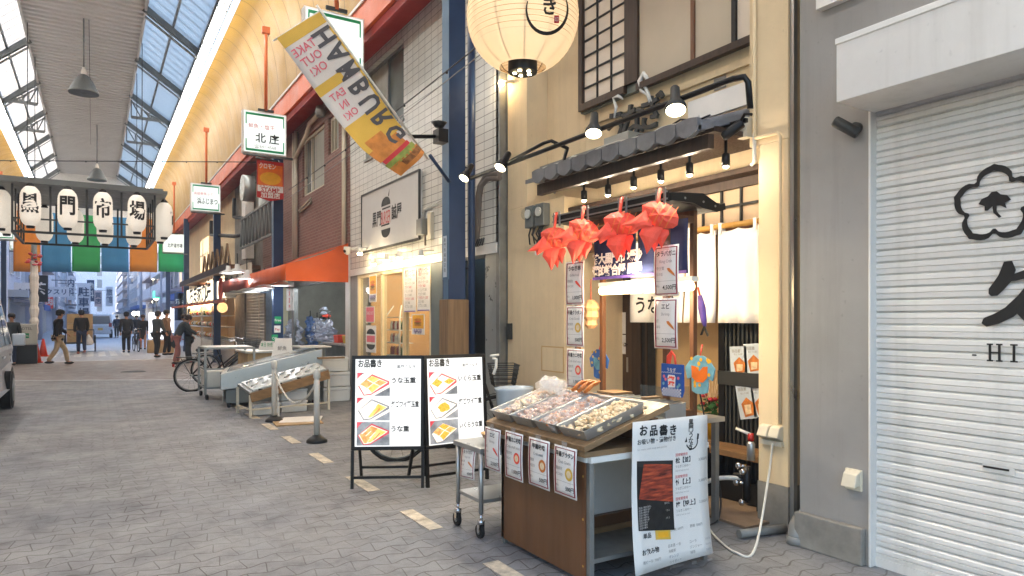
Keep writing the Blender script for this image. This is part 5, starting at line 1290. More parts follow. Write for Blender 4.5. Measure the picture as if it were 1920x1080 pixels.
def happi(px, py, X, s_, c1, c2, c3, label):
    q = ax(px, py, X); fr = FX(X, q.y, q.z); t = T('happi_fan', label, 'paper decoration', q)
    o = [(-.03, .12), (.03, .12), (.075, .095), (.125, .04), (.105, -.035), (.07, -.02), (.065, -.11), (.03, -.125), (-.03, -.125), (-.065, -.11), (-.07, -.02), (-.105, -.035), (-.125, .04), (-.075, .095)]
    m = MB(); m.fpoly(fr, [(a * s_, c * s_) for a, c in o], .008, c1, .012); m.put('paper_coat', t)
    m = MB(); m.fpoly(fr, [(a * s_, c * s_) for a, c in ((-.07, .055), (-.03, .05), (0, .02), (.03, .05), (.07, .055), (.065, -.02), (.03, -.05), (-.03, -.05), (-.065, -.02))], .0095, c2)
    rnd = random.Random(int(px))
    for k in range(16): a, c = rnd.uniform(-.1, .1) * s_, rnd.uniform(-.11, .11) * s_; (abs(a) < .06 * s_ or c > -.02) and m.fpoly(fr, [(a + .013 * s_ * math.cos(j * 1.05), c + .013 * s_ * math.sin(j * 1.05)) for j in range(6)], .0085 + .00005 * k, c3)
    m.put('print', t)
    m = MB(); m.tube([fr.p(0, .12 * s_, 0), fr.p(0.0, .19 * s_, -.02)], .006, 'fish_red', 5); m.put('loop', t)
happi(1313, 702, 3.72, 1.12, 'happi_sky', 'orange_ink', 'yellow_ink', 'yellow and sky blue paper coat with an orange chest on the stall post')
happi(1124, 682, 3.80, 1.05, 'happi_blue', 'happi_sky', 'flag_yellow', 'blue paper coat hung behind the orange-lit stall post')
q = ax(1108, 588, 3.7); t = T('paper_ornament', 'crumpled pale orange paper lantern ornament behind the hanging tags', 'ornament', q); m = MB(); rn = random.Random(8)
m.lathe([(.03, -.13), (.06, -.1), (.05, -.06), (.075, -.03), (.06, .02), (.08, .05), (.06, .09), (.03, .12)], q, 'paper_lamp', 9, smooth=False); m.put('paper_shade', t)
m = MB(); m.tube([q + Vector((0, 0, .12)), q + Vector((0, 0, .3))], .005, 'fish_red', 4); m.put('cord', t)
q = ax(1316, 590, 3.8); t = T('carp_streamer', 'purple carp streamer with a black forked tail on the stall post', 'streamer', q); m = MB()
m.tube([q + Vector((0, .02, .14)), q + Vector((0, 0, .05)), q + Vector((0, -.02, -.05)), q + Vector((0, -.03, -.09))], [.016, .028, .02, .01], 'purple_cloth', 8); m.put('body', t)
m = MB(); fr = FX(3.79, q.y - .03, q.z - .09); m.fpoly(fr, [(0, .02), (-.04, -.06), (-.02, -.06), (0, -.02), (.03, -.07), (.045, -.06)], 0, 'black_ink', .004); m.put('tail', t)
m = MB(); m.tube([q + Vector((0, .02, .14)), q + Vector((-.02, .02, .2))], .008, 'fish_red', 5); m.put('loop', t)
# grill on the table
g_ = T('table_grill', 'steel grill box with bolted front on the stall table', 'grill', (3.36, 4.2, .78))
ga, gb = ax(1102, 750, 3.26).y, ax(1246, 750, 3.26).y
m = MB(); m.box(3.26, 3.46, gb, ga, .782, .80, 'stainless'); m.box(3.26, 3.27, gb, ga, .80, .865, 'glass'); m.box(3.255, 3.27, gb, ga, .865, .925, 'stainless'); m.box(3.44, 3.46, gb, ga, .80, .925, 'stainless'); m.box(3.27, 3.44, gb, gb + .01, .80, .92, 'stainless'); m.put('grill_body', g_, bevel=.002)
m = MB()
for k in range(7): m.lathe([(.011, 0), (.011, .006), (.005, .008)], (3.255, gb + .08 + k * (ga - gb - .16) / 6, .895), 'black_metal', 8, (-1, 0, 0)); m.lathe([(.006, .0), (.006, .009)], (3.254, gb + .08 + k * (ga - gb - .16) / 6, .895), 'chrome', 8, (-1, 0, 0))
m.put('bolt', g_)
m = MB()
for k in range(12): y = gb + .05 + k * (ga - gb - .1) / 11; m.tube([(3.27, y, .93), (3.45, y, .93)], .004, 'galvanised', 5)
m.box(3.27, 3.45, ga - .3, ga - .1, .934, .95, 'board_wood'); m.box(3.28, 3.42, gb + .2, gb + .25, .934, .95, 'board_wood'); m.put('grate', g_)
# acrylic sneeze box on the right
m = MB(); 
for a in ((3.53, 3.535, 3.62, 3.9), ): m.box(*a, .80, 1.0, 'glass')
m.box(3.52, 3.75, 3.612, 3.617, .835, 1.0, 'glass'); m.thing('clear_screen', 'low clear acrylic screen inside the foot of the stall frame', 'screen')
# hanging poster on the cart side
PY = cy0 - .055
p0, p1 = ay(1184, 793, PY), ay(1324, 782, PY); zb0 = ay(1180, 1060, PY).z
t = T('menu_poster', 'large white paper menu poster with an eel photo hung from the counter side', 'poster', ((p0.x + p1.x) / 2, PY, .08))
W_ = p1.x - p0.x; H_ = .85; fr = Fr((p0.x, PY, p0.z + .005), (1, 0, .0), (0, 0, 1))
def bz(v): return .010 + .055 * max(0, (-v / H_ - .35)) ** 2 * 2
m = MB(); m.sheet([[(fr.o.x + W_ * c / 8 + .0 - .02 * (1 - r_ / 12) * (1 - c / 8) + .0, PY - bz(-H_ * (1 - r_ / 12)) + .012 * math.sin(c / 8 * 3.1) * (1 - r_ / 12), fr.o.z - H_ * (1 - r_ / 12) + (.0 if r_ else .02 * c / 8)) for c in range(9)] for r_ in range(13)], 'poster_paper'); m.put('sheet_paper', t, solid=.0012)
class PF(Fr):
    def p(s, u, v, w=0): return Vector((s.o.x + u, PY - bz(v) + .012 * math.sin(u / W_ * 3.1) * (-v / H_) - w - .0015, s.o.z + v))
pf = PF(fr.o, (1, 0, 0), (0, 0, 1))
def pu(px): return (px - 1184) / 140 * W_
def pv(px, py): return -((py - 793) + (px - 1184) * .08) / 267 * H_ * (1 + (px - 1184) / 140 * .075)
m = MB()
def PT(s_, px, py, h, mt_='black_ink', al='L', b_=0, wm=None): m.text(pf, s_, pu(px), pv(px, py), h, mt_, .0008, b_, wm, al)
for k, ch in enumerate('お品書き'): PT(ch, 1203 + k * 18, 808, .066, b_=.03, al='C')
PT('お吸い物・漬物付き', 1192, 829, .034, b_=.015, wm=.30)
PT('Set menu with soup and pickles', 1192, 842, .018, 'pale_ink', wm=.28)
for k, ch in enumerate('黒門うなぎ'): PT(ch, 1291, 795 + k * 11, .042, al='C', b_=.02)
for k, (jp, y) in enumerate((('松【並】', 862), ('竹【上】', 901), ('梅【特上】', 940))):
    PT('国産鰻使用', 1262, y - 9, .02, 'red_ink'); PT(jp, 1262, y + 1, .036, b_=.02); PT('3,300円', 1322, y - 3 - k * 2, .022, 'grey_ink', 'R'); PT('うなぎ二分の一', 1262, y + 12, .018, 'grey_ink'); PT('Half of eel on rice', 1262, y + 19, .015, 'pale_ink')
PT('単品', 1199, 994, .032, b_=.02); PT('玉子焼  600円', 1248, 985, .018, 'grey_ink'); PT('肝焼  550円', 1286, 978, .02, 'grey_ink')
PT('お飲み物', 1195, 1022, .034, b_=.02); PT('瓶ビール  700円', 1195, 1039, .02, 'grey_ink')
for k in range(5): PT(('日本酒 一合', '烏龍茶', 'オレンジ', 'ハイボール', 'レモン酎ハイ')[k], 1243, 1012 + k * 9, .02, 'grey_ink'); PT(('コーラ', 'ジンジャー', '緑茶', '珈琲', '焼酎')[k], 1283, 1005 + k * 9, .02, 'grey_ink'); PT(('300円', '350円', '300円', '400円', '500円')[k], 1321, 998 + k * 9, .016, 'pale_ink', 'R')
m.put('lettering', t)
m = MB(); cu, cv = pu(1293), pv(1293, 829)
P_ = []
for r_ in (.05, .042): P_ += [(cu + r_ * math.cos(R(200 + k * 11)), cv + r_ * 1.0 * math.sin(R(200 + k * 11))) for k in range(17)]
m.add([pf.p(a, c, .0012) for a, c in P_], [(k, k + 1, 18 + k, 17 + k) for k in range(16)], 'black_ink'); m.fpoly(pf, [(cu + .04, cv + .01), (cu + .055, cv + .01), (cu + .058, cv + .04), (cu + .045, cv + .045)], .0012, 'black_ink'); m.fpoly(pf, [(cu - .06, cv - .0), (cu - .04, cv - .0), (cu - .045, cv + .03), (cu - .052, cv + .012)], .0012, 'black_ink'); m.put('crest', t)
m = MB()
def PQ(pts, w_, mt_): m.add([pf.p(pu(a), pv(a, c), w_) for a, c in pts], [tuple(range(len(pts)))], mt_)
def PG(x0, x1, y0, y1, w_, mt_, n_=6): m.add([pf.p(pu(a), pv(a, y0 + (y1 - y0) * k / n_), w_) for k in range(n_ + 1) for a in (x0, x1)], [(2 * k, 2 * k + 2, 2 * k + 3, 2 * k + 1) for k in range(n_)], mt_)
PG(1191, 1257, 862, 984, .001, 'black_ink')
PQ([(1193, 862), (1255, 862), (1257, 875), (1193, 872)], .0016, 'box_tray_d')
PQ([(1203, 867), (1254, 869), (1257, 935), (1194, 929)], .0022, 'eel_print')
PQ([(1198, 918), (1256, 922), (1256, 927), (1197, 924)], .0026, 'eel_dark'); PQ([(1201, 890), (1256, 893), (1256, 897), (1200, 894)], .0026, 'eel_dark')
PQ([(1222, 899), (1229, 889), (1240, 886), (1238, 894), (1228, 902)], .003, 'leaf')
PQ([(1221, 983), (1249, 982), (1249, 1000), (1221, 1000)], .001, 'flag_yellow'); PQ([(1226, 987), (1245, 986), (1245, 996), (1226, 997)], .0016, 'yellow_ink')
m.put('photo_print', t)
m = MB()
for k in range(9): m.text(pf, '国産の鰻を秘伝のたれで香ばしく焼き上げ'[:18 - (k % 3) * 4], pu(1193), pv(1193, 945 + k * 4.4), .0135, 'pale_ink', .0022, 0, None, 'L')
m.put('fine_print', t)
# ------------------------------------------------------------------ small stainless trolley at the counter end
tx0, tx1 = 2.25, 2.75; ty0, ty1 = az(913, 1008, 0).y, az(863, 985, 0).y
t = T('steel_trolley', 'small stainless trolley on black castors beside the sales counter', 'trolley', ((tx0 + tx1) / 2, (ty0 + ty1) / 2, 0))
ztop_ = ax(860, 826, tx0).z
m = MB(); m.box(tx0 - .02, tx1 + .02, ty0 - .02, ty1 + .04, ztop_ - .035, ztop_, 'stainless'); m.put('top_shelf', t, bevel=.004)
m = MB(); m.box(tx0 + .0, tx1, ty0 + .0, ty1, .235, .262, 'stainless'); m.put('lower_shelf', t, bevel=.004)
for x in (tx0, tx1):
    for y in (ty0, ty1):
        m = MB(); m.tube([(x, y, .17), (x, y, ztop_ - .03)], .017, 'stainless', 10); m.put('leg', t)
        m = MB(); m.tube([(x, y, .11), (x, y, .17)], .011, 'chrome', 8); m.lathe([(.026, .10), (.026, .125), (.016, .13)], (x, y, 0), 'chrome', 12); m.box(x - .022, x - .017, y - .01, y + .02, .045, .1, 'chrome'); m.box(x + .017, x + .022, y - .01, y + .02, .045, .1, 'chrome'); wh = m.put('castor', t)
        m = MB(); m.lathe([(.0471, -.012), (.048, -.01), (.048, .01), (.0471, .012)], (x, y + .015, .048), 'rubber', 18, (1, 0, 0)); m.lathe([(.022, -.014), (.022, .014)], (x, y + .015, .048), 'galvanised', 12, (1, 0, 0)); m.put('wheel', wh)
tagx(864, 890, 835, 898, tx0 - .03, 'タラバガニ', 'King Crab', ('帝王蟹', '킹크랩'), '4,500', 'food_orange', 'tilted king crab price tag hanging on the small steel trolley', TG, shape='long')
tagO = [o for o in bpy.data.objects if o.get('label', '').startswith('tilted king')][0]; tagO.rotation_euler = (-.09, .12, 0)
m = MB(); q = Vector((2.42, ty0 + .1, ztop_)); m.lathe([(.06, 0), (.1, .07), (.105, .075), (.095, .07), (.055, .006)], q, 'cardboard', 14); m.thing('paper_bowl', 'brown bowl standing on the small steel trolley', 'bowl')
# ------------------------------------------------------------------ lit menu boards
def menu_board(a, b_, label, dishes, names):
    a = Vector((*a, 0)); b_ = Vector((*b_, 0)); W_ = (b_ - a).length; ex = (b_ - a).normalized(); bk = Vector((-ex.y, ex.x, 0))
    tl = Vector((0, 0, 1)) * 1.0 + bk * .06; fr = Fr(a, ex, tl)
    t = T('menu_board', label, 'lit menu board', (a + b_) / 2, group='lit menu boards on the pavement')
    zb_, zt_ = .335, 1.172; fw = .032
    m = MB(); m.fbox(fr, 0, W_, zb_, zb_ + fw, -.05, 0, 'black_metal'); m.fbox(fr, 0, W_, zt_ - fw, zt_, -.05, 0, 'black_metal')
    for u in (0, W_ - fw): m.fbox(fr, u, u + fw, zb_ + fw, zt_ - fw, -.05, 0, 'black_metal')
    m.fbox(fr, 0, W_, zb_ + fw, zt_ - fw, -.055, -.03, 'black_metal'); m.put('frame', t, bevel=.004)
    for u in (0, W_ - .026): m = MB(); m.fbox(fr, u, u + .026, .0, zb_, -.03, 0, 'black_metal'); m.put('leg', t)
    for u in (.01, W_ - .036):
        m = MB(); m.bar(fr.p(u + .013, 1.0, -.05), a + ex * (u + .013) + bk * .46 + Vector((0, 0, .0)), .024, 'black_metal'); m.put('leg', t)
    m = MB(); m.fbox(fr, .026, W_ - .026, .085, .108, -.026, -.004, 'black_metal'); c0 = a + bk * .42; m.bar(c0 + ex * .03 + Vector((0, 0, .1)), c0 + ex * (W_ - .03) + Vector((0, 0, .1)), .022, 'black_metal'); m.put('cross_rail', t)
    iw, ih = W_ - 2 * fw, zt_ - zb_ - 2 * fw; f2 = fr.sh(fw, zb_ + fw, -.012)
    m = MB(); m.frect(f2, 0, iw, 0, ih, 0, 'lightbox'); fp = m.put('light_panel', t)
    m = MB(); m.text(f2, 'お品書き', .04 * iw, .95 * ih, .075, 'box_ink', .002, .03, .36 * iw, 'L'); m.text(f2, '黒門うなぎ', .92 * iw, .91 * ih, .034, 'box_ink', .002, .01, .3 * iw, 'R'); m.text(f2, 'うな重・玉重・いくら', .04 * iw, .885 * ih, .02, 'box_grey', .002, 0, .3 * iw, 'L')
    for k, nm in enumerate(names):
        y = (.80, .525, .245)[k] * ih
        m.text(f2, '国産うなぎ', .57 * iw, y + .03, .018, 'box_pink', .002, 0, None, 'L'); m.text(f2, nm, .55 * iw, y - .035, .056, 'box_ink', .002, .03, .42 * iw, 'L')
        m.text(f2, 'ふっくら焼いた鰻と玉子', .56 * iw, y - .075, .015, 'box_grey', .002, 0, .3 * iw, 'L'); m.text(f2, 'Eel and egg on rice', .56 * iw, y - .1, .015, 'box_grey', .002, 0, .3 * iw, 'L'); m.text(f2, '税込 2,500円', .95 * iw, y - .135, .022, 'box_grey', .002, 0, .26 * iw, 'R')
    m.put('lettering', t)
    for k, kind in enumerate(dishes):
        y0, y1 = ((.575, .845), (.295, .56), (.012, .28))[k]; f3 = f2.sh(.028 * iw, y0 * ih, .002); w_, h_ = .5 * iw, (y1 - y0) * ih; m = MB()
        def Q(pts, w__, mt_): m.fpoly(f3, [(x * w_, y * h_) for x, y in pts], w__, mt_)
        Q([(0, 0), (1, 0), (1, 1), (0, 1)], 0, 'box_rice' if k != 2 else 'box_tray')
        Q([(0, .78), (.22, .98), (.0, 1)], .0005, 'box_tray'); Q([(.5, 0), (1, 0), (1, .38)], .0005, 'box_tray')
        Q([(.03, .42), (.45, .93), (.98, .62), (.98, .5), (.42, .05), (.2, .02)], .001, 'box_red' if kind[4] else 'box_tray')
        Q([(.06, .44), (.45, .86), (.94, .58), (.42, .1), (.22, .06)], .0015, 'box_rice')
        if kind[3] == 'quad':
            Q([(.1, .5), (.27, .7), (.48, .55), (.3, .34)], .002, kind[0]); Q([(.3, .73), (.46, .85), (.68, .72), (.5, .57)], .002, kind[1]); Q([(.33, .32), (.5, .53), (.68, .42), (.45, .14)], .002, kind[1]); Q([(.52, .56), (.7, .7), (.9, .58), (.7, .43)], .002, kind[0])
        elif kind[3] == 'blob':
            Q([(.5 + (.2 + .03 * math.sin(j * 3)) * math.cos(j * .45), .5 + (.2 + .03 * math.cos(j * 2)) * math.sin(j * .45)) for j in range(14)], .002, kind[0])
        else:
            Q([(.09, .46), (.45, .83), (.64, .72), (.3, .1), (.22, .1)], .002, kind[0]); Q([(.64, .72), (.9, .57), (.42, .14), (.33, .13)], .002, kind[1])
            for j in range(4): Q([(.14 + j * .12, .5 - j * .09), (.3 + j * .13, .68 - j * .05), (.32 + j * .13, .66 - j * .05), (.16 + j * .12, .48 - j * .09)], .0025, 'box_red' if j == 3 else 'box_rice')
        Q([(.0, .72), (.16, .98), (.3, 1), (.0, 1)], .0028, 'box_red')
        m.put('dish_photo', fp)
    return t
menu_board((1.926, 5.857), (2.493, 5.554), 'lit menu board with egg and eel rice boxes, standing farther left', [('box_eel', 'box_egg', 0, 'quad', True), ('box_rice', 'box_egg', 0, 'strip', False), ('box_eel', 'box_egg', 0, 'strip', True)], ['うな玉重', '紅ズワイ蟹玉重', 'うな重'])
menu_board((2.515, 5.535), (3.15, 5.545), 'lit menu board with orange roe rice boxes, beside the sales counter', [('box_roe', 'box_rice', 0, 'quad', True), ('box_roe', 'box_egg', 0, 'blob', False), ('box_eel', 'box_roe', 0, 'quad', False)], ['いくら玉重', '紅ズワイ蟹重', 'いくらうな重'])
m = MB(); m.tube([(3.17, 5.52, 1.13), (3.2, 5.5, 1.12), (3.2, 5.5, 1.05), (3.17, 5.5, .98)], .014, 'white_plastic', 8); m.tube([(3.15, 5.53, 1.15), (3.23, 5.5, 1.16)], .012, 'white_plastic', 6); m.thing('hook_strap', 'white plastic strap hooked on the right menu board corner', 'strap')
# clear bin and white tub behind the boards
q = az(938, 850, 0); q = Vector((3.55, 5.75, 0)); t = T('clear_bin', 'translucent plastic bin between the menu boards and the cream wall', 'bin', q)
m = MB(); m.lathe([(.15, 0), (.19, .62), (.21, .64), (.205, .66), (.18, .66), (.14, .02)], q + Vector((0, 0, .16)), 'bin_plastic', 20, sy=.8); m.put('bin_body', t)
m = MB(); m.lathe([(.17, 0), (.17, .16)], q, 'white_plastic', 16, sy=.8); m.put('stand', t)
# bicycles
def bicycle(label, group=None, basket=True):
    t = T('bicycle', label, 'bicycle', (0, 0, 0), group=group); r_ = .33
    for x in (0, 1.08):
        m = MB(); c = Vector((x, 0, r_)); m.tube([c + Vector((r_ * math.cos(a * .2618), 0, r_ * math.sin(a * .2618))) for a in range(25)], .019, 'rubber', 8, False)
        w_ = m.put('wheel', t); m = MB(); m.tube([c + Vector(((r_ - .03) * math.cos(a * .2618), 0, (r_ - .03) * math.sin(a * .2618))) for a in range(25)], .011, 'galvanised', 6, False); m.put('rim', w_)
        m = MB(); m.tube([c + Vector((0, -.05, 0)), c + Vector((0, .05, 0))], .025, 'galvanised', 8)
        for k in range(14): a = k * .4488; m.tube([c + Vector((0, .03 * (-1) ** k, 0)), c + Vector(((r_ - .03) * math.cos(a), 0, (r_ - .03) * math.sin(a)))], .0025, 'chrome', 4)
        m.put('spoke', w_)
        m = MB(); m.sheet([[c + Vector(((r_ + .035) * math.cos(R(20 + k * 13)), yy, (r_ + .035) * math.sin(R(20 + k * 13)))) for k in range(11)] for yy in (-.028, .028)], 'steel_dark'); m.put('mudguard', t, solid=.002)
    m = MB(); bb = Vector((.45, 0, .3)); st_ = Vector((.26, 0, .78)); hd = Vector((.93, 0, .80))
    for a, c in ((bb, st_), (bb, hd - Vector((0, 0, .1))), (bb + Vector((0, 0, .1)), hd - Vector((.01, 0, .03))), ((0, 0, r_), bb), ((0, 0, r_), (.3, 0, .66)), (hd, (1.08, 0, r_))): m.tube([a, c], .017, 'black_metal', 8)
    m.put('frame', t)
    m = MB(); m.tube([hd, hd + Vector((-.04, 0, .2))], .014, 'chrome', 8); m.tube([hd + Vector((-.25, .27, .22)), hd + Vector((-.1, .22, .24)), hd + Vector((-.04, 0, .2)), hd + Vector((-.1, -.22, .24)), hd + Vector((-.25, -.27, .22))], .012, 'chrome', 8); m.put('handlebar', t)
    m = MB(); m.lathe([(.001, -.03), (.08, -.03), (.1, 0), (.09, .035), (.001, .045)], st_ + Vector((-.05, 0, .06)), 'black_plastic', 12, sx=1.35); m.put('saddle', t)
    m = MB(); m.lathe([(.085, -.004), (.085, .004)], bb + Vector((0, -.05, 0)), 'steel_grey', 16, (0, 1, 0)); m.tube([bb + Vector((0, -.08, 0)), bb + Vector((.1, -.08, -.14))], .01, 'steel_grey', 6); m.box(.5, .6, -.17, -.08, .15, .175, 'rubber'); m.put('crank', t)
    m = MB(); m.box(-.28, .18, -.07, .07, .70, .715, 'steel_dark'); m.tube([(-.2, .05, .7), (0, .05, r_)], .007, 'steel_dark', 5); m.put('rack', t)
    if basket:
        m = MB(); c = hd + Vector((.2, 0, .1))
        for k in range(6):
            z = c.z - .12 + k * .045; q_ = .11 + .008 * k; m.tube([(c.x - q_, -q_ - .04, z), (c.x + q_, -q_ - .04, z), (c.x + q_, q_ + .04, z), (c.x - q_, q_ + .04, z), (c.x - q_, -q_ - .04, z)], .005, 'steel_dark', 4)
        for k in range(9):
            y = -.15 + k * .0375
            for xx in (-1, 1): m.tube([(c.x + xx * .11, y * .8, c.z - .12), (c.x + xx * .15, y, c.z + .11)], .004, 'steel_dark', 4)
        m.put('basket', t)
    m = MB(); m.box(-.36, -.33, -.03, .03, .52, .58, 'tail_red'); m.put('rear_light', t)
    return t
bk1 = bicycle('black bicycle standing behind the lit menu boards', 'parked bicycles'); bk1.location = (2.72, 6.75, 0); bk1.rotation_euler = (0, 0, R(-22))
bk2 = dup(bk1, (1.72, 15.4, 0), R(8), 'black bicycle with a front basket parked before the lit shop, rear wheel to the street')
bk3 = dup(bk1, (2.2, 17.0, 0), R(16), 'bicycle with a front basket standing behind the nearer parked one')
# ------------------------------------------------------------------ white tiled building with the burger shop
WX = 4.1; w0, w1 = 7.0, ax(657, 500, WX).y; zt0 = ax(760, 487, WX).z
b = T('tiled_building', 'white tiled building with a burger shop window and a logo board', 'building', (4.8, 9.7, 0))
m = MB()
ua, ub = ax(757, 100, WX), ax(684, 100, WX); uz0 = ax(757, 222, WX).z
la, lb = ax(725, 260, WX).y, ax(686, 260, WX).y; lz0, lz1 = ax(700, 292, WX).z, ax(700, 240, WX).z
wz1 = ax(757, 70, WX).z
def wall_holes(m, X, T_, y0, y1, z0, z1, holes, mt_):
    ys = sorted({y0, y1, *[h[0] for h in holes], *[h[1] for h in holes]}); zs = sorted({z0, z1, *[h[2] for h in holes], *[h[3] for h in holes]})
    for a, c in zip(ys, ys[1:]):
        run = None
        for d, f_ in zip(zs, zs[1:]):
            hole = any(h[0] <= (a + c) / 2 <= h[1] and h[2] <= (d + f_) / 2 <= h[3] for h in holes)
            if hole:
                if run is not None: m.box(X, X + T_, a, c, run, d, mt_); run = None
            elif run is None: run = d
        if run is not None: m.box(X, X + T_, a, c, run, z1, mt_)
hs = [(ua.y, ub.y, uz0, wz1), (la, lb, lz0, lz1)]
wall_holes(m, WX, .25, w0, w1, zt0, 7, hs, 'white_tile'); m.box(WX + .25, WX + 1.5, w0, w0 + .2, zt0, 7, 'white_tile'); m.put('wall', b)
for (y0, y1, z0, z1) in hs:
    m = MB(); fr = FX(WX + .12, 0, 0); m.fbox(fr, -y1, -y0, z0, z1, -.02, -.0, 'window_dark'); wn = m.put('window', b)
    m = MB(); f_ = .05
    for a in ((-y1, -y1 + f_, z0, z1), (-y0 - f_, -y0, z0, z1), (-y1 + f_, -y0 - f_, z0, z0 + f_), (-y1 + f_, -y0 - f_, z1 - f_, z1), ((-y1 - y0) / 2 - .025, (-y1 - y0) / 2 + .025, z0 + f_, z1 - f_)): m.fbox(fr, *a, .0, .04, 'galvanised')
    m.put('frame', wn); m = MB(); m.fbox(fr, -y1 + .05, (-y1 - y0) / 2, z0 + .05, z1 - .05, .002, .006, 'curtain'); m.put('curtain', wn)
    m = MB(); m.box(WX - .03, WX + .12, y0 - .03, y1 + .03, z0 - .04, z0, 'galvanised'); m.put('sill', wn)
# logo board
pA, pB = ax(678, 366, WX - .06), ax(786, 318, WX - .06); zA = ax(786, 448, WX - .06).z; fr = FX(WX - .06, pA.y, zA); W_ = pA.y - pB.y; H_ = pB.z - zA
t = T('burger_signboard', 'pale grey board with a burger drawing and dark and red letters', 'sign', (WX - .03, (pA.y + pB.y) / 2, zA))
m = MB(); m.fbox(fr, 0, W_, 0, H_, -.05, 0, 'board_grey'); mat('board_grey', '#c9c8c5', .5, var=.03); m.put('board', t)
m = MB(); m.border(fr, -.01, W_ + .01, -.01, H_ + .01, -.02, .03, 'steel_dark', .03); m.put('frame', t)
m = MB(); cx_, cz_ = W_ * .47, H_ * .5; s_ = .36
def half(up, y): return [(cx_ + .2 * math.cos(math.pi * k / 10), y + up * .14 * math.sin(math.pi * k / 10) ** .8) for k in range(11)][::up]
m.fpoly(fr, half(1, cz_ + .17), .003, 'steel_dark'); m.fpoly(fr, half(-1, cz_ - .21), .003, 'steel_dark'); m.fpoly(fr, [(cx_ + .1, cz_ + .32), (cx_ + .14, cz_ + .29), (cx_ + .17, cz_ + .42)], .003, 'steel_dark')
m.frect(fr, cx_ - .16, cx_ + .2, cz_ + .115, cz_ + .14, .003, 'steel_dark'); m.frect(fr, cx_ - .2, cx_ + .16, cz_ - .155, cz_ - .13, .003, 'steel_dark'); m.put('burger_drawing', t)
m = MB(); m.text(fr, '黒門', cx_ - .42, cz_, .27, 'steel_dark', .003, .02, .4); m.text(fr, '誠屋', cx_ + .46, cz_ + .02, .25, 'steel_dark', .003, .02, .42); m.text(fr, 'BURGER', cx_, cz_ - .01, .30, 'red_ink', .003, .0, .40); m.put('lettering', t)
# small lamps below the board
for i, (px, py) in enumerate(((675, 477), (700, 497), (725, 491), (749, 486), (789, 484))):
    q = ax(px, py, WX - .2); t = T('sign_spotlight', ['shop spot lamp nearest the orange awning', 'second burger shop spot lamp from the awning', 'middle burger shop spot lamp under the logo board', 'fourth burger shop spot lamp from the awning', 'burger shop spot lamp nearest the navy column'][i], 'spot lamp', q, group='spot lamps over the burger shop window')
    m = MB(); m.lathe([(.03, .0), (.045, .03), (.03, .12)], q, 'white_plastic', 12); m.tube([q + Vector((0, 0, .1)), q + Vector((.2, 0, .12))], .01, 'white_plastic', 6); m.put('lamp_body', t)
    m = MB(); m.lathe([(.03, -.012), (.044, .01), (.04, .028)], q, 'bulb_warm', 12); m.put('bulb', t)
    lamp('spot_light', q + Vector((-.05, 0, -.06)), 2.5, (1, .78, .5), .03, t)
for i, (px, py) in enumerate(((690, 466), (764, 444))):
    q = ax(px, py, WX - .3); lamp('board_light', q, 2.2, (1, .8, .52), .03)
# shop front below
m = MB(); fz = zt0
sL, sR = ax(670, 600, WX).y, ax(808, 600, WX).y
m.box(WX + .0, WX + .2, sL, w1, 0, fz, 'grey_render'); m.box(WX, WX + .25, ax(833, 600, WX).y - .25, sR, 0, fz, 'teal_panel'); m.box(WX + .03, WX + .25, sR, sL, 0, .75, 'white_paint'); m.box(WX + .6, WX + .7, w0, sR, 0, fz, 'teal_panel'); m.box(WX - .02, WX + .25, w0 + .02, w1, fz - .12, fz, 'white_paint')
m.put('shopfront_wall', b)
m = MB(); fr = FX(WX + .02, 0, 0); zs = .75
for y in (sR + .0, sL - .06, ax(716, 600, WX).y, ax(757, 600, WX).y): m.box(WX + .0, WX + .09, y, y + .05, zs, fz - .12, 'cream_frame')
mat('cream_frame', '#d9c7a0', .5)
m.box(WX, WX + .09, sR + .05, sL - .06, fz - .18, fz - .12, 'cream_frame'); m.box(WX - .03, WX + .12, sR, sL, zs - .0, zs + .05, 'cream_frame'); m.put('window_frame', b)
m = MB(); m.box(WX + .04, WX + .046, sR + .05, sL - .06, zs + .05, fz - .18, 'glass'); m.put('shop_window', b)
m = MB(); m.box(WX + .25, 6.6, sL - .03, sL, 0, fz, 'amber_wall'); m.box(6.6, 6.65, sR, sL, 0, fz, 'amber_wall'); m.box(WX + .25, 6.6, sR - .03, sR, 0, fz, 'amber_wall'); m.box(WX + .25, 6.6, sR, sL, fz - .1, fz - .05, 'cream_render'); m.box(WX + .25, 6.6, sR, sL, 0, .03, 'board_wood'); m.box(5.4, 5.9, sR + .3, sL - .6, .03, 1.0, 'board_wood'); m.put('interior', b)
lamp('shop_light', (5.2, (sL + sR) / 2, fz - .35), 60, (1, .8, .52), .2, b)
def poster(x0, x1, y0, y1, X, label, build, mt_='paper', group=None):
    a, c = ax(x0, y0, X), ax(x1, y1, X); fr = FX(X, a.y, c.z); W_, H_ = a.y - c.y, a.z - c.z; m = MB(); m.fbox(fr, 0, W_, 0, H_, -.004, 0, mt_); build(m, fr, W_, H_); return m.thing('wall_poster', label, 'poster', group)
def bl_menu(m, fr, W_, H_):
    m.text(fr, '黒門バーガー', W_ / 2, H_ * .94, .075, 'maroon_ink', .002, .01, W_ * .8)
    for k in range(9): m.text(fr, ['特製バーガー 850', 'チーズ 950', '和牛バーガー 1,800', 'フライ 400', 'ドリンク 300', 'セット 600', 'アボカド 1,000', 'エビ 900', 'ダブル 1,300'][k], W_ * .1, H_ * (.85 - k * .09), .055, 'red_ink' if k % 3 == 0 else 'grey_ink', .002, 0, W_ * .8, 'L')
    m.frect(fr, W_ * .05, W_ * .95, H_ * .01, H_ * .03, .002, 'purple_cloth')
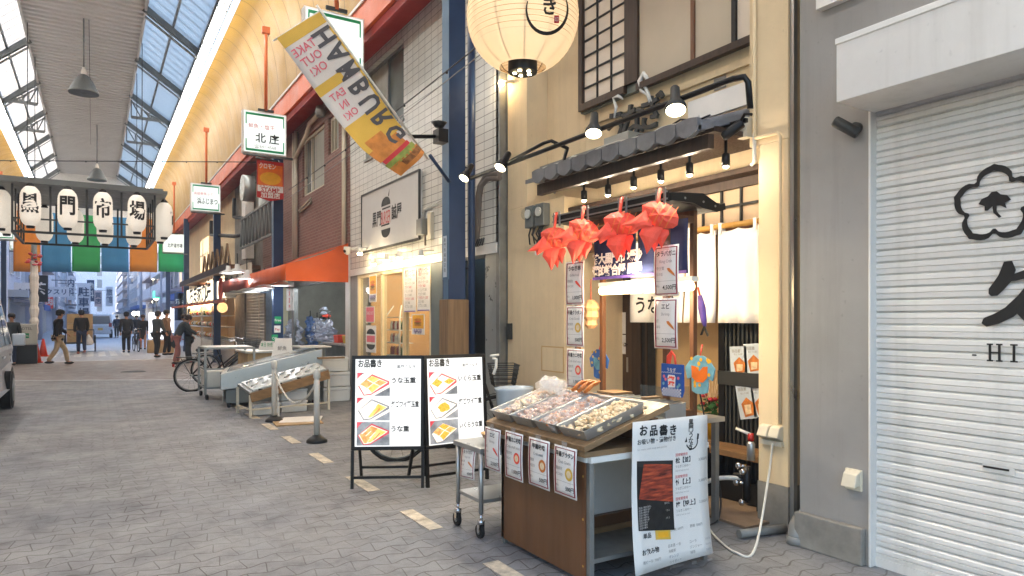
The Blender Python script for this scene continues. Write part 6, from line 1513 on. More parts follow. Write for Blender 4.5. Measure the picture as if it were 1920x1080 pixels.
def bl_burger(m, fr, W_, H_):
    m.frect(fr, W_ * .06, W_ * .94, H_ * .3, H_ * .95, .002, 'yellow_ink')
    for y, c, h in ((.42, 'flag_bun', .08), (.5, 'leaf', .03), (.53, 'flag_meat', .08), (.61, 'red_ink', .04), (.65, 'flag_bun', .14)): m.fpoly(fr, [(W_ * (.5 + .3 * math.cos(k * .628)), H_ * (y + h / 2 + h / 2 * math.sin(k * .628))) for k in range(10)], .003 + y * .002, c)
    m.text(fr, 'BURGER', W_ / 2, H_ * .2, .08, 'purple_cloth', .003, .01, W_ * .8); m.text(fr, '黒門名物', W_ / 2, H_ * .1, .06, 'black_ink', .003, 0, W_ * .8)
PXX = WX - .012 + .05
poster(757, 780, 506, 585, WX - .012, 'left one of two tall menu sheets in the burger shop window', bl_menu, group='burger shop window posters'); poster(782, 806, 503, 583, WX - .012, 'right one of two tall menu sheets in the burger shop window', bl_menu, group='burger shop window posters')
poster(772, 796, 589, 628, WX - .012, 'small orange burger poster below the tall menu sheets', bl_burger, group='burger shop window posters'); poster(692, 706, 516, 566, WX - .012, 'burger poster high in the left window pane of the burger shop', bl_burger, group='burger shop window posters')
poster(686, 702, 575, 605, WX - .012, 'small red notice in the left window pane of the burger shop', lambda m, fr, W_, H_: (m.frect(fr, W_ * .05, W_ * .95, H_ * .05, H_ * .95, .002, 'pink_ink'), m.text(fr, 'TAKE OUT', W_ / 2, H_ * .6, .08, 'paper', .003, 0, W_ * .8)), group='burger shop window posters')
poster(686, 705, 610, 662, WX - .012, 'burger logo sticker low in the left window pane', lambda m, fr, W_, H_: (m.fpoly(fr, [(W_ * .5 + W_ * .42 * math.cos(math.pi * k / 8), H_ * .68 + H_ * .2 * math.sin(math.pi * k / 8)) for k in range(9)], .002, 'steel_dark'), m.frect(fr, W_ * .1, W_ * .9, H_ * .38, H_ * .62, .002, 'pink_ink'), m.fpoly(fr, [(W_ * .5 + W_ * .42 * math.cos(math.pi * k / 8), H_ * .3 - H_ * .2 * math.sin(math.pi * k / 8)) for k in range(9)][::-1], .002, 'steel_dark')), group='burger shop window posters')
# shelf, bottles and chair inside
t = T('display_rack', 'white wire rack with jars inside the burger shop window', 'rack', ax(745, 640, 4.5)); q = ax(745, 650, 4.5); m = MB()
for k in range(4): m.box(4.4, 4.65, q.y - .35, q.y + .35, .85 + k * .22, .865 + k * .22, 'white_paint')
for y in (q.y - .35, q.y + .35): m.tube([(4.4, y, .8), (4.4, y, 1.5), (4.5, y * .5 + q.y * .5, 1.72)], .014, 'white_paint', 6)
m.put('rack_frame', t); m = MB()
rn = random.Random(2)
for k in range(3):
    for j in range(7): m.lathe([(.032, 0), (.032, .1), (.015, .13), (.015, .15)], (4.52, q.y - .3 + j * .1, .866 + k * .22), rn.choice(['leaf', 'flag_bun', 'maroon_ink', 'paper']), 8)
m.put('jar', t)
# meter box, conduit, air-conditioner ducts, steel pillar
q = ax(800, 425, WX - .02); t = T('breaker_box', 'grey breaker box with wiring on the white tiles beside the logo board', 'electric box', q)
m = MB(); m.box(WX - .13, WX - .0, q.y - .05, q.y + .13, q.z - .12, q.z + .11, 'galvanised'); m.put('box_case', t, bevel=.008)
m = MB(); m.box(WX - .05, WX - .0, q.y - .2, q.y - .09, q.z - .2, q.z + .18, 'ivory_plastic'); m.tube([(WX - .03, q.y + .08, q.z + .11), (WX - .03, q.y + .08, q.z + .26), (WX - .03, q.y - .5, q.z + .3)], .014, 'white_plastic', 6); m.tube([(WX - .04, q.y + .02, q.z - .12), (WX - .05, q.y - .02, q.z - .27)], .016, 'tape_brown', 6); m.put('conduit', t)
P0 = lambda px, py: ax(px, py, WX - .07)
t = T('taped_pipes', 'bundle of brown taped pipes bending over the tiled corner', 'pipes', P0(900, 400))
m = MB()
for dx in (0, .05): m.tube([P0(933, 332) + Vector((0, -.05, -.02 + dx)), P0(915, 335) + Vector((0, dx, dx)), P0(903, 348) + Vector((0, dx, 0)), P0(899, 370) + Vector((0, dx, 0)), P0(897, 420) + Vector((0, dx, 0)), P0(893, 462) + Vector((0, dx, 0))], .032, 'tape_brown', 8)
m.put('pipe_bundle', t)
m = MB(); a = P0(900, 440); 
for k in range(6): m.tube([a + Vector((-.0, -.1 + .05 * k, -.05)), a + Vector((-.04, -.12 + .06 * k, -.14))], .012, 'black_plastic', 5)
m.put('cable_end', t)
m = MB(); a, c = ax(915, 600, WX + .06), ax(938, 600, WX + .06); m.box(WX + .02, WX + .1, c.y, a.y, 0, zt0 - .0, 'duct'); m.box(WX - .0, WX + .12, w0 - .03, c.y, 0, 7, 'galvanised'); m.thing('steel_post', 'polished steel post between the tiled corner and the cream wall', 'post', bevel=.004)
m = MB(); q = ax(873, 535, 3.7); m.box(3.66, 3.74, py - .02, py + .1, q.z - .06, q.z + .07, 'black_plastic'); m.thing('black_lock_box', 'small black box strapped to the navy downpipe', 'box', bevel=.006)
# flag bracket and burger flag on the near column
t = T('flag_bracket', 'black steel bracket arm with a brace on the near navy column', 'bracket', (3.5, 7.1, 3.6)); FYp = 6.95
aL, aR = ay(666, 254, FYp), ay(832, 256, FYp + .1); m = MB(); m.tube([aL, ay(775, 256, FYp), aR], .022, 'black_metal', 8); m.tube([ay(806, 291, FYp), Vector((3.52, 7.12, ay(838, 336, FYp).z))], .02, 'navy_paint', 8); m.put('arm', t)
m = MB(); q = ay(828, 250, FYp); m.box(q.x - .05, q.x + .07, FYp - .03, FYp + .12, q.z - .1, q.z + .05, 'black_plastic'); m.lathe([(.05, 0), (.09, .05), (.001, .07)], q + Vector((-.04, -.02, .06)), 'black_plastic', 12); m.put('clamp', t)
fl = T('burger_flag', 'yellow and white burger flag on a slanting pole, its letters seen reversed', 'flag', ay(775, 258, FYp - .08))
o = ay(601, 20, FYp - .08); e_ = ay(776, 262, FYp - .08); ex = (e_ - o).normalized(); L = (e_ - o).length; ey = Vector((ex.z, 0, -ex.x)); ey = ey if ey.x < 0 else -ey      # ex down the pole, ey away from it
Wf = .57
m = MB(); m.tube([o - ex * .06, e_ + ex * .25], .013, 'white_plastic', 8); m.tube([o + ex * .0, o + ey * (Wf + .04)], .009, 'white_plastic', 6); m.put('pole', fl)
LF = L + .16
def fpt(u, v, w=0):
    s_ = u / LF; curl = max(0, s_ - .74) / .26
    wv = .035 * math.sin(s_ * 7 + v * 3) * (.3 + s_) ; vv = v * (1 - .38 * curl ** 1.5)
    return o + ex * (u + .10 * curl * v) + ey * vv + Vector((0, -1, 0)) * (wv + .10 * curl ** 2 * math.sin(v * 8) + w)
def fpatch(u0, u1, v0, v1, mt_, w, nu=8, nv=5, shear=0):
    m.sheet([[fpt(u0 + (u1 - u0) * a / nu + shear * (v0 + (v1 - v0) * c / nv), v0 + (v1 - v0) * c / nv, w) for c in range(nv + 1)] for a in range(nu + 1)], mt_)
m = MB(); fpatch(0, LF, .02, Wf, 'flag_white', 0, 26, 8); m.put('cloth', fl, solid=.002)
m = MB()
fpatch(0, .115, .02, Wf, 'flag_yellow', .004, 4, 8); fpatch(.56, .66, .23, Wf, 'flag_yellow', .004, 4, 6); fpatch(1.03, LF * .80, .02, Wf, 'flag_yellow', .004, 6, 8); fpatch(.16, 1.03, .02, .045, 'flag_yellow', .004, 16, 1)
fpatch(LF * .80, LF * .875, .0 + .12, Wf, 'flag_bun', .005, 4, 8); fpatch(LF * .74, LF * .8, .25, .5, 'flag_bun', .006, 4, 8); fpatch(LF * .875, LF * .9, .1, Wf * .96, 'red_ink', .006, 2, 8); fpatch(LF * .9, LF * .94, .06, Wf, 'flag_lettuce', .005, 3, 8); fpatch(LF * .93, LF, .02, Wf, 'flag_bun', .0055, 4, 8); fpatch(LF * .94, LF * .975, .02, Wf * .7, 'flag_meat', .0065, 3, 8)
m.put('print', fl)
m = MB()
def fl_text(s_, u, v, h, mt_, ang=0, b_=.0, sxx=1):
    """letters printed for the other side: drawn mirrored here, running down the pole when ang = 0"""
    vs_, fs, x0, x1, y0, y1 = glyph(s_, b_)
    P_ = []
    for q in vs_:
        a, c = (q.x - (x0 + x1) / 2) * h * sxx, (q.y - (y0 + y1) / 2) * h
        if ang == 0: P_.append(fpt(u + a, v + c, .008))
        else: P_.append(fpt(u - c, v + a, .008))
    m.add(P_, fs, mt_)
u = .16
for k, ch in enumerate('HAMBURG'): fl_text(ch, .215 + k * .192, .150, .32, 'flag_grey', 0, .03, .72 if ch != 'M' else .6)
for k, s_ in enumerate(('TAKE', 'OUT', 'OK!')): fl_text(s_, .20 + k * .115, .40, .115, 'pink_ink', 1, .012)
for k, s_ in enumerate(('EAT', 'IN', 'OK!')): fl_text(s_, .73 + k * .11, .40, .105, 'pink_ink', 1, .012)
m.put('lettering', fl)
# ------------------------------------------------------------------ brick building with the fish shop
RX0 = 4.12; r0, r1 = w1 + .08, 20.3
b = T('brick_building', 'dull red brick building over an open fish shop', 'building', (4.8, 16, 0)); m = MB()
ha, hb = ax(608, 300, RX0).y, ax(567, 300, RX0).y; hz0, hz1 = ax(600, 352, RX0).z, ax(600, 235, RX0).z
h2a, h2b = ax(635, 250, RX0).y, ax(616, 250, RX0).y; h2z0, h2z1 = ax(625, 285, RX0).z, ax(625, 215, RX0).z
hs = [(ha, hb, hz0, hz1), (h2a, h2b, h2z0, h2z1)]
zaw = 2.75
wall_holes(m, RX0, .25, r0, r1, zaw, 7, hs, 'red_brick'); m.put('wall', b)
for (y0, y1, z0, z1) in hs:
    m = MB(); fr = FX(RX0 + .1, 0, 0); m.fbox(fr, -y1, -y0, z0, z1, -.02, -.0, 'window_dark'); wn = m.put('window', b); m = MB(); f_ = .06
    for a in ((-y1, -y1 + f_, z0, z1), (-y0 - f_, -y0, z0, z1), (-y1 + f_, -y0 - f_, z0, z0 + f_), (-y1 + f_, -y0 - f_, z1 - f_, z1), (-y1 + (y1 - y0) * .33, -y1 + (y1 - y0) * .33 + .04, z0 + f_, z1 - f_)): m.fbox(fr, *a, .0, .05, 'ivory_plastic')
    m.put('frame', wn); m = MB(); m.fbox(fr, -y1 + .4 * (y1 - y0), -y0 - .06, z0 + .06, z1 - .06, .002, .008, 'curtain'); m.put('curtain', wn)
m = MB()
for px in (645, 555, 551): q = ax(px, 300, RX0 - .05); m.tube([(RX0 - .05, q.y, zaw), (RX0 - .05, q.y, 5.9)], .045, 'ivory_plastic', 8)
m.tube([ax(552, 300, RX0 - .06), ax(575, 252, RX0 - .06), ax(580, 232, RX0 - .06), ax(590, 222, RX0 - .06), ax(598, 212, RX0 - .1)], .05, 'ivory_plastic', 8); m.tube([ax(560, 395, RX0 - .03), ax(583, 372, RX0 - .03), ax(583, 380, RX0 - .03), ax(562, 398, RX0 - .03)], .02, 'ivory_plastic', 6)
m.put('downpipe', b)
m = MB(); q = ax(601, 209, RX0 - .15); m.lathe([(.09, -.1), (.11, 0), (.09, .1), (.04, .12)], q, 'galvanised', 14); m.put('vent_cap', b)
# open shop interior
m = MB(); fyl = 18.3; jl, jr = ax(655, 600, RX0).y, r0
m.box(7.5, 7.6, r0, 21, 0, 2.75, 'dim_wall'); mat('dim_wall', '#9a9a8e', .7, dirt=.2); m.box(RX0 + .25, 7.5, r0 - .02, r0 + .03, 0, 2.75, 'dim_wall'); m.box(RX0 + .25, 7.5, fyl, fyl + .1, 0, 2.75, 'dim_wall'); m.box(RX0, 7.5, r0 + .03, fyl, 2.65, 2.74, 'dim_wall'); m.box(RX0, 7.5, r0 + .03, fyl, .003, .01, 'concrete')
m.put('interior', b)
m = MB(); m.box(RX0 - .02, RX0 + .2, r0 - .02, r0 + .22, 0, 2.75, 'white_paint'); m.box(RX0 + .05, RX0 + .15, ax(547, 600, RX0).y, ax(543, 600, RX0).y, 0, 2.75, 'galvanised'); m.box(RX0, RX0 + .12, r0 + .22, ax(547, 600, RX0).y, 2.25, 2.4, 'galvanised'); m.put('door_post', b)
lamp('shop_light', (5.2, 14.5, 2.4), 60, (.9, .95, 1), .3, b)
def simple(name, cat, label, parts, group=None):
    xs = []
    t = None
    for nm, mb, bv in parts: xs += mb.v
    base = Vector(((min(v.x for v in xs) + max(v.x for v in xs)) / 2, (min(v.y for v in xs) + max(v.y for v in xs)) / 2, min(v.z for v in xs)))
    t = T(name, label, cat, base, group)
    for nm, mb, bv in parts: mb.put(nm, t, bevel=bv)
    return t
# fridge, cabinet
m = MB(); m.box(5.6, 6.2, 13.3, 13.9, 0.01, 1.95, 'steel_grey'); m2 = MB(); m2.box(5.58, 5.6, 13.35, 13.85, .1, 1.9, 'teal_panel'); m3 = MB(); m3.box(5.57, 5.58, 13.5, 13.68, 1.35, 1.5, 'paper'); m3.box(5.57, 5.58, 13.5, 13.7, 1.1, 1.22, 'paper')
simple('metal_cabinet', 'cabinet', 'tall grey metal cabinet with paper notes inside the fish shop', [('cabinet_body', m, .01), ('door', m2, 0), ('note', m3, 0)])
m = MB(); m.box(4.25, 4.9, r0 + .3, 14.6, .02, .95, 'teal_panel'); m2 = MB(); m2.box(4.2, 4.95, r0 + .28, 14.65, .95, .99, 'stainless')
simple('shop_counter', 'counter', 'grey green counter with a steel top in the fish shop opening', [('cabinet', m, .01), ('worktop', m2, .004)])
# aprons in plastic hanging
al = ['pale plastic apron hanging at the left of the fish shop opening', 'pale blue apron hung second from the left in the fish shop', 'crumpled white apron hung in the middle of the fish shop', 'white apron hung at the right of the fish shop rail']
for i, (x0, x1, y0, y1, mt_) in enumerate(((534, 567, 597, 655, 'apron_plastic'), (572, 592, 592, 650, 'apron_blue'), (580, 610, 596, 640, 'apron_plastic'), (606, 628, 598, 645, 'apron_plastic'))):
    X = 4.25 + (.2 if i else 0); a, c = ax(x0, y0, X), ax(x1, y1, X); m = MB(); rn = random.Random(i + 20); g_ = []
    for r_ in range(13):
        f_ = r_ / 12; sq = .55 + .45 * min(1, f_ * 2.5)
        g_.append([(X + .09 * rn.uniform(-1, 1) * (.4 + f_), (a.y + c.y) / 2 + (c.y - a.y) * (k / 10 - .5) * sq, a.z + (c.z - a.z) * f_ - .05 * abs(k / 10 - .5)) for k in range(11)])
    t = T('plastic_apron', al[i], 'apron', (X, (a.y + c.y) / 2, c.z), group='aprons hung in the fish shop'); m.sheet(g_, mt_, False); m.put('cloth', t)
    m = MB(); m.tube([(X, (a.y + c.y) / 2, a.z - .02), (X, (a.y + c.y) / 2, a.z + .12)], .012, 'black_plastic', 6); m.put('hook', t)
m = MB(); a, c = ax(574, 640, 4.7), ax(628, 650, 4.7); m.box(4.68, 5.0, c.y, a.y, .99, ax(600, 640, 4.7).z, 'apron_blue'); m.thing('blue_crate', 'pale blue box on the counter below the hanging aprons', 'box', bevel=.01)
rn = random.Random(31); m = MB(); q = ax(607, 600, 4.6)
for k in range(14): m.lump(q + Vector((rn.uniform(-.1, .1), rn.uniform(-.25, .25), rn.uniform(-.15, .35))), rn.uniform(.05, .09), rn.choice(['fish_red', 'black_plastic', 'apron_plastic', 'steel_grey']), rn)
m.thing('hanging_tools', 'jumble of red and dark tools hung behind the aprons', 'tools')
# vertical white sign, camera
a, c = ax(537, 531, 4.0), ax(549, 582, 4.0); m = MB(); fr = FX(4.0, a.y, c.z); W_, H_ = a.y - c.y, a.z - c.z; m.fbox(fr, 0, W_, 0, H_, -.03, 0, 'white_paint'); m.text(fr, '鮮魚専門', W_ / 2, H_ * .86, .16, 'red_ink', .004, .01, vert=True); m.thing('vertical_sign', 'white vertical sign with red characters under the orange awning', 'sign')
q = ax(651, 468, 3.9); m = MB(); m.lathe([(.001, -.1), (.05, -.07), (.065, 0), (.06, .05)], q, 'white_plastic', 14); m.tube([q, q + Vector((.25, 0, .05))], .025, 'white_plastic', 6); m.lathe([(.03, 0), (.03, .01)], q + Vector((-.05, -.02, -.03)), 'black_plastic', 10, (-.8, -.4, -.4)); m.thing('security_camera', 'white dome security camera at the awning corner', 'camera')
# orange awning: a sloping sheet with a deep valance, nearer half orange, farther half dark red
AX = 3.0
a0 = ax(657, 483, 3.55); 
aw = T('orange_awning', 'long orange shop awning, its farther end dark red', 'awning', (3.6, 16, 2.3))
yN = r0 + .05; yM = 16.2; yF = 19.6; xF = 2.95; zT, zBk, zB = ax(657, 455, 4.05).z, 3.0, 0
zv0 = ay(652, 519, yN).z; 
ztop = ax(657, 455, 4.1).z; zfr = 2.48; zbot = 2.18
for (ya_, yb_, mt_, nm) in ((yN, yM, 'awning_orange', 'near_cover'), (yM, yF, 'awning_red', 'far_cover')):
    m = MB(); g_ = []
    for k in range(9):
        y = ya_ + (yb_ - ya_) * k / 8; sg = .015 * math.sin(k * 2.1); g_.append([(4.1, y, ztop), (3.7, y, ztop * .62 + zfr * .38 + sg - .03), (3.3, y, ztop * .28 + zfr * .72 + sg - .03), (xF, y, zfr), (xF - .01, y, zbot + .015 * math.sin(k * 1.7))])
    m.sheet(g_, mt_)
    if nm == 'near_cover': m.add([(4.1, ya_, ztop), (3.7, ya_, ztop * .62 + zfr * .38 - .03), (3.3, ya_, ztop * .28 + zfr * .72 - .03), (xF, ya_, zfr), (xF, ya_, zbot), (4.1, ya_, zbot)], [(0, 1, 2, 3, 4, 5)], mt_)
    m.put(nm, aw, solid=.006)
m = MB()
for y in (yN + .05, yM, yF - .05): m.tube([(4.1, y, zbot + .03), (xF + .03, y, zbot + .03), (xF + .03, y, zfr - .02), (4.1, y, ztop - .03)], .018, 'galvanised', 6)
m.tube([(xF + .03, yN, zbot + .03), (xF + .03, yF, zbot + .03)], .018, 'galvanised', 6); m.put('awning_frame', aw)
# cool pan lamps below the awning
for i, (px, py) in enumerate(((428, 513), (445, 511), (463, 523), (471, 548), (487, 545), (496, 541), (526, 536))):
    X = 2.9 if i < 3 else 3.2; q = ax(px, py, X)
    t = T('pan_lamp', ['pan lamp before the timber shop sign, far one', 'pan lamp before the timber shop sign, middle of three', 'pan lamp at the far tip of the orange awning', 'low pan lamp above the grey shutter, leftmost', 'low pan lamp above the grey shutter, middle', 'low pan lamp above the grey shutter, right one', 'pan lamp beside the vertical white sign'][i], 'pan lamp', q, group='white pan lamps along the awning')
    m = MB(); m.lathe([(.21, 0), (.2, .03), (.06, .1), (.05, .2)], q, 'white_paint', 18); m.put('shade', t); m = MB(); m.lathe([(.195, .004), (.001, .012)], q, 'fluor_cool', 18); m.put('bulb', t)
    m = MB(); m.tube([q + Vector((0, 0, .2)), q + Vector((0, 0, .45))], .012, 'black_plastic', 5); m.put('cord', t); lamp('pan_light', q + Vector((0, 0, -.04)), 9, (.95, .97, 1), .1, t)
# stamp poster on a column arm
q = ay(507, 340, 15.7); fr = FY(q.x, 15.7, q.z); W_, H_ = .57, .88
t = T('stamp_poster', 'red and yellow stamp campaign poster hung from the column arm', 'hanging poster', q)
m = MB(); m.fpoly(fr, [(-W_ / 2, H_ / 2), (W_ / 2, H_ / 2), (W_ / 2, -H_ * .42), (0, -H_ / 2), (-W_ / 2, -H_ * .42)][::-1], 0, 'tin_red', .01); m.put('sheet_panel', t)
m = MB(); m.frect(fr, -W_ * .46, W_ * .46, -.1, .36, .003, 'orange_ink'); m.fpoly(fr, [(W_ * .4 * math.cos(k * .33), .06 + .14 * math.sin(k * .33)) for k in range(19)], .004, 'yellow_ink'); m.frect(fr, -W_ * .48, W_ * .48, -.24, -.1, .003, 'paper'); m.put('print', t)
m = MB(); m.text(fr, 'クロモン', -.06, .33, .14, 'paper', .005, .02, W_ * .62); m.text(fr, 'スタンプラリー', 0, -.125, .07, 'tin_red', .005, .01, W_ * .85); m.text(fr, 'STAMP', 0, -.19, .13, 'tin_red', .005, .02, W_ * .85); m.text(fr, '加盟店', 0, -.31, .14, 'paper', .005, .02, W_ * .8); m.put('lettering', t)
m = MB(); m.tube([(3.6, 16.12, q.z + .55), (q.x - .3, 15.72, q.z + .5)], .02, 'steel_grey', 6); m.tube([(q.x - .2, 15.7, q.z + .5), (q.x - .2, 15.7, q.z + .43)], .008, 'steel_grey', 4); m.tube([(q.x + .2, 15.8, q.z + .5), (q.x + .2, 15.7, q.z + .43)], .008, 'steel_grey', 4); m.put('arm', t)
# green and white stickers on the second column
c_ = 0
for i, (px, py, mt_, s_) in enumerate(((521, 600, 'green_paint', 'Free'), (520, 617, 'paper', 'Pay'), (515, 634, 'green_paint', 'OK'), (514, 650, 'paper', '可'))):
    q = ay(px, py, 16.08); fr = FY(q.x, 16.08, q.z); m = MB(); m.fbox(fr, -.07, .07, -.08, .08, .0, .006, mt_); m.text(fr, s_, 0, 0, .08, 'paper' if mt_ != 'paper' else 'red_ink', .008, .01)
    m.thing('payment_sticker', ['upper green notice on the second navy column', 'white notice under the upper green one', 'lower green notice on the second navy column', 'lowest white notice on the second navy column'][i], 'sticker', 'notices on the second navy column')
# ------------------------------------------------------------------ fish shop display in the street
q = az(440, 770, 0)
# steel ice case
ic = T('ice_case', 'stainless fish display case with a sloping ice top', 'display case', (2.6, 12.6, 0))
c0, c1, c2, c3 = (1.80, 12.2), (2.1, 13.7), (3.6, 13.2), (3.4, 11.85)
def prism(pts, z0s, z1s, mt_, mb): n_ = len(pts); return mb.add([(*p, z) for p, z in zip(pts, z0s)] + [(*p, z) for p, z in zip(pts, z1s)], [tuple(range(n_ - 1, -1, -1)), tuple(range(n_, 2 * n_))] + [(i, (i + 1) % n_, (i + 1) % n_ + n_, i + n_) for i in range(n_)], mt_)
Q4 = [c0, c3, c2, c1]
m = MB(); prism(Q4, [.30, .5, .5, .30], [.57, .97, .97, .57], 'stainless', m); m.put('case_body', ic, bevel=.01)
def inset(f_): cx_, cy_ = sum(p[0] for p in Q4) / 4, sum(p[1] for p in Q4) / 4; return [(cx_ + (p[0] - cx_) * f_, cy_ + (p[1] - cy_) * f_) for p in Q4]
m = MB(); I = inset(.88); prism(I, [.60, .95, .95, .60], [.615, .965, .965, .615], 'wet_film', m); m.put('ice_cover', ic)
m = MB(); prism(inset(.9), [.08] * 4, [.29, .48, .48, .29], 'steel_grey', m); 
for k in range(6): m.bar((c0[0] + .05, c0[1] + .05, .10 + k * .032), (c1[0] + .06, c1[1] - .1, .10 + k * .032), .015, 'galvanised')
m.put('compressor_base', ic)
for i, p in enumerate(inset(.84)): m = MB(); m.lathe([(.05, -.02), (.05, .02)], (*p, .05), 'rubber', 12, (1, .2, 0)); m.put('castor', ic)
# low fish table with sloping board
m = MB(); D = [az(428 / 1 + 30, 775, 0).xy, az(607, 765, 0).xy]
t = T('fish_table', 'steel legged display table with a sloping white board nearest the chain posts', 'display table', (2.7, 11.2, 0))
TQ = [(2.02, 10.85), (3.3, 11.15), (3.25, 11.6), (1.95, 11.5)]
m = MB(); prism(TQ, [.34, .62, .70, .42], [.38, .66, .74, .46], 'galvanised', m); m.put('frame_top', t)
m = MB(); cxq = inset; mid = (sum(p[0] for p in TQ) / 4, sum(p[1] for p in TQ) / 4); TI = [(mid[0] + (p[0] - mid[0]) * .93, mid[1] + (p[1] - mid[1]) * .9) for p in TQ]; prism(TI, [.395, .655, .73, .475], [.412, .675, .75, .49], 'ice', m); m.put('ice_board', t)
for i, p in enumerate(TQ): m = MB(); m.box(p[0] - .018, p[0] + .018, p[1] - .018, p[1] + .018, 0, (.34, .62, .70, .42)[i], 'ivory_plastic'); m.put('leg', t)
m = MB(); m.bar((*TQ[0], .12), (*TQ[1], .12), .025, 'ivory_plastic'); m.bar((*TQ[3], .12), (*TQ[0], .12), .025, 'ivory_plastic'); m.bar((TQ[0][0], TQ[0][1] - .02, .30), (TQ[1][0], TQ[1][1] - .02, .58), .03, 'board_wood', ht=.14); m.put('rail', t)
m = MB()
for k in range(4): f_ = .12 + k * .24; a = Vector((*TQ[0], .38)).lerp(Vector((*TQ[1], .66)), f_); m.box(a.x - .03, a.x + .03, a.y - .015, a.y + .0, a.z - .03, a.z + .015, 'black_plastic')
m.put('price_clip', t)
m = MB(); m.box(3.05, 3.6, 12.0, 12.6, .985, 1.01, 'white_plastic'); m.box(3.3, 3.75, 11.7, 11.84, .80, .83, 'board_wood'); m.thing('cutting_board', 'pale cutting boards lying across the fish display', 'boards')
for i, (px, py, X, w_, h_, lab) in enumerate(((529, 655, 3.0, .42, .42, 'large white paper sign leaning on the ice case'), (500, 648, 2.9, .34, .18, 'wide white card standing behind the ice case'), (553, 668, 3.1, .3, .2, 'white slanted card on the fish display at right'))):
    p = ax(px, py, X); fr = Fr(p, (.8, -.6, 0), (.1, .15, 1)); m = MB(); m.fpoly(fr, [(-w_ * .5, -h_ / 2), (w_ * .5, -h_ / 2), (w_ * .4, h_ / 2), (-w_ * .35, h_ / 2)], 0, 'paper', .012); m.text(fr, ('本日の鮮魚', '特売', '活'), 0, 0, .1, 'black_ink', .003) if 0 else m.text(fr, ('鮮魚', '本日 特売', '活〆')[i], 0, .02, .09, ('grey_ink', 'green_paint', 'grey_ink')[i], .003, .01, w_ * .7); m.thing('display_card', lab, 'sign card')
rn = random.Random(77)
def onTQ(a, c): A = Vector((*TQ[0], .415)).lerp(Vector((*TQ[1], .678)), a); B = Vector((*TQ[3], .493)).lerp(Vector((*TQ[2], .753)), a); return A.lerp(B, c)
for k in range(14):
    p = onTQ(.1 + .8 * (k // 2) / 6, .3 + .4 * (k % 2)) + Vector((0, 0, .02)); d = Vector((.5, .85, .1)).normalized(); m = MB()
    m.lathe([(.002, -.13), (.03, -.11), (.005, -.08), (.022, -.03), (.026, .04), (.018, .09), (.002, .12)], p, 'fish_skin', 8, d, sx=1, sy=.6); m.thing('fresh_fish', 'small silver fish lying on the sloping white display board', 'fish', 'silver fish on the display board')
for k, (x, y, z) in enumerate(((2.3, 11.2, .0), (2.75, 11.3, .0), (2.75, 11.3, .19), (3.75, 12.3, .0), (3.75, 12.3, .27), (3.72, 12.32, .54))):
    w_ = .2 if k < 3 else .24; h_ = .18 if k < 3 else .26; m = MB(); m.box(x - w_, x + w_, y - .14, y + .14, z + .002, z + h_ * .78, 'foam_white'); m.box(x - w_ - .01, x + w_ + .01, y - .15, y + .15, z + h_ * .78, z + h_, 'foam_white')
    m.thing('foam_box', ['white foam box under the low end of the fish table', 'lower white foam box under the middle of the fish table', 'upper white foam box under the middle of the fish table', 'lowest foam box of the stack by the shop door post', 'middle foam box of the stack by the shop door post', 'top foam box of the stack by the shop door post'][k], 'foam box', 'foam boxes at the fish shop', bevel=.01)
for k, (x, y, c) in enumerate(((4.35, 13.0, 'apron_blue'), (4.4, 13.6, 'flag_yellow'), (4.4, 14.2, 'fish_red'))):
    m = MB(); q = Vector((4.55, y, .99)); P_ = [(-.2, -.15), (.2, -.15), (.2, .15), (-.2, .15)]; m.add([q + Vector((a * .9, b_ * .9, .005)) for a, b_ in P_] + [q + Vector((a, b_, .16)) for a, b_ in P_], [(0, 1, 2, 3)] + [(i, i + 4, (i + 1) % 4 + 4, (i + 1) % 4) for i in range(4)], c); m.thing('plastic_crate', ['blue crate on the fish shop counter', 'yellow crate on the fish shop counter', 'red crate on the fish shop counter'][k], 'crate', 'crates on the fish shop counter', solid=.012)
# trolley with white crate between bicycle and case
t = T('flat_trolley', 'grey wire trolley with white boxes beside the parked bicycle', 'trolley', (2.0, 14.1, 0)); m = MB()
for p in ((1.75, 13.6), (1.75, 14.5), (2.6, 13.6), (2.6, 14.5)): m.box(p[0] - .02, p[0] + .02, p[1] - .02, p[1] + .02, .1, .95, 'galvanised')
for z in (.2, .55, .93): m.box(1.75, 2.6, 13.59, 13.61, z, z + .03, 'galvanised'); m.box(1.74, 1.76, 13.62, 14.5, z, z + .03, 'galvanised')
m.put('frame', t); m = MB(); m.box(1.78, 2.58, 13.64, 14.46, .22, .52, 'white_plastic'); m.put('white_tub', t, bevel=.02)
m = MB(); m.box(1.78, 2.58, 13.64, 14.46, .94, .97, 'white_plastic'); m.put('top_tray', t)
for p in ((1.78, 13.64), (2.56, 13.64), (1.78, 14.46), (2.56, 14.46)): m = MB(); m.lathe([(.05, -.02), (.05, .02)], (*p, .05), 'rubber', 12, (1, .1, 0)); m.put('castor', t)
m = MB(); m.box(2.55, 3.4, 14.0, 15.0, .0, .82, 'cardboard'); m.box(2.5, 3.45, 13.95, 15.05, .82, .86, 'white_plastic'); m.thing('beige_stand', 'beige boxed stand behind the ice case under the grey shutter', 'stand', bevel=.01)
m = MB(); m.box(2.0, 2.04, 12.9, 12.94, 0, .5, 'steel_grey'); m.box(2.35, 2.39, 13.2, 13.24, 0, .5, 'steel_grey'); m.box(1.95, 2.4, 12.88, 13.26, .5, .53, 'steel_grey'); m.box(2.0, 2.03, 13.2, 13.23, 0, .5, 'steel_grey'); m.box(2.35, 2.38, 12.9, 12.93, 0, .5, 'steel_grey'); m.thing('low_stool', 'low grey stand between the trolley and the ice case', 'stool')
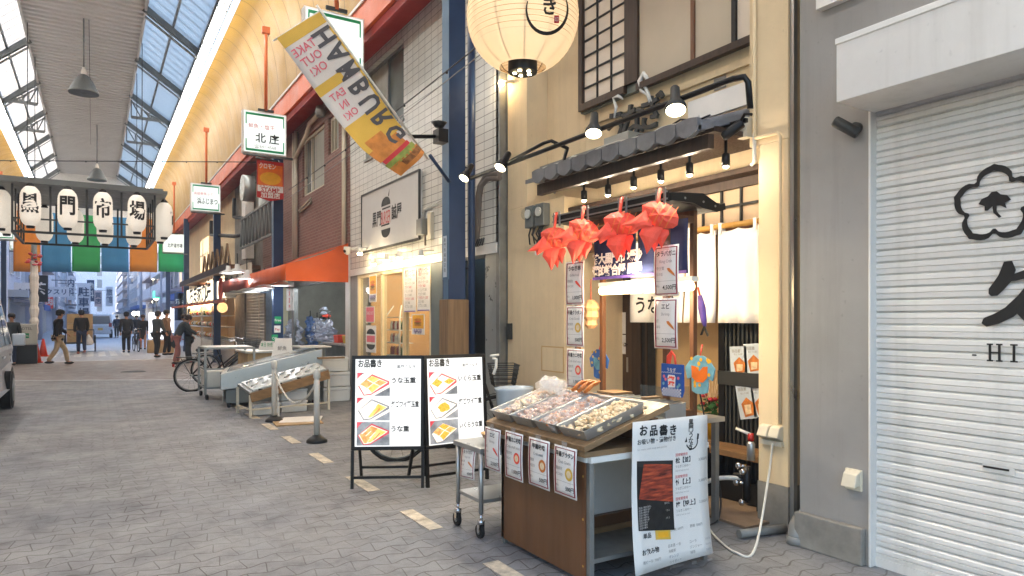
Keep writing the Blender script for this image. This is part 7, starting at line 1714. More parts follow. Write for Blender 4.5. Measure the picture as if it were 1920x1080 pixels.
# chain posts
for i, (px, py) in enumerate(((594, 829), (514, 790))):
    p = az(px, py, 0); t = T('chain_post', ['white chain post on a dark base, nearer the camera', 'white chain post on a dark base beside the fish table'][i], 'post', p, group='white chain posts on the pavement')
    m = MB(); m.lathe([(.125, 0), (.12, .03), (.085, .06), (.06, .075), (.045, .09)], p, 'black_plastic', 20); m.put('base', t)
    m = MB(); m.lathe([(.036, .08), (.036, .74), (.03, .75), (.03, .77), (.042, .78), (.042, .86), (.03, .885), (.001, .89)], p, 'white_plastic', 16); m.put('pole', t)
pa, pb = az(594, 829, 0) + Vector((0, 0, .74)), az(514, 790, 0) + Vector((0, 0, .74)); m = MB()
n_ = 34
for k in range(n_):
    s0, s1 = k / n_, (k + 1) / n_; f_ = lambda s_: pa.lerp(pb, s_) + Vector((0, 0, -.36 * (1 - (2 * s_ - 1) ** 2)))
    a, c = f_(s0), f_(s1); m.bar(a, c + (c - a) * .15, .026 if k % 2 else .012, 'white_plastic', ht=.012 if k % 2 else .026)
for k in range(12): a = pb + Vector((.03 + .002 * k, -.03, -.055 * k)); m.bar(a, a + Vector((.004, 0, -.06)), .024 if k % 2 else .012, 'white_plastic')
m.thing('plastic_chain', 'white plastic chain sagging between the two chain posts', 'chain')
p = az(560, 792, 0); m = MB(); fr = Fr((p.x, p.y, .012), (1, -.1, 0), (.1, 1, 0)); m.fbox(fr, -.34, .3, -.28, .34, -.01, .004, 'cardboard'); fr2 = Fr((p.x + .08, p.y + .1, .022), (1, -.4, .02), (.4, 1, .02)); m.fbox(fr2, -.3, .26, -.22, .26, -.006, .004, 'poster_paper'); m.thing('flattened_boxes', 'flattened cardboard sheets lying on the ground between the chain posts', 'cardboard')
hose('white_hose', 'white hose loop at the foot of the fish shop door post', [(4.05, 12.7, .45), (3.95, 12.7, .38), (3.75, 12.65, .30), (3.85, 12.6, .12), (3.8, 12.5, .02), (3.3, 12.3, .015)], .016, 'white_plastic')
# ------------------------------------------------------------------ timber shop with grey shutters and the lit shop beyond
ty0_, ty1_ = 20.3, 25.3; X = 4.2
b = T('timber_shop', 'two storey shop with carved letters on a board over grey roller shutters', 'shop', (4.8, 22.8, 0)); m = MB()
m.box(X, X + .3, ty0_, ty1_, 2.9, 6.0, 'concrete'); m.box(X, X + .3, ty0_ + 3.2, ty1_, 0, 2.9, 'concrete'); m.box(X, X + .3, ty0_, ty0_ + .2, 0, 2.9, 'concrete'); m.put('wall', b)
for y0, y1 in ((ty0_ + .2, ty0_ + 1.1), (ty0_ + 1.16, ty0_ + 3.2)):
    m = MB(); rows = []; z = 0.02
    while z < 2.9: rows += [(X + .05, z), (X + .035, z + .02), (X + .035, z + .07), (X + .05, z + .09)]; z += .095
    m.sheet([[(x, y, zz) for x, zz in rows] for y in (y0, y1)], 'shutter_grey', False); m.put('roller_shutter', b)
xs_ = ax(422, 570, 3.4).y; q0, q1 = ax(421, 530, 3.5), ax(468, 520, 3.5)
m = MB(); za, zb_ = ax(445, 552, 3.5).z, ax(445, 500, 3.5).z; m.box(3.5, 3.56, q1.y, q0.y, za, zb_, 'ivory_plastic'); m.put('name_board', b)
m = MB(); fr = FX(3.49, 0, 0)
for k, ch in enumerate('MOON'): m.text(fr, ch, -(q0.y + (q1.y - q0.y) * (k + .5) / 4.3), (za + zb_) / 2, .52, 'steel_dark', .0, .02, th=.02)
m.put('lettering', b)
m = MB(); yA, yB = 18.6, 38; zA = 3.05; m.box(3.3, 4.2, 21, 33.5, 2.95, 3.06, 'frame_wood'); m.box(3.26, 3.32, 21, 33.5, 2.9, 3.1, 'dark_wood'); m.put('eave', b)
def zigzag(y0, y1, X, z0, z1, mt_, m, n_=10, r_=.035):
    for k in range(n_):
        a = y0 + (y1 - y0) * k / n_; c = y0 + (y1 - y0) * (k + 1) / n_; md = (a + c) / 2
        m.bar((X, a, z0), (X, md, z1), .06, mt_); m.bar((X, md, z1), (X, c, z0), .06, mt_)
m = MB(); zigzag(17.3, 21.3, 3.7, 3.6, 4.35, 'steel_grey', m, 9); m.box(3.68, 3.72, 17.2, 21.4, 3.52, 3.58, 'steel_grey'); m.box(3.68, 3.72, 17.2, 21.4, 4.36, 4.42, 'steel_grey'); m.put('lattice_rail', b)
m = MB(); zigzag(21.6, 27.5, 3.45, 3.1, 3.75, 'board_wood', m, 6); m.put('carved_rail', b)
m = MB(); m.tube([(3.6, 21.8, 5.1), (3.6, 21.8, 4.55), (3.9, 20.5, 4.3), (4.2, 20.4, 4.28)], .06, 'black_metal', 8); m.tube([(3.6, 26.5, 5.0), (3.6, 26.5, 4.5), (3.8, 23, 4.1), (4.2, 21, 4.05)], .06, 'black_metal', 8); m.put('rainpipe', b)
m = MB(); m.box(3.9, 4.2, 18.8, 19.8, 4.6, 5.3, 'duct'); m.lathe([(.35, 0), (.35, .3)], (3.7, 19.4, 5.0), 'duct', 18, (-1, 0, 0)); m.thing('vent_fan', 'round galvanised vent fan beside the stamp poster', 'vent')
b = T('lit_shop', 'warmly lit food shop with a glowing white sign band past the timber shop', 'shop', (4.8, 30, 0)); ly0, ly1 = 25.3, 41
m = MB(); m.box(4.2, 4.5, ly0, ly1, 2.9, 6.0, 'cream_render'); m.box(6.4, 6.5, ly0, ly1, 0, 2.9, 'amber_wall'); m.box(4.2, 6.4, ly0, ly0 + .1, 0, 2.9, 'amber_wall'); m.box(4.2, 6.4, ly1 - .1, ly1, 0, 2.9, 'amber_wall'); m.box(4.2, 6.4, ly0 + .1, ly1 - .1, 2.85, 2.9, 'cream_render'); m.put('wall', b)
q0, q1 = ax(350, 570, 3.6), ax(424, 560, 3.6); za, zb_ = ax(390, 563, 3.6).z, ax(390, 533, 3.6).z
m = MB(); m.box(3.6, 3.9, q1.y, q0.y, za, zb_, 'white_paint'); m.put('sign_box', b); m = MB(); fr = FX(3.595, 0, 0); m.frect(fr, -q0.y, -q1.y, za, zb_, .0, 'shop_sign_glow'); m.put('sign_face', b)
m = MB()
for k, ch in enumerate('いちま家の味'): m.text(fr, ch, -(q0.y + (q1.y - q0.y) * (k + .5) / 8.6), (za + zb_) / 2, .95, 'black_ink', .01, .02, sx=1.6)
m.fpoly(fr, [(-(q1.y + 1.0) + .55 * math.cos(k * .5), (za + zb_) / 2 + .4 * math.sin(k * .5)) for k in range(13)], .01, 'fish_red'); m.put('lettering', b)
for k in range(6):
    m = MB(); y = 25.0 + k * 1.5; m.ball((3.75, y, za - .3), .17, 'lamp_orange_glow', 12, 1.05); m.put('round_lamp', b)
m = MB(); m.box(3.5, 3.55, 23.2, ly1 - 1, za - .16, za - .06, 'orange_paint'); m.put('valance', b)
for k in range(2):
    y0, y1 = (25.6, 28.0) if k == 0 else (28.4, 33)
    m = MB(); m.box(3.5, 4.3, y0, y1, .0, .75, 'white_paint'); m2 = MB(); m3 = MB(); rn = random.Random(60 + k)
    for z in (.78, 1.18, 1.58):
        m2.box(3.5, 4.3, y0, y1, z, z + .03, 'stainless')
        for j in range(int((y1 - y0) / .22)): m3.lump((3.66, y0 + .12 + j * .22, z + .12), .11, rn.choice(['flag_yellow', 'food_cream', 'fish_red', 'paper', 'food_orange', 'noren_white', 'leaf']), rn, .8, .15)
    for y in (y0 + .02, y1 - .02): m2.box(3.5, 3.53, y - .015, y + .015, .75, 2.0, 'stainless')
    m4 = MB(); m4.tube([(3.55, y0 + .1, 1.98), (3.55, y1 - .1, 1.98)], .03, 'fluor_warm', 6)
    simple('food_display', 'food display', ['lit food shelves nearest the grey shutters', 'farther lit food shelves behind the people'][k], [('cabinet', m, .01), ('shelf', m2, 0), ('food', m3, 0), ('tube_lamp', m4, 0)], 'lit food shelves')
    lamp('shop_light', (4.2, (y0 + y1) / 2, 2.3), 90, (1, .78, .5), .3, b)
m = MB(); fr = FX(4.19, 0, 0); m.fbox(fr, -34, -31.5, 3.6, 5.0, 0, .03, 'window_warm'); m.fbox(fr, -34, -31.5, 4.28, 4.33, .031, .06, 'white_paint'); m.fbox(fr, -32.8, -32.7, 3.6, 5.0, .061, .09, 'white_paint'); m.put('window', b)
m = MB(); m.box(3.9, 4.15, 21.7, 22.3, 3.3, 5.2, 'noren_white'); m.thing('upper_panel', 'pale panel at the corner above the carved rail', 'panel')
m = MB(); fr = FX(3.3, 0, 0)
for k, mt_ in enumerate(('navy_paint', 'cool_white', 'fish_red')): pass
for i, (px, mt_, s_) in enumerate(((334, 'navy_paint', '酒'), (340, 'cool_white', '薬'), (346, 'fish_red', '肉'))):
    p = ay(px, 575, 44); fr = FY(p.x, 44 + .0, p.z); m = MB(); m.fbox(fr, -.12 * 1.6, .12 * 1.6, -.8, .8, -.05, 0, mt_); m.text(fr, s_, 0, .3, .3, 'paper' if i != 1 else 'black_ink', .01, .02); m.thing('street_sign', ['navy vertical sign beyond the green banner', 'pale vertical sign beside the navy one', 'red vertical sign at the lit shop corner'][i], 'sign', 'vertical signs past the lit shop')
# ------------------------------------------------------------------ cables
def cable(pts, sag, r_, label, mt_='black_plastic', clips=0):
    m = MB(); a, c = Vector(pts[0]), Vector(pts[1]); P_ = [a.lerp(c, k / 24) - Vector((0, 0, sag * (1 - (2 * k / 24 - 1) ** 2))) for k in range(25)]; m.tube(P_, r_, mt_, 5)
    for k in range(clips): q = P_[2 + k * 3]; m.lathe([(.012, 0), (.016, .02), (.006, .04)], q - Vector((0, 0, .03)), 'black_plastic', 6)
    return m.thing('overhead_cable', label, 'cable', 'overhead cables along the arcade')
cable((ax(1040, -30, 3.3), ax(540, 357, 3.6)), .06, .008, 'black clipped cable running from the round lantern to the stamp poster', clips=7)
cable((ax(1040, -8, 3.2), ax(545, 368, 3.55)), .05, .006, 'thin pale cable running beside the clipped one', 'grey_pvc')
cable((ay(-30, 301, 19.5), ay(480, 304, 19.5)), .0, .012, 'thin wire with clips stretched across the arcade', 'steel_dark', 7)
# ------------------------------------------------------------------ left-hand shops (seen edge-on at the left border)
ln = ['plain shop with a grey shutter on the near left', 'shop with a tan wall on the left beside the van', 'shop with a blue awning end on the left past the van', 'last left-hand shop before the arcade end']
for i, (y0, y1, mt_) in enumerate(((1.5, 8, 'grey_render'), (8, 16, 'cream_render'), (16, 29, 'red_brick'), (29, 44.5, 'concrete'))):
    b = T('left_shop', ln[i], 'shop', (-5, (y0 + y1) / 2, 0), group='shops along the left side'); m = MB(); x = -4.6
    m.box(x - .3, x, y0, y1, 2.7, 6.02, mt_); n_ = int((y1 - y0) / 4.5); wd = (y1 - y0) / n_
    for k in range(n_ + 1): m.box(x - .3, x, y0 + k * wd - (0 if k == 0 else .2), y0 + k * wd + (0 if k == n_ else .2), 0, 2.7, mt_)
    m.put('wall', b)
    for k in range(n_):
        a, c = y0 + k * wd + .2, y0 + (k + 1) * wd - .2
        m = MB(); rows = []; z = .02
        while z < 2.68: rows += [(x - .1, z), (x - .085, z + .02), (x - .085, z + .07), (x - .1, z + .09)]; z += .1
        m.sheet([[(xx, yy, zz) for xx, zz in rows] for yy in (a, c)], 'shutter_grey', False); m.put('roller_shutter', b)
        m = MB(); m.box(x - .05, x + .01, a + .8, c - .8, 3.6, 4.9, 'window_dark'); w_ = m.put('window', b); m = MB(); m.box(x + .01, x + .04, a + .8, a + .86, 3.6, 4.9, 'galvanised'); m.box(x + .01, x + .04, c - .86, c - .8, 3.6, 4.9, 'galvanised'); m.box(x + .01, x + .04, (a + c) / 2 - .03, (a + c) / 2 + .03, 3.6, 4.9, 'galvanised'); m.put('frame', w_)
# ------------------------------------------------------------------ the open street beyond the arcade
for n_, c_ in (('far_a', '#bcbbc6'), ('far_b', '#d3d2da'), ('far_c', '#a3a8b4'), ('far_d', '#bfaeae'), ('far_e', '#dddce0')): mat(n_, c_, .8, var=.08, scale=.3, dirt=.2)
rn = random.Random(44)
def far_building(x0, x1, y0, y1, h, mt_, label, side, floors, bal=False, sign=None, lit=0):
    t = T('street_building', label, 'building', ((x0 + x1) / 2, (y0 + y1) / 2, 0), group='buildings along the open street'); m = MB(); m.box(x0, x1, y0, y1, 0, h, mt_); m.box(x0 - .1, x1 + .1, y0 - .05, y1 + .05, h, h + .25, mt_); m.put('wall', t)
    xf = x1 if side < 0 else x0; s_ = 1 if side < 0 else -1; fh = (h - 3.4) / floors
    for k in range(floors):
        z = 3.6 + k * fh; nb = max(1, int((y1 - y0) / 3))
        for j in range(nb):
            y = y0 + (j + .5) * (y1 - y0) / nb; m = MB(); m.box(xf, xf + .02 * s_, y - .8, y + .8, z + .5, z + fh - .7, 'glass_blue' if rn.random() > lit else 'window_warm'); w_ = m.put('window', t)
            m = MB(); m.box(xf + .02 * s_, xf + .07 * s_, y - .85, y - .78, z + .45, z + fh - .65, 'far_e'); m.box(xf + .02 * s_, xf + .07 * s_, y + .78, y + .85, z + .45, z + fh - .65, 'far_e'); m.box(xf + .02 * s_, xf + .07 * s_, y - .03, y + .03, z + .5, z + fh - .7, 'far_e'); m.box(xf + .02 * s_, xf + .1 * s_, y - .9, y + .9, z + .4, z + .45, 'far_e'); m.put('frame', w_)
        # the end wall that looks down the street
        m = MB(); xm = (x0 + x1) / 2; m.box(xm - .8, xm + .8, y0 - .03, y0, z + .5, z + fh - .8, 'glass_blue'); m.put('window', t)
        if bal:
            m = MB(); m.box(xf, xf + .9 * s_, y0 + .3, y1 - .3, z - .15, z, mt_); m.box(xf + .82 * s_, xf + .9 * s_, y0 + .3, y1 - .3, z, z + 1, 'far_b'); m.put('balcony', t)
    m = MB(); m.box(xf, xf + .05 * s_, y0 + .4, y1 - .4, .1, 2.6, 'shutter_grey' if rn.random() < .6 else 'far_c'); m.put('shopfront', t)
    m = MB(); m.box(xf, xf + (.9 if rn.random() < .6 else .3) * s_, y0 + .3, y1 - .3, 2.7, 3.1, rn.choice(['far_e', 'far_c', 'blue_awning', 'far_b'])); m.put('canopy', t)
mat('blue_awning', '#1f4f9c', .6, var=.1)
LB = [(46.5, 54, 9, 'far_b', 2), (54.3, 62, 10, 'far_e', 3), (62.2, 73, 9, 'far_a', 3), (73.4, 88, 11, 'far_d', 5), (88.3, 105, 10, 'far_b', 4), (105.5, 130, 12, 'far_c', 6), (130.5, 165, 11, 'far_a', 4), (166, 215, 13, 'far_e', 6)]
names = ['pale two storey building nearest on the left of the open street', 'white building second on the left of the open street', 'grey building third on the left of the open street', 'tall pinkish building fourth on the left of the open street', 'pale building fifth on the left of the open street', 'tall grey building sixth on the left of the open street', 'long grey building seventh on the left of the open street', 'tall far building at the left end of the open street']
for (y0, y1, h, mt_, fl_), l in zip(LB, names): far_building(-14, -3.7 - rn.uniform(0, .8), y0, y1, h, mt_, l, -1, fl_, rn.random() < .5, lit=.15)
RB = [(46, 53, 8, 'red_soffit', 2), (53.4, 64, 10, 'far_a', 3), (64.4, 76, 11, 'far_b', 4), (76.5, 92, 10, 'far_d', 3), (92.5, 112, 12, 'far_e', 5), (112.5, 140, 10, 'far_c', 4), (141, 180, 13, 'far_b', 6), (181, 230, 12, 'far_a', 5)]
names = ['dark red narrow building at the right corner past the banners', 'grey building second on the right of the open street', 'pale tall building third on the right of the open street', 'pinkish building fourth on the right of the open street', 'white tall building fifth on the right of the open street', 'dark grey building sixth on the right of the open street', 'tall pale building seventh on the right of the open street', 'farthest grey building at the right of the open street']
for (y0, y1, h, mt_, fl_), l in zip(RB, names): far_building(5.2 + rn.uniform(0, .5), 16, y0, y1, h, mt_, l, 1, fl_, rn.random() < .5, lit=.25)
far_building(-10, 14, 300, 315, 30, 'far_b', 'pale building closing the far end of the open street', 1, 6)
# signs, poles and lamps along the open street
for i, (px, py, Y, w_, h_, mt_, s_, lab) in enumerate(((72, 541, 50, .95, 1.6, 'black_ink', '茶', 'black hanging sign with a white character on the left'), (46, 548, 48, 1.0, 1.1, 'far_e', '食堂', 'pale square sign low on the left buildings'), (105, 547, 56, 1.5, .7, 'far_e', 'クスリ', 'white sign with blue letters above the blue awning'), (157, 572, 66, .95, 3.6, 'far_e', '駐車場', 'tall white vertical sign on the left of the open street'))):
    p = ay(px, py, Y); fr = FY(p.x, Y, p.z); m = MB(); m.fbox(fr, -w_ / 2, w_ / 2, -h_ / 2, h_ / 2, -.2, 0, mt_)
    if h_ > 2: m.text(fr, s_, 0, h_ * .3, .8, 'navy_paint', .02, .02, vert=True)
    else: m.text(fr, s_, 0, 0, min(w_ / len(s_), h_) * .85, 'paper' if mt_ == 'black_ink' else 'navy_paint', .02, .02)
    m.box(p.x - w_ / 2 - .8, p.x - w_ / 2, Y + .05, Y + .1, p.z - .05, p.z + .05, 'steel_dark'); m.thing('projecting_sign', lab, 'sign')
sg = [(92, 560, 62, .5, 1.5, 'fish_red', '焼肉'), (133, 540, 75, .6, 2.2, 'far_e', '内科'), (170, 545, 90, .7, 2.4, 'navy_paint', '歯科'), (184, 560, 100, .8, 2.0, 'far_d', '質店'), (205, 556, 130, 1.0, 3.2, 'far_e', '旅館'), (322, 540, 62, .5, 1.8, 'far_c', '薬局'), (314, 565, 75, .6, 1.6, 'fish_red', '寿司'), (300, 572, 95, .8, 2.2, 'far_e', '喫茶'), (278, 565, 130, 1.1, 3.0, 'navy_paint', '時計'), (265, 570, 160, 1.3, 3.5, 'far_d', '呉服')]
sn = ['red vertical sign by the blue awning', 'white vertical sign with two characters past the blue awning', 'navy vertical sign left of the street centre', 'pinkish vertical sign left of the street centre', 'white far sign nearest the street end on the left', 'grey sign right under the green end banner', 'red vertical sign on the right of the open street', 'white vertical sign among the street lamps', 'navy far sign among the street lamps', 'pinkish farthest sign on the right of the open street']
for (px, py, Y, w_, h_, mt_, s_), l in zip(sg, sn):
    p = ay(px, py, Y); fr = FY(p.x, Y, p.z); m = MB(); m.fbox(fr, -w_ / 2, w_ / 2, -h_ / 2, h_ / 2, -.2, 0, mt_); m.text(fr, s_, 0, h_ * .22, h_ * .36, 'paper' if mt_ in ('fish_red', 'navy_paint') else 'navy_paint', .02, .02, w_ * .85, vert=True); e_ = -3.9 if px < 220 else 5.4; m.box(min(p.x, e_), max(p.x, e_), Y + .06, Y + .12, p.z + h_ * .3, p.z + h_ * .3 + .06, 'steel_dark'); m.thing('projecting_sign', l, 'sign')
t = T('blue_awning', 'blue awning over a left-hand shop beyond the arcade', 'awning', (-3, 49, 2.6)); a = ay(71, 567, 47.5); c = ay(121, 567, 54); m = MB(); m.add([(-4.2, 47.5, a.z + .35), (-4.2, 54, a.z + .35), (-2.4, 54, a.z - .1), (-2.4, 47.5, a.z - .1), (-2.4, 54, a.z - .45), (-2.4, 47.5, a.z - .45)], [(0, 1, 2, 3), (3, 2, 4, 5)], 'blue_awning'); m.put('cover', t, solid=.02); m = MB(); m.bar((-4.2, 47.5, a.z - .1), (-2.4, 47.5, a.z - .1), .04, 'galvanised'); m.bar((-4.2, 54, a.z - .1), (-2.4, 54, a.z - .1), .04, 'galvanised'); m.put('frame', t)
for i, (X, Y) in enumerate(((-3.2, 58), (4.6, 60), (-3.2, 84), (4.6, 88), (-3.3, 120), (4.7, 124))):
    t = T('utility_pole', ['nearest grey utility pole on the left of the open street', 'nearest grey utility pole on the right of the open street', 'second utility pole on the left of the open street', 'second utility pole on the right of the open street', 'third utility pole on the left of the open street', 'third utility pole on the right of the open street'][i], 'utility pole', (X, Y, 0), group='utility poles along the open street')
    m = MB(); m.tube([(X, Y, 0), (X, Y, 10)], [.17, .12], 'far_a', 10); m.put('pole', t); m = MB()
    for z in (9.6, 8.9, 8.2): m.box(X - .9, X + .9, Y - .05, Y + .05, z, z + .1, 'steel_grey')
    m.put('cross_arm', t); m = MB(); m.lathe([(.25, 0), (.27, .1), (.27, .8), (.2, .9)], (X + .4, Y, 7.0), 'far_c', 12); m.put('transformer', t)
def wire(a, c, sag, lab): 
    m = MB(); a, c = Vector(a), Vector(c); m.tube([a.lerp(c, k / 10) - Vector((0, 0, sag * (1 - (k / 5 - 1) ** 2))) for k in range(11)], .03, 'steel_dark', 4); m.thing('street_wire', lab, 'wire', 'wires over the open street')
k_ = 0
for Y, z in ((58, 8.3), (60, 9), (66, 7.8), (84, 9.5), (88, 11), (100, 12.5), (120, 14)):
    wire((-3.6, Y, z), (5.0, Y + 2, z + .6), .5, ['lowest near wire crossing the open street', 'second wire crossing the open street', 'third wire crossing the open street', 'fourth wire crossing the open street', 'fifth wire crossing the open street', 'sixth wire crossing the open street', 'farthest wire crossing the open street'][k_]); k_ += 1
for X in (-3.6, -2.9, 4.2, 5.0): wire((X, 58, 9.7), (X, 124, 9.7), .8, 'long wire running along the %s of the open street, %s' % ('left' if X < 0 else 'right', 'outer' if X in (-3.6, 5.0) else 'inner'))
lampl = [(287, 520, 80), (252, 588, 90), (260, 588, 92), (293, 558, 75), (300, 555, 78), (290, 566, 86), (312, 566, 80), (288, 592, 110), (294, 580, 100), (292, 586, 105), (298, 564, 95), (285, 593, 120)]
for i, (px, py, Y) in enumerate(lampl):
    p = ay(px, py, Y); t = T('street_lamp', 'round white street lamp glowing down the open street', 'street lamp', (p.x, Y, 0), group='street lamps glowing down the open street')
    m = MB(); m.ball(p, .26, 'far_lamp', 10); m.put('globe', t); m = MB(); m.tube([(p.x, Y, 0), (p.x, Y, p.z - .22)], .05, 'steel_grey', 6); m.put('pole', t)
for i, (px, py, Y, w_, h_, mt_) in enumerate(((305, 553, 70, 1.6, .7, 'green_sign_glow'), (330, 600, 60, .8, 2, 'far_sign'))):
    p = ay(px, py, Y); m = MB(); m.box(p.x - w_ / 2, p.x + w_ / 2, Y, Y + .2, p.z - h_ / 2, p.z + h_ / 2, mt_); m.box(p.x + w_ / 2, 6, Y + .05, Y + .15, p.z - .05, p.z + .05, 'steel_dark'); m.thing('lit_sign', ['green lit sign on the right of the open street', 'small white lit sign on the right of the open street'][i], 'sign')
# bright standing sign, boxes, small stand at left, cones, wrapped pole
p = az(322, 672, 0); t = T('lit_sign_stand', 'glowing white sign stand on brown boxes before the lit shop', 'sign', (p.x, 33.5, 0)); x = p.x; Yp = 33.5
m = MB(); m.box(x - .45, x + .35, Yp, Yp + .15, .6, 1.75, 'far_sign'); m.put('lit_panel', t, bevel=.02); m = MB(); m.box(x - .5, x + .45, Yp - .1, Yp + .4, 0, .55, 'cardboard'); m.box(x - .1, x + .5, Yp - .4, Yp - .12, 0, .35, 'cardboard'); m.put('box_base', t, bevel=.01)
p = az(48, 682, 0); t = T('sign_stand', 'grey standing sign on a black base with a green mark beside the cones', 'sign', p); m = MB(); m.box(p.x - .32, p.x + .32, p.y - .15, p.y + .25, 0, .62, 'black_plastic'); m.put('base', t, bevel=.02)
m = MB(); m.box(p.x - .3, p.x + .33, p.y - .1, p.y + .05, .63, 1.32, 'white_plastic'); m.put('panel', t, bevel=.03); m = MB(); fr = FY(p.x, p.y - .104, .95); m.frect(fr, -.1, .1, -.1, .06, 0, 'green_paint'); m.text(fr, 'HOTEL', 0, .22, .12, 'grey_ink', 0, .01); m.text(fr, 'P 24h', 0, -.02, .08, 'paper', .003, .01); m.put('lettering', t)
for i, (px, py) in enumerate(((68, 680), (81, 668))):
    p = az(px, py, 0); t = T('traffic_cone', ['nearer red cone beside the standing sign', 'farther red cone beside the standing sign'][i], 'traffic cone', p, group='red cones on the left'); m = MB(); m.lathe([(.15, .03), (.04, .68), (.025, .7)], p, 'cone_red', 14); m.put('cone_body', t); m = MB(); m.box(p.x - .19, p.x + .19, p.y - .19, p.y + .19, 0, .035, 'cone_red'); m.put('base', t)
p = az(64, 668, 0); t = T('wrapped_pole', 'street pole wrapped in pale paper with red flowers on top', 'pole', p); m = MB(); rn2 = random.Random(9)
m.lathe([(.15 + rn2.uniform(-.03, .03), .9 + k * .16) for k in range(19)], p, 'noren_white', 9, smooth=False); m.put('paper_wrap', t); m = MB(); m.tube([p, p + Vector((0, 0, 4.5))], .1, 'steel_grey', 8); m.put('pole_core', t); m = MB()
for k in range(22): m.lump(p + Vector((rn2.uniform(-.22, .22), rn2.uniform(-.2, .2), 3.75 + rn2.uniform(-.15, .3))), .07, rn2.choice(['pink_ink', 'red_ink', 'flower_red']), rn2)
m.put('flowers', t)
# ------------------------------------------------------------------ vehicles
def van(name, label, col_, loc, rz, L=4.4, W_=1.72, H_=1.9):
    t = T(name, label, 'van', loc); ORG[t.name] = Vector((0, 0, 0)); h = W_ / 2
    # side outline, front at +Y
    sec = [(-L / 2, .35, .75), (-L / 2 - .02, .95, 1.0), (-L / 2 + .06, 1.05, 1.0), (-L / 2 + .2, H_ - .08, .90), (-L / 2 + .4, H_, .86), (L / 2 - 1.7, H_, .86), (L / 2 - 1.35, H_ - .08, .88), (L / 2 - .62, 1.08, .98), (L / 2 - .1, .93, .93), (L / 2, .75, .9), (L / 2, .35, .85)]
    m = MB(); n_ = len(sec)
    V = [(s_ * h * k, y, z) for s_ in (-1, 1) for y, z, k in sec]
    lo = [(s_ * h * .98, y, .3) for s_ in (-1, 1) for y in (-L / 2 + .02, L / 2 - .02)]
    belt = []
    m.add(V, [(i, i + 1, n_ + i + 1, n_ + i)[::-1] for i in range(n_ - 1)], col_, False)
    # sides with a shoulder line at z=1.02
    for s_ in (-1, 1):
        b_ = 0 if s_ < 0 else n_
        P_ = [Vector(V[b_ + i]) for i in range(n_)]
        sh = [Vector((s_ * h, -L / 2 + .0, 1.0)), Vector((s_ * h, L / 2 - .55, 1.0))]
        m.add([P_[2], P_[3], P_[4], P_[5], P_[6], P_[7], sh[1], sh[0]], [tuple(range(8)) if s_ > 0 else tuple(range(7, -1, -1))], col_)
        m.add([P_[0], P_[1], P_[2], sh[0], sh[1], P_[7], P_[8], P_[9], P_[10], Vector((s_ * h, L / 2 - .1, .34)), Vector((s_ * h, -L / 2 + .1, .34))], [tuple(range(11)) if s_ < 0 else tuple(range(10, -1, -1))], col_)
    m.add([Vector((s_ * h * .85, y, .3)) for s_ in (-1, 1) for y in (-L / 2, L / 2)], [(0, 1, 3, 2)], 'black_plastic'); m.put('body', t, bevel=.02)
    def wq(s_, y0, y1, y2, y3, z0, z1):
        k0, k1 = 1.0, .885; o_ = s_ * .012; mm = MB(); mm.add([(s_ * h * k0 * .996 + o_, y0, z0), (s_ * h * k0 * .996 + o_, y1, z0), (s_ * h * k1 + o_ * 1.5, y2, z1), (s_ * h * k1 + o_ * 1.5, y3, z1)], [(0, 1, 2, 3)], 'glass_blue'); mm.put('side_window', t, solid=.006)
    for s_ in (-1, 1):
        for a in ((-L / 2 + .3, -L / 2 + 1.35, -L / 2 + 1.35, -L / 2 + .42), (-L / 2 + 1.45, -L / 2 + 2.5, -L / 2 + 2.5, -L / 2 + 1.45), (-L / 2 + 2.6, L / 2 - .95, L / 2 - 1.5, -L / 2 + 2.6)): wq(s_, *a, 1.08, H_ - .2)
    m = MB(); yb_ = -L / 2; m.add([(-h * .84, yb_ + .05, 1.08), (h * .84, yb_ + .05, 1.08), (h * .76, yb_ + .165, H_ - .18), (-h * .76, yb_ + .165, H_ - .18)], [(0, 1, 2, 3)], 'glass_blue'); m.put('rear_window', t, solid=.03)
    m = MB(); m.add([(-h * .88, L / 2 - .66, 1.14), (h * .88, L / 2 - .66, 1.14), (h * .78, L / 2 - 1.30, H_ - .13), (-h * .78, L / 2 - 1.30, H_ - .13)], [(0, 3, 2, 1)], 'glass_blue'); m.put('windscreen', t, solid=.03)
    for s_ in (-1, 1):
        m = MB(); m.box(s_ * h * .7, s_ * h * .95, -L / 2 - .035, -L / 2 + .03, .85, 1.15, 'tail_red'); m.put('tail_light', t, bevel=.01)
        m = MB(); m.box(s_ * h * .62, s_ * h * .88, L / 2 - .12, L / 2 + .01, .68, .88, 'glass'); m.put('headlight', t, bevel=.02)
        m = MB(); m.box(s_ * (h + .02), s_ * (h + .2), L / 2 - 1.02, L / 2 - .92, 1.05, 1.25, col_); m.put('mirror', t, bevel=.02)
        m = MB(); m.box(s_ * (h + .0), s_ * (h + .03), -.05, .12, .9, .93, 'chrome'); m.box(s_ * (h + .0), s_ * (h + .03), 1.0, 1.17, .9, .93, 'chrome'); m.put('handle', t)
        for y in (-L / 2 + .75, L / 2 - .72):
            m = MB(); m.lathe([(.2, -.09), (.3, -.085), (.31, -.06), (.31, .06), (.3, .085), (.2, .09)], (s_ * (h - .07), y, .31), 'rubber', 24, (1, 0, 0)); w_ = m.put('wheel', t); m = MB(); m.lathe([(.001, .1), (.19, .096), (.2, .07)], (s_ * (h - .07), y, .31), 'galvanised', 20, (s_, 0, 0)); m.put('rim', w_)
            m = MB(); m.lathe([(.36, 0), (.36, .004)], (s_ * h * .997, y, .33), 'black_plastic', 20, (s_, 0, 0)); m.put('wheel_arch', t)
    m = MB(); m.box(-.17, .17, -L / 2 - .045, -L / 2 - .02, .6, .78, 'flag_yellow'); m.put('number_plate', t)
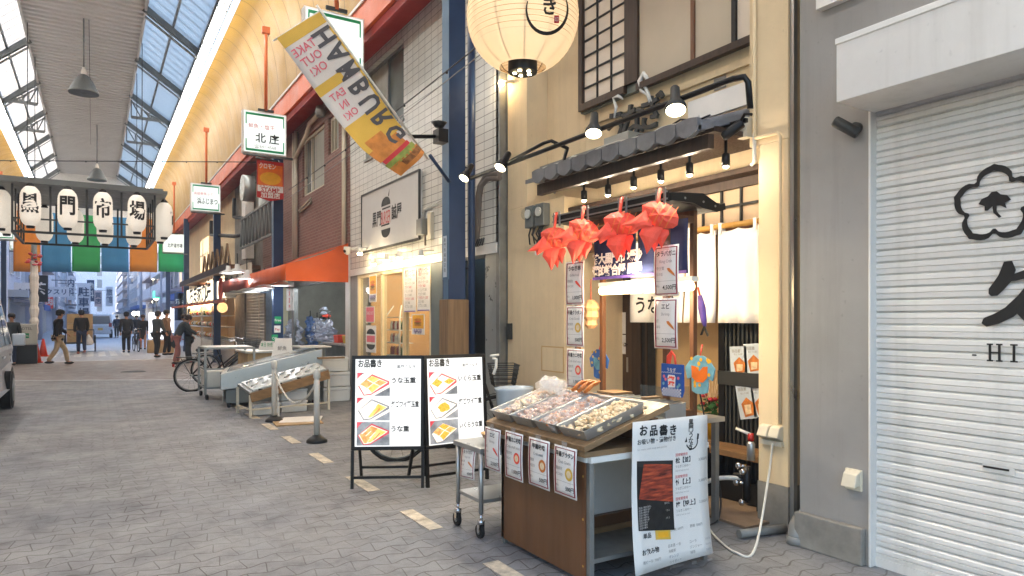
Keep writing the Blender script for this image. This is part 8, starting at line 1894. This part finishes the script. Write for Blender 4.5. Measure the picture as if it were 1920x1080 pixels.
    m = MB(); m.box(-h * .9, h * .9, -L / 2 - .06, -L / 2 + .02, .33, .55, col_); m.box(-h * .9, h * .9, L / 2 - .02, L / 2 + .05, .33, .55, col_); m.put('bumper', t, bevel=.02)
    t.location = loc; t.rotation_euler = (0, 0, rz); return t
van('silver_van', 'silver van parked at the left edge, only its front corner in view', 'silver_paint', (-2.02, 12.65, 0), 0)
p = az(188, 634, 0); van('white_van', 'small white van far down the open street', 'white_car', (p.x, p.y + 1.7, 0), 0, 3.4, 1.6, 1.85)
# ------------------------------------------------------------------ people
def skinm(name, J, E, parent, mt_, sub=1, label=None):
    keys = list(J); me = bpy.data.meshes.new(name); me.from_pydata([J[k][0] for k in keys], [(keys.index(a), keys.index(c)) for a, c in E], []); me.materials.append(MATS[mt_])
    o = bpy.data.objects.new(name, me); col.objects.link(o); o.parent = parent
    md = o.modifiers.new('skin', 'SKIN'); md.use_smooth_shade = True
    sv = me.skin_vertices[0].data if me.skin_vertices else None
    if sv is None:
        me.skin_vertices.new() if hasattr(me.skin_vertices, 'new') else None
    for i, k in enumerate(keys):
        r_ = J[k][1]; r_ = r_ if isinstance(r_, tuple) else (r_, r_); me.skin_vertices[0].data[i].radius = r_
    me.skin_vertices[0].data[0].use_root = True
    o.modifiers.new('smooth', 'SUBSURF').levels = sub; o.modifiers['smooth'].render_levels = sub
    return o
def person(label, loc, rz, h=1.7, stride=.25, lean=0, coat='cloth_black', legs='cloth_navy', hair='hair', coat_len=.72, arm=(0, 0), bent=0, bare=False, skirt=False, hood=False, shoe='black_plastic', cap=False, head_fwd=0, group=None, lodhair=None):
    t = T('person', label, 'person', loc, group); ORG[t.name] = Vector((0, 0, 0)); k = h / 1.7
    V3 = lambda x, y, z: Vector((x * k, y * k, z * k))
    hip = V3(0, 0, .90); ln = lean
    def up(z, x=0, y=0):      # a point of the leaning trunk, z above the hip
        return hip + V3(x, y * math.cos(ln) + z * math.sin(ln), z * math.cos(ln) - y * math.sin(ln))
    chest = up(.34); neck = up(.56); headb = up(.63, 0, .01 + head_fwd); head = up(.72, 0, .03 + head_fwd)
    sA, sB = up(.50, -.17), up(.50, .17)
    def armj(s_, sw):
        sh = up(.50, .18 * s_); el = sh + V3(.05 * s_, -.02 + math.sin(sw) * .27, -math.cos(sw) * .27); ha = el + V3(-.01 * s_, math.sin(sw + .35) * .25, -math.cos(sw + .35) * .25); fi = ha + V3(0, math.sin(sw + .4) * .1, -math.cos(sw + .4) * .1); return sh, el, ha, fi
    L_ = armj(-1, arm[0]); R_ = armj(1, arm[1])
    def legj(s_, st_):
        hp = hip + V3(.09 * s_, 0, -.03); an = V3(.09 * s_, st_, .08 + (.05 if st_ < -.1 else 0)); kn = (hp + an) / 2 + V3(0, .05 + abs(st_) * .15, 0); to = an + V3(0, .16, -.04); return hp, kn, an, to
    LL, RL = legj(-1, stride), legj(1, -stride)
    c = lambda r_: r_ * k
    J = {'pelvis': (hip, (c(.13), c(.10))), 'chest': (chest, (c(.145), c(.10))), 'neckb': (up(.52), (c(.09), c(.07))), 'neck': (neck, c(.052)), 'headb': (headb, (c(.06), c(.07))), 'head': (head, (c(.075), c(.09))), 'crown': (up(.815, 0, .02 + head_fwd), (c(.055), c(.07)))}
    E = [('pelvis', 'chest'), ('chest', 'neckb'), ('neckb', 'neck'), ('neck', 'headb'), ('headb', 'head'), ('head', 'crown')]
    for n_, A in (('l', L_), ('r', R_)):
        for nm, p_, r_ in zip(('sh', 'el', 'ha', 'fi'), A, (.055, .042, .028, .022)): J[n_ + nm] = (p_, c(r_))
        E += [('neckb', n_ + 'sh'), (n_ + 'sh', n_ + 'el'), (n_ + 'el', n_ + 'ha'), (n_ + 'ha', n_ + 'fi')]
    for n_, A in (('a', LL), ('b', RL)):
        for nm, p_, r_ in zip(('hp', 'kn', 'an', 'to'), A, (.085, .058, .042, .035)): J[n_ + nm] = (p_, c(r_))
        E += [('pelvis', n_ + 'hp'), (n_ + 'hp', n_ + 'kn'), (n_ + 'kn', n_ + 'an'), (n_ + 'an', n_ + 'to')]
    skinm('body', J, E, t, 'skin')
    # coat: torso to the hem plus sleeves
    hem = .90 - coat_len + .56 - .0; hz = hem - .90
    JC = {'waist': (up(.05), (c(.165), c(.135))), 'chest': (chest, (c(.18), c(.14))), 'sh': (up(.49), (c(.13), c(.10))), 'collar': (up(.565), (c(.075), c(.07)))}
    EC = [('waist', 'chest'), ('chest', 'sh'), ('sh', 'collar')]
    JC['hem'] = (V3(0, -.01, .90 + hz) if not bent else V3(0, -.04, .90 + hz), (c(.19 if hz < -.2 else .17), c(.15))); EC.append(('waist', 'hem'))
    for n_, A in (('l', L_), ('r', R_)):
        for nm, p_, r_ in zip(('s', 'e', 'h'), A[:3], (.085, .068, .052)): JC[n_ + nm] = (p_, c(r_))
        EC += [('sh', n_ + 's'), (n_ + 's', n_ + 'e'), (n_ + 'e', n_ + 'h')]
    skinm('coat', JC, EC, t, coat)
    if not bare:
        JT = {'top': (hip + V3(0, 0, .02), (c(.145), c(.115)))}; ET = []
        for n_, A in (('a', LL), ('b', RL)):
            for nm, p_, r_ in zip(('hp', 'kn', 'an'), A[:3], (.105, .08, .066)): JT[n_ + nm] = (p_, c(r_))
            ET += [('top', n_ + 'hp'), (n_ + 'hp', n_ + 'kn'), (n_ + 'kn', n_ + 'an')]
        skinm('trousers', JT, ET, t, legs)
    for A in (LL, RL): m = MB(); p_ = A[2]; m.lump(p_ + V3(0, .05, -.035), c(.075), shoe, random.Random(1), .6, .05, 10); m.v = [Vector((p_.x + (v.x - p_.x) * .62, p_.y + V3(0, .05, 0).y + (v.y - p_.y - V3(0, .05, 0).y) * 1.9, v.z)) for v in m.v]; m.put('shoe', t)
    m = MB(); hc = up(.765, 0, .005 + head_fwd)
    m.lathe([(c(.098), -c(.04)), (c(.112), c(.02)), (c(.1), c(.07)), (c(.06), c(.105)), (.001, c(.118))], hc, coat if hood else hair, 14, up(1) - up(0), sy=1.12)
    m.lathe([(c(.06), -c(.10)), (c(.1), -c(.06)), (c(.105), -c(.02))], hc + (up(0, 0, -.025) - up(0)), coat if hood else hair, 12, up(1) - up(0)); m.put('hood' if hood else 'hair', t)
    fz = lambda x, y, z: up(.72 + z, x, .03 + head_fwd + y)
    m = MB(); m.lump(fz(0, .098, -.005), c(.016), 'skin', random.Random(2), 1.2, .05)
    for s_ in (-1, 1): m.lump(fz(.032 * s_, .088, .022), c(.010), 'black_ink', random.Random(2), .6, .02); m.lump(fz(.08 * s_, .0, .0), c(.02), 'skin', random.Random(3), 1.3, .05)
    m.lump(fz(0, .085, -.045), c(.02), 'cloth_pink', random.Random(2), .35, .02); m.put('face', t)
    m = MB()
    for A, s_ in ((L_, -1), (R_, 1)):
        for q in range(4): a = A[3] + V3((q - 1.5) * .017, 0, .02); m.tube([a, a + V3(0, .012, -.05 - .008 * (q in (1, 2))), a + V3(0, .028, -.075)], [c(.010), c(.009), c(.007)], 'skin', 6)
        a = A[2] + V3(-.028 * s_, .01, -.04); m.tube([a, a + V3(-.02 * s_, .025, -.03), a + V3(-.018 * s_, .04, -.055)], [c(.011), c(.01), c(.008)], 'skin', 6)
    m.put('fingers', t)
    t['hand'] = list(R_[3]); t.location = loc; t.rotation_euler = (0, 0, rz); return t
p = az(108, 684, 0); person('man in a black jacket and beige trousers walking to the right', (p.x, p.y, 0), R(-72), 1.72, .3, .05, 'cloth_black', 'cloth_beige', cap=True, coat_len=.62, arm=(.5, -.35), head_fwd=.03)
p = az(153, 664, 0); man2 = person('person in a dark hooded jacket carrying a white plastic bag by the box cart', (p.x, p.y, 0), R(10), 1.78, .12, .08, 'cloth_black', 'cloth_navy', hood=True, coat_len=.68, arm=(-.1, .1), shoe='cloth_pink')
q = man2.matrix_basis @ Vector(man2['hand']); m = MB(); rr_ = random.Random(5); m.lathe([(.02, .42), (.05, .36), (.15, .2), (.19, .05), (.14, -.03), (.02, -.05)], q + Vector((.06, -.05, -.45)), 'bag_plastic', 12, sx=1.0, sy=.7); m.thing('plastic_bag', 'white plastic bag held by the person in the dark hooded jacket', 'plastic bag')
t = T('box_cart', 'hand cart stacked with brown cardboard boxes on the left', 'cart', (-.5, 36.5, 0)); m = MB(); x0 = ay(124, 600, 36).x; x1 = ay(176, 600, 36).x
m.box(x0, x1, 35.6, 37.4, .38, .45, 'steel_dark'); m.tube([(x0, 35.6, .42), (x0, 35.2, 1.0), (x1, 35.2, 1.0), (x1, 35.6, .42)], .025, 'steel_dark', 6); m.put('platform', t)
for k in range(6):
    i_, j_ = k % 2, k // 2; m = MB(); w_ = (x1 - x0 - .1) / 2; m.box(x0 + .03 + i_ * (w_ + .03), x0 + .03 + i_ * (w_ + .03) + w_, 35.75, 36.5 + .3 * i_, .452 + j_ * .42, .45 + j_ * .42 + .41, 'cardboard'); m.thing('cardboard_box', 'brown cardboard box on the hand cart, %s of the %s stack' % (['bottom', 'middle', 'top'][j_], ['left', 'right'][i_]), 'box', 'boxes on the hand cart')
for x in (x0 - .05, x1 + .05): m = MB(); m.lathe([(.36, -.03), (.38, 0), (.36, .03)], (x, 36.2, .38), 'rubber', 18, (1, 0, 0)); m.put('wheel', t)
p = az(237, 661, 0); blk = person('person in a long black coat walking away with a bicycle', (p.x, p.y, 0), R(4), 1.72, .05, .03, 'cloth_black', 'cloth_black', hood=True, coat_len=.86, arm=(-.1, .25))
bk4 = dup(bk1, (p.x + .48, p.y + .3, 0), R(97), 'bicycle wheeled by the person in the long black coat')
p = az(268, 655, 0); person('woman in a dark coat with bare legs walking towards the camera', (p.x, p.y, 0), R(178), 1.62, .06, .02, 'cloth_black', 'cloth_black', hair='hair_brown', coat_len=.98, bare=True, arm=(.15, .3))
p = az(292, 654, 0); person('person in a blue grey jacket and dark jeans walking towards the camera', (p.x, p.y, 0), R(184), 1.7, .08, .02, 'cloth_grey', 'cloth_navy', coat_len=.66, arm=(.2, .2))
p = az(219, 633, 0); person('small figure in dark clothes behind the white van', (p.x, p.y, 0), R(170), 1.68, .06, .0, 'cloth_navy', 'cloth_black', coat_len=.7)
p = az(256, 640, 0); person('small figure far behind the woman in the dark coat', (p.x, p.y, 0), R(180), 1.66, .06, .0, 'cloth_black', 'cloth_navy', coat_len=.8)
p = az(332, 682, 0); person('person in a grey coat and pink trousers bending over a parked bicycle', (p.x - .05, p.y - .2, 0), R(-85), 1.66, .07, .5, 'cloth_grey', 'cloth_pink', hair='hair_brown', coat_len=.95, bent=1, arm=(.5, .7), head_fwd=.02)
person('man with short black hair in a dark green jacket behind the bending person', (2.06, 29.6, 0), R(-60), 1.72, .05, .1, 'cloth_grey', 'cloth_black', coat_len=.7, arm=(.2, .3))
person('man with black hair seen just over the dark green jacket', (2.55, 31.2, 0), R(-120), 1.78, .05, .0, 'cloth_brown', 'cloth_black', coat_len=.7)
person('person in dark clothes holding the handlebar beside the lit shelves', (2.75, 25.2, 0), R(80), 1.6, .04, .2, 'cloth_black', 'cloth_grey', hair='hair_brown', coat_len=.8, arm=(.5, .5))
person('person half hidden behind the silver van', (ay(22, 620, 27).x, 27, 0), R(170), 1.6, .05, 0, 'cloth_grey', 'cloth_navy')
# ------------------------------------------------------------------ the dusk air down the street
m, nt, p = newmat('street_haze'); nt.nodes.remove(p)
vp = nt.nodes.new('ShaderNodeVolumePrincipled'); vp.inputs['Color'].default_value = (.80, .86, 1, 1); vp.inputs['Density'].default_value = .0022; vp.inputs['Anisotropy'].default_value = .2
nt.links.new(vp.outputs[0], nt.nodes['Material Output'].inputs['Volume'])
m = MB(); m.box(-40, 40, -40, 330, -1.2, 30, 'street_haze'); o = m.put('haze'); o['kind'] = 'stuff'
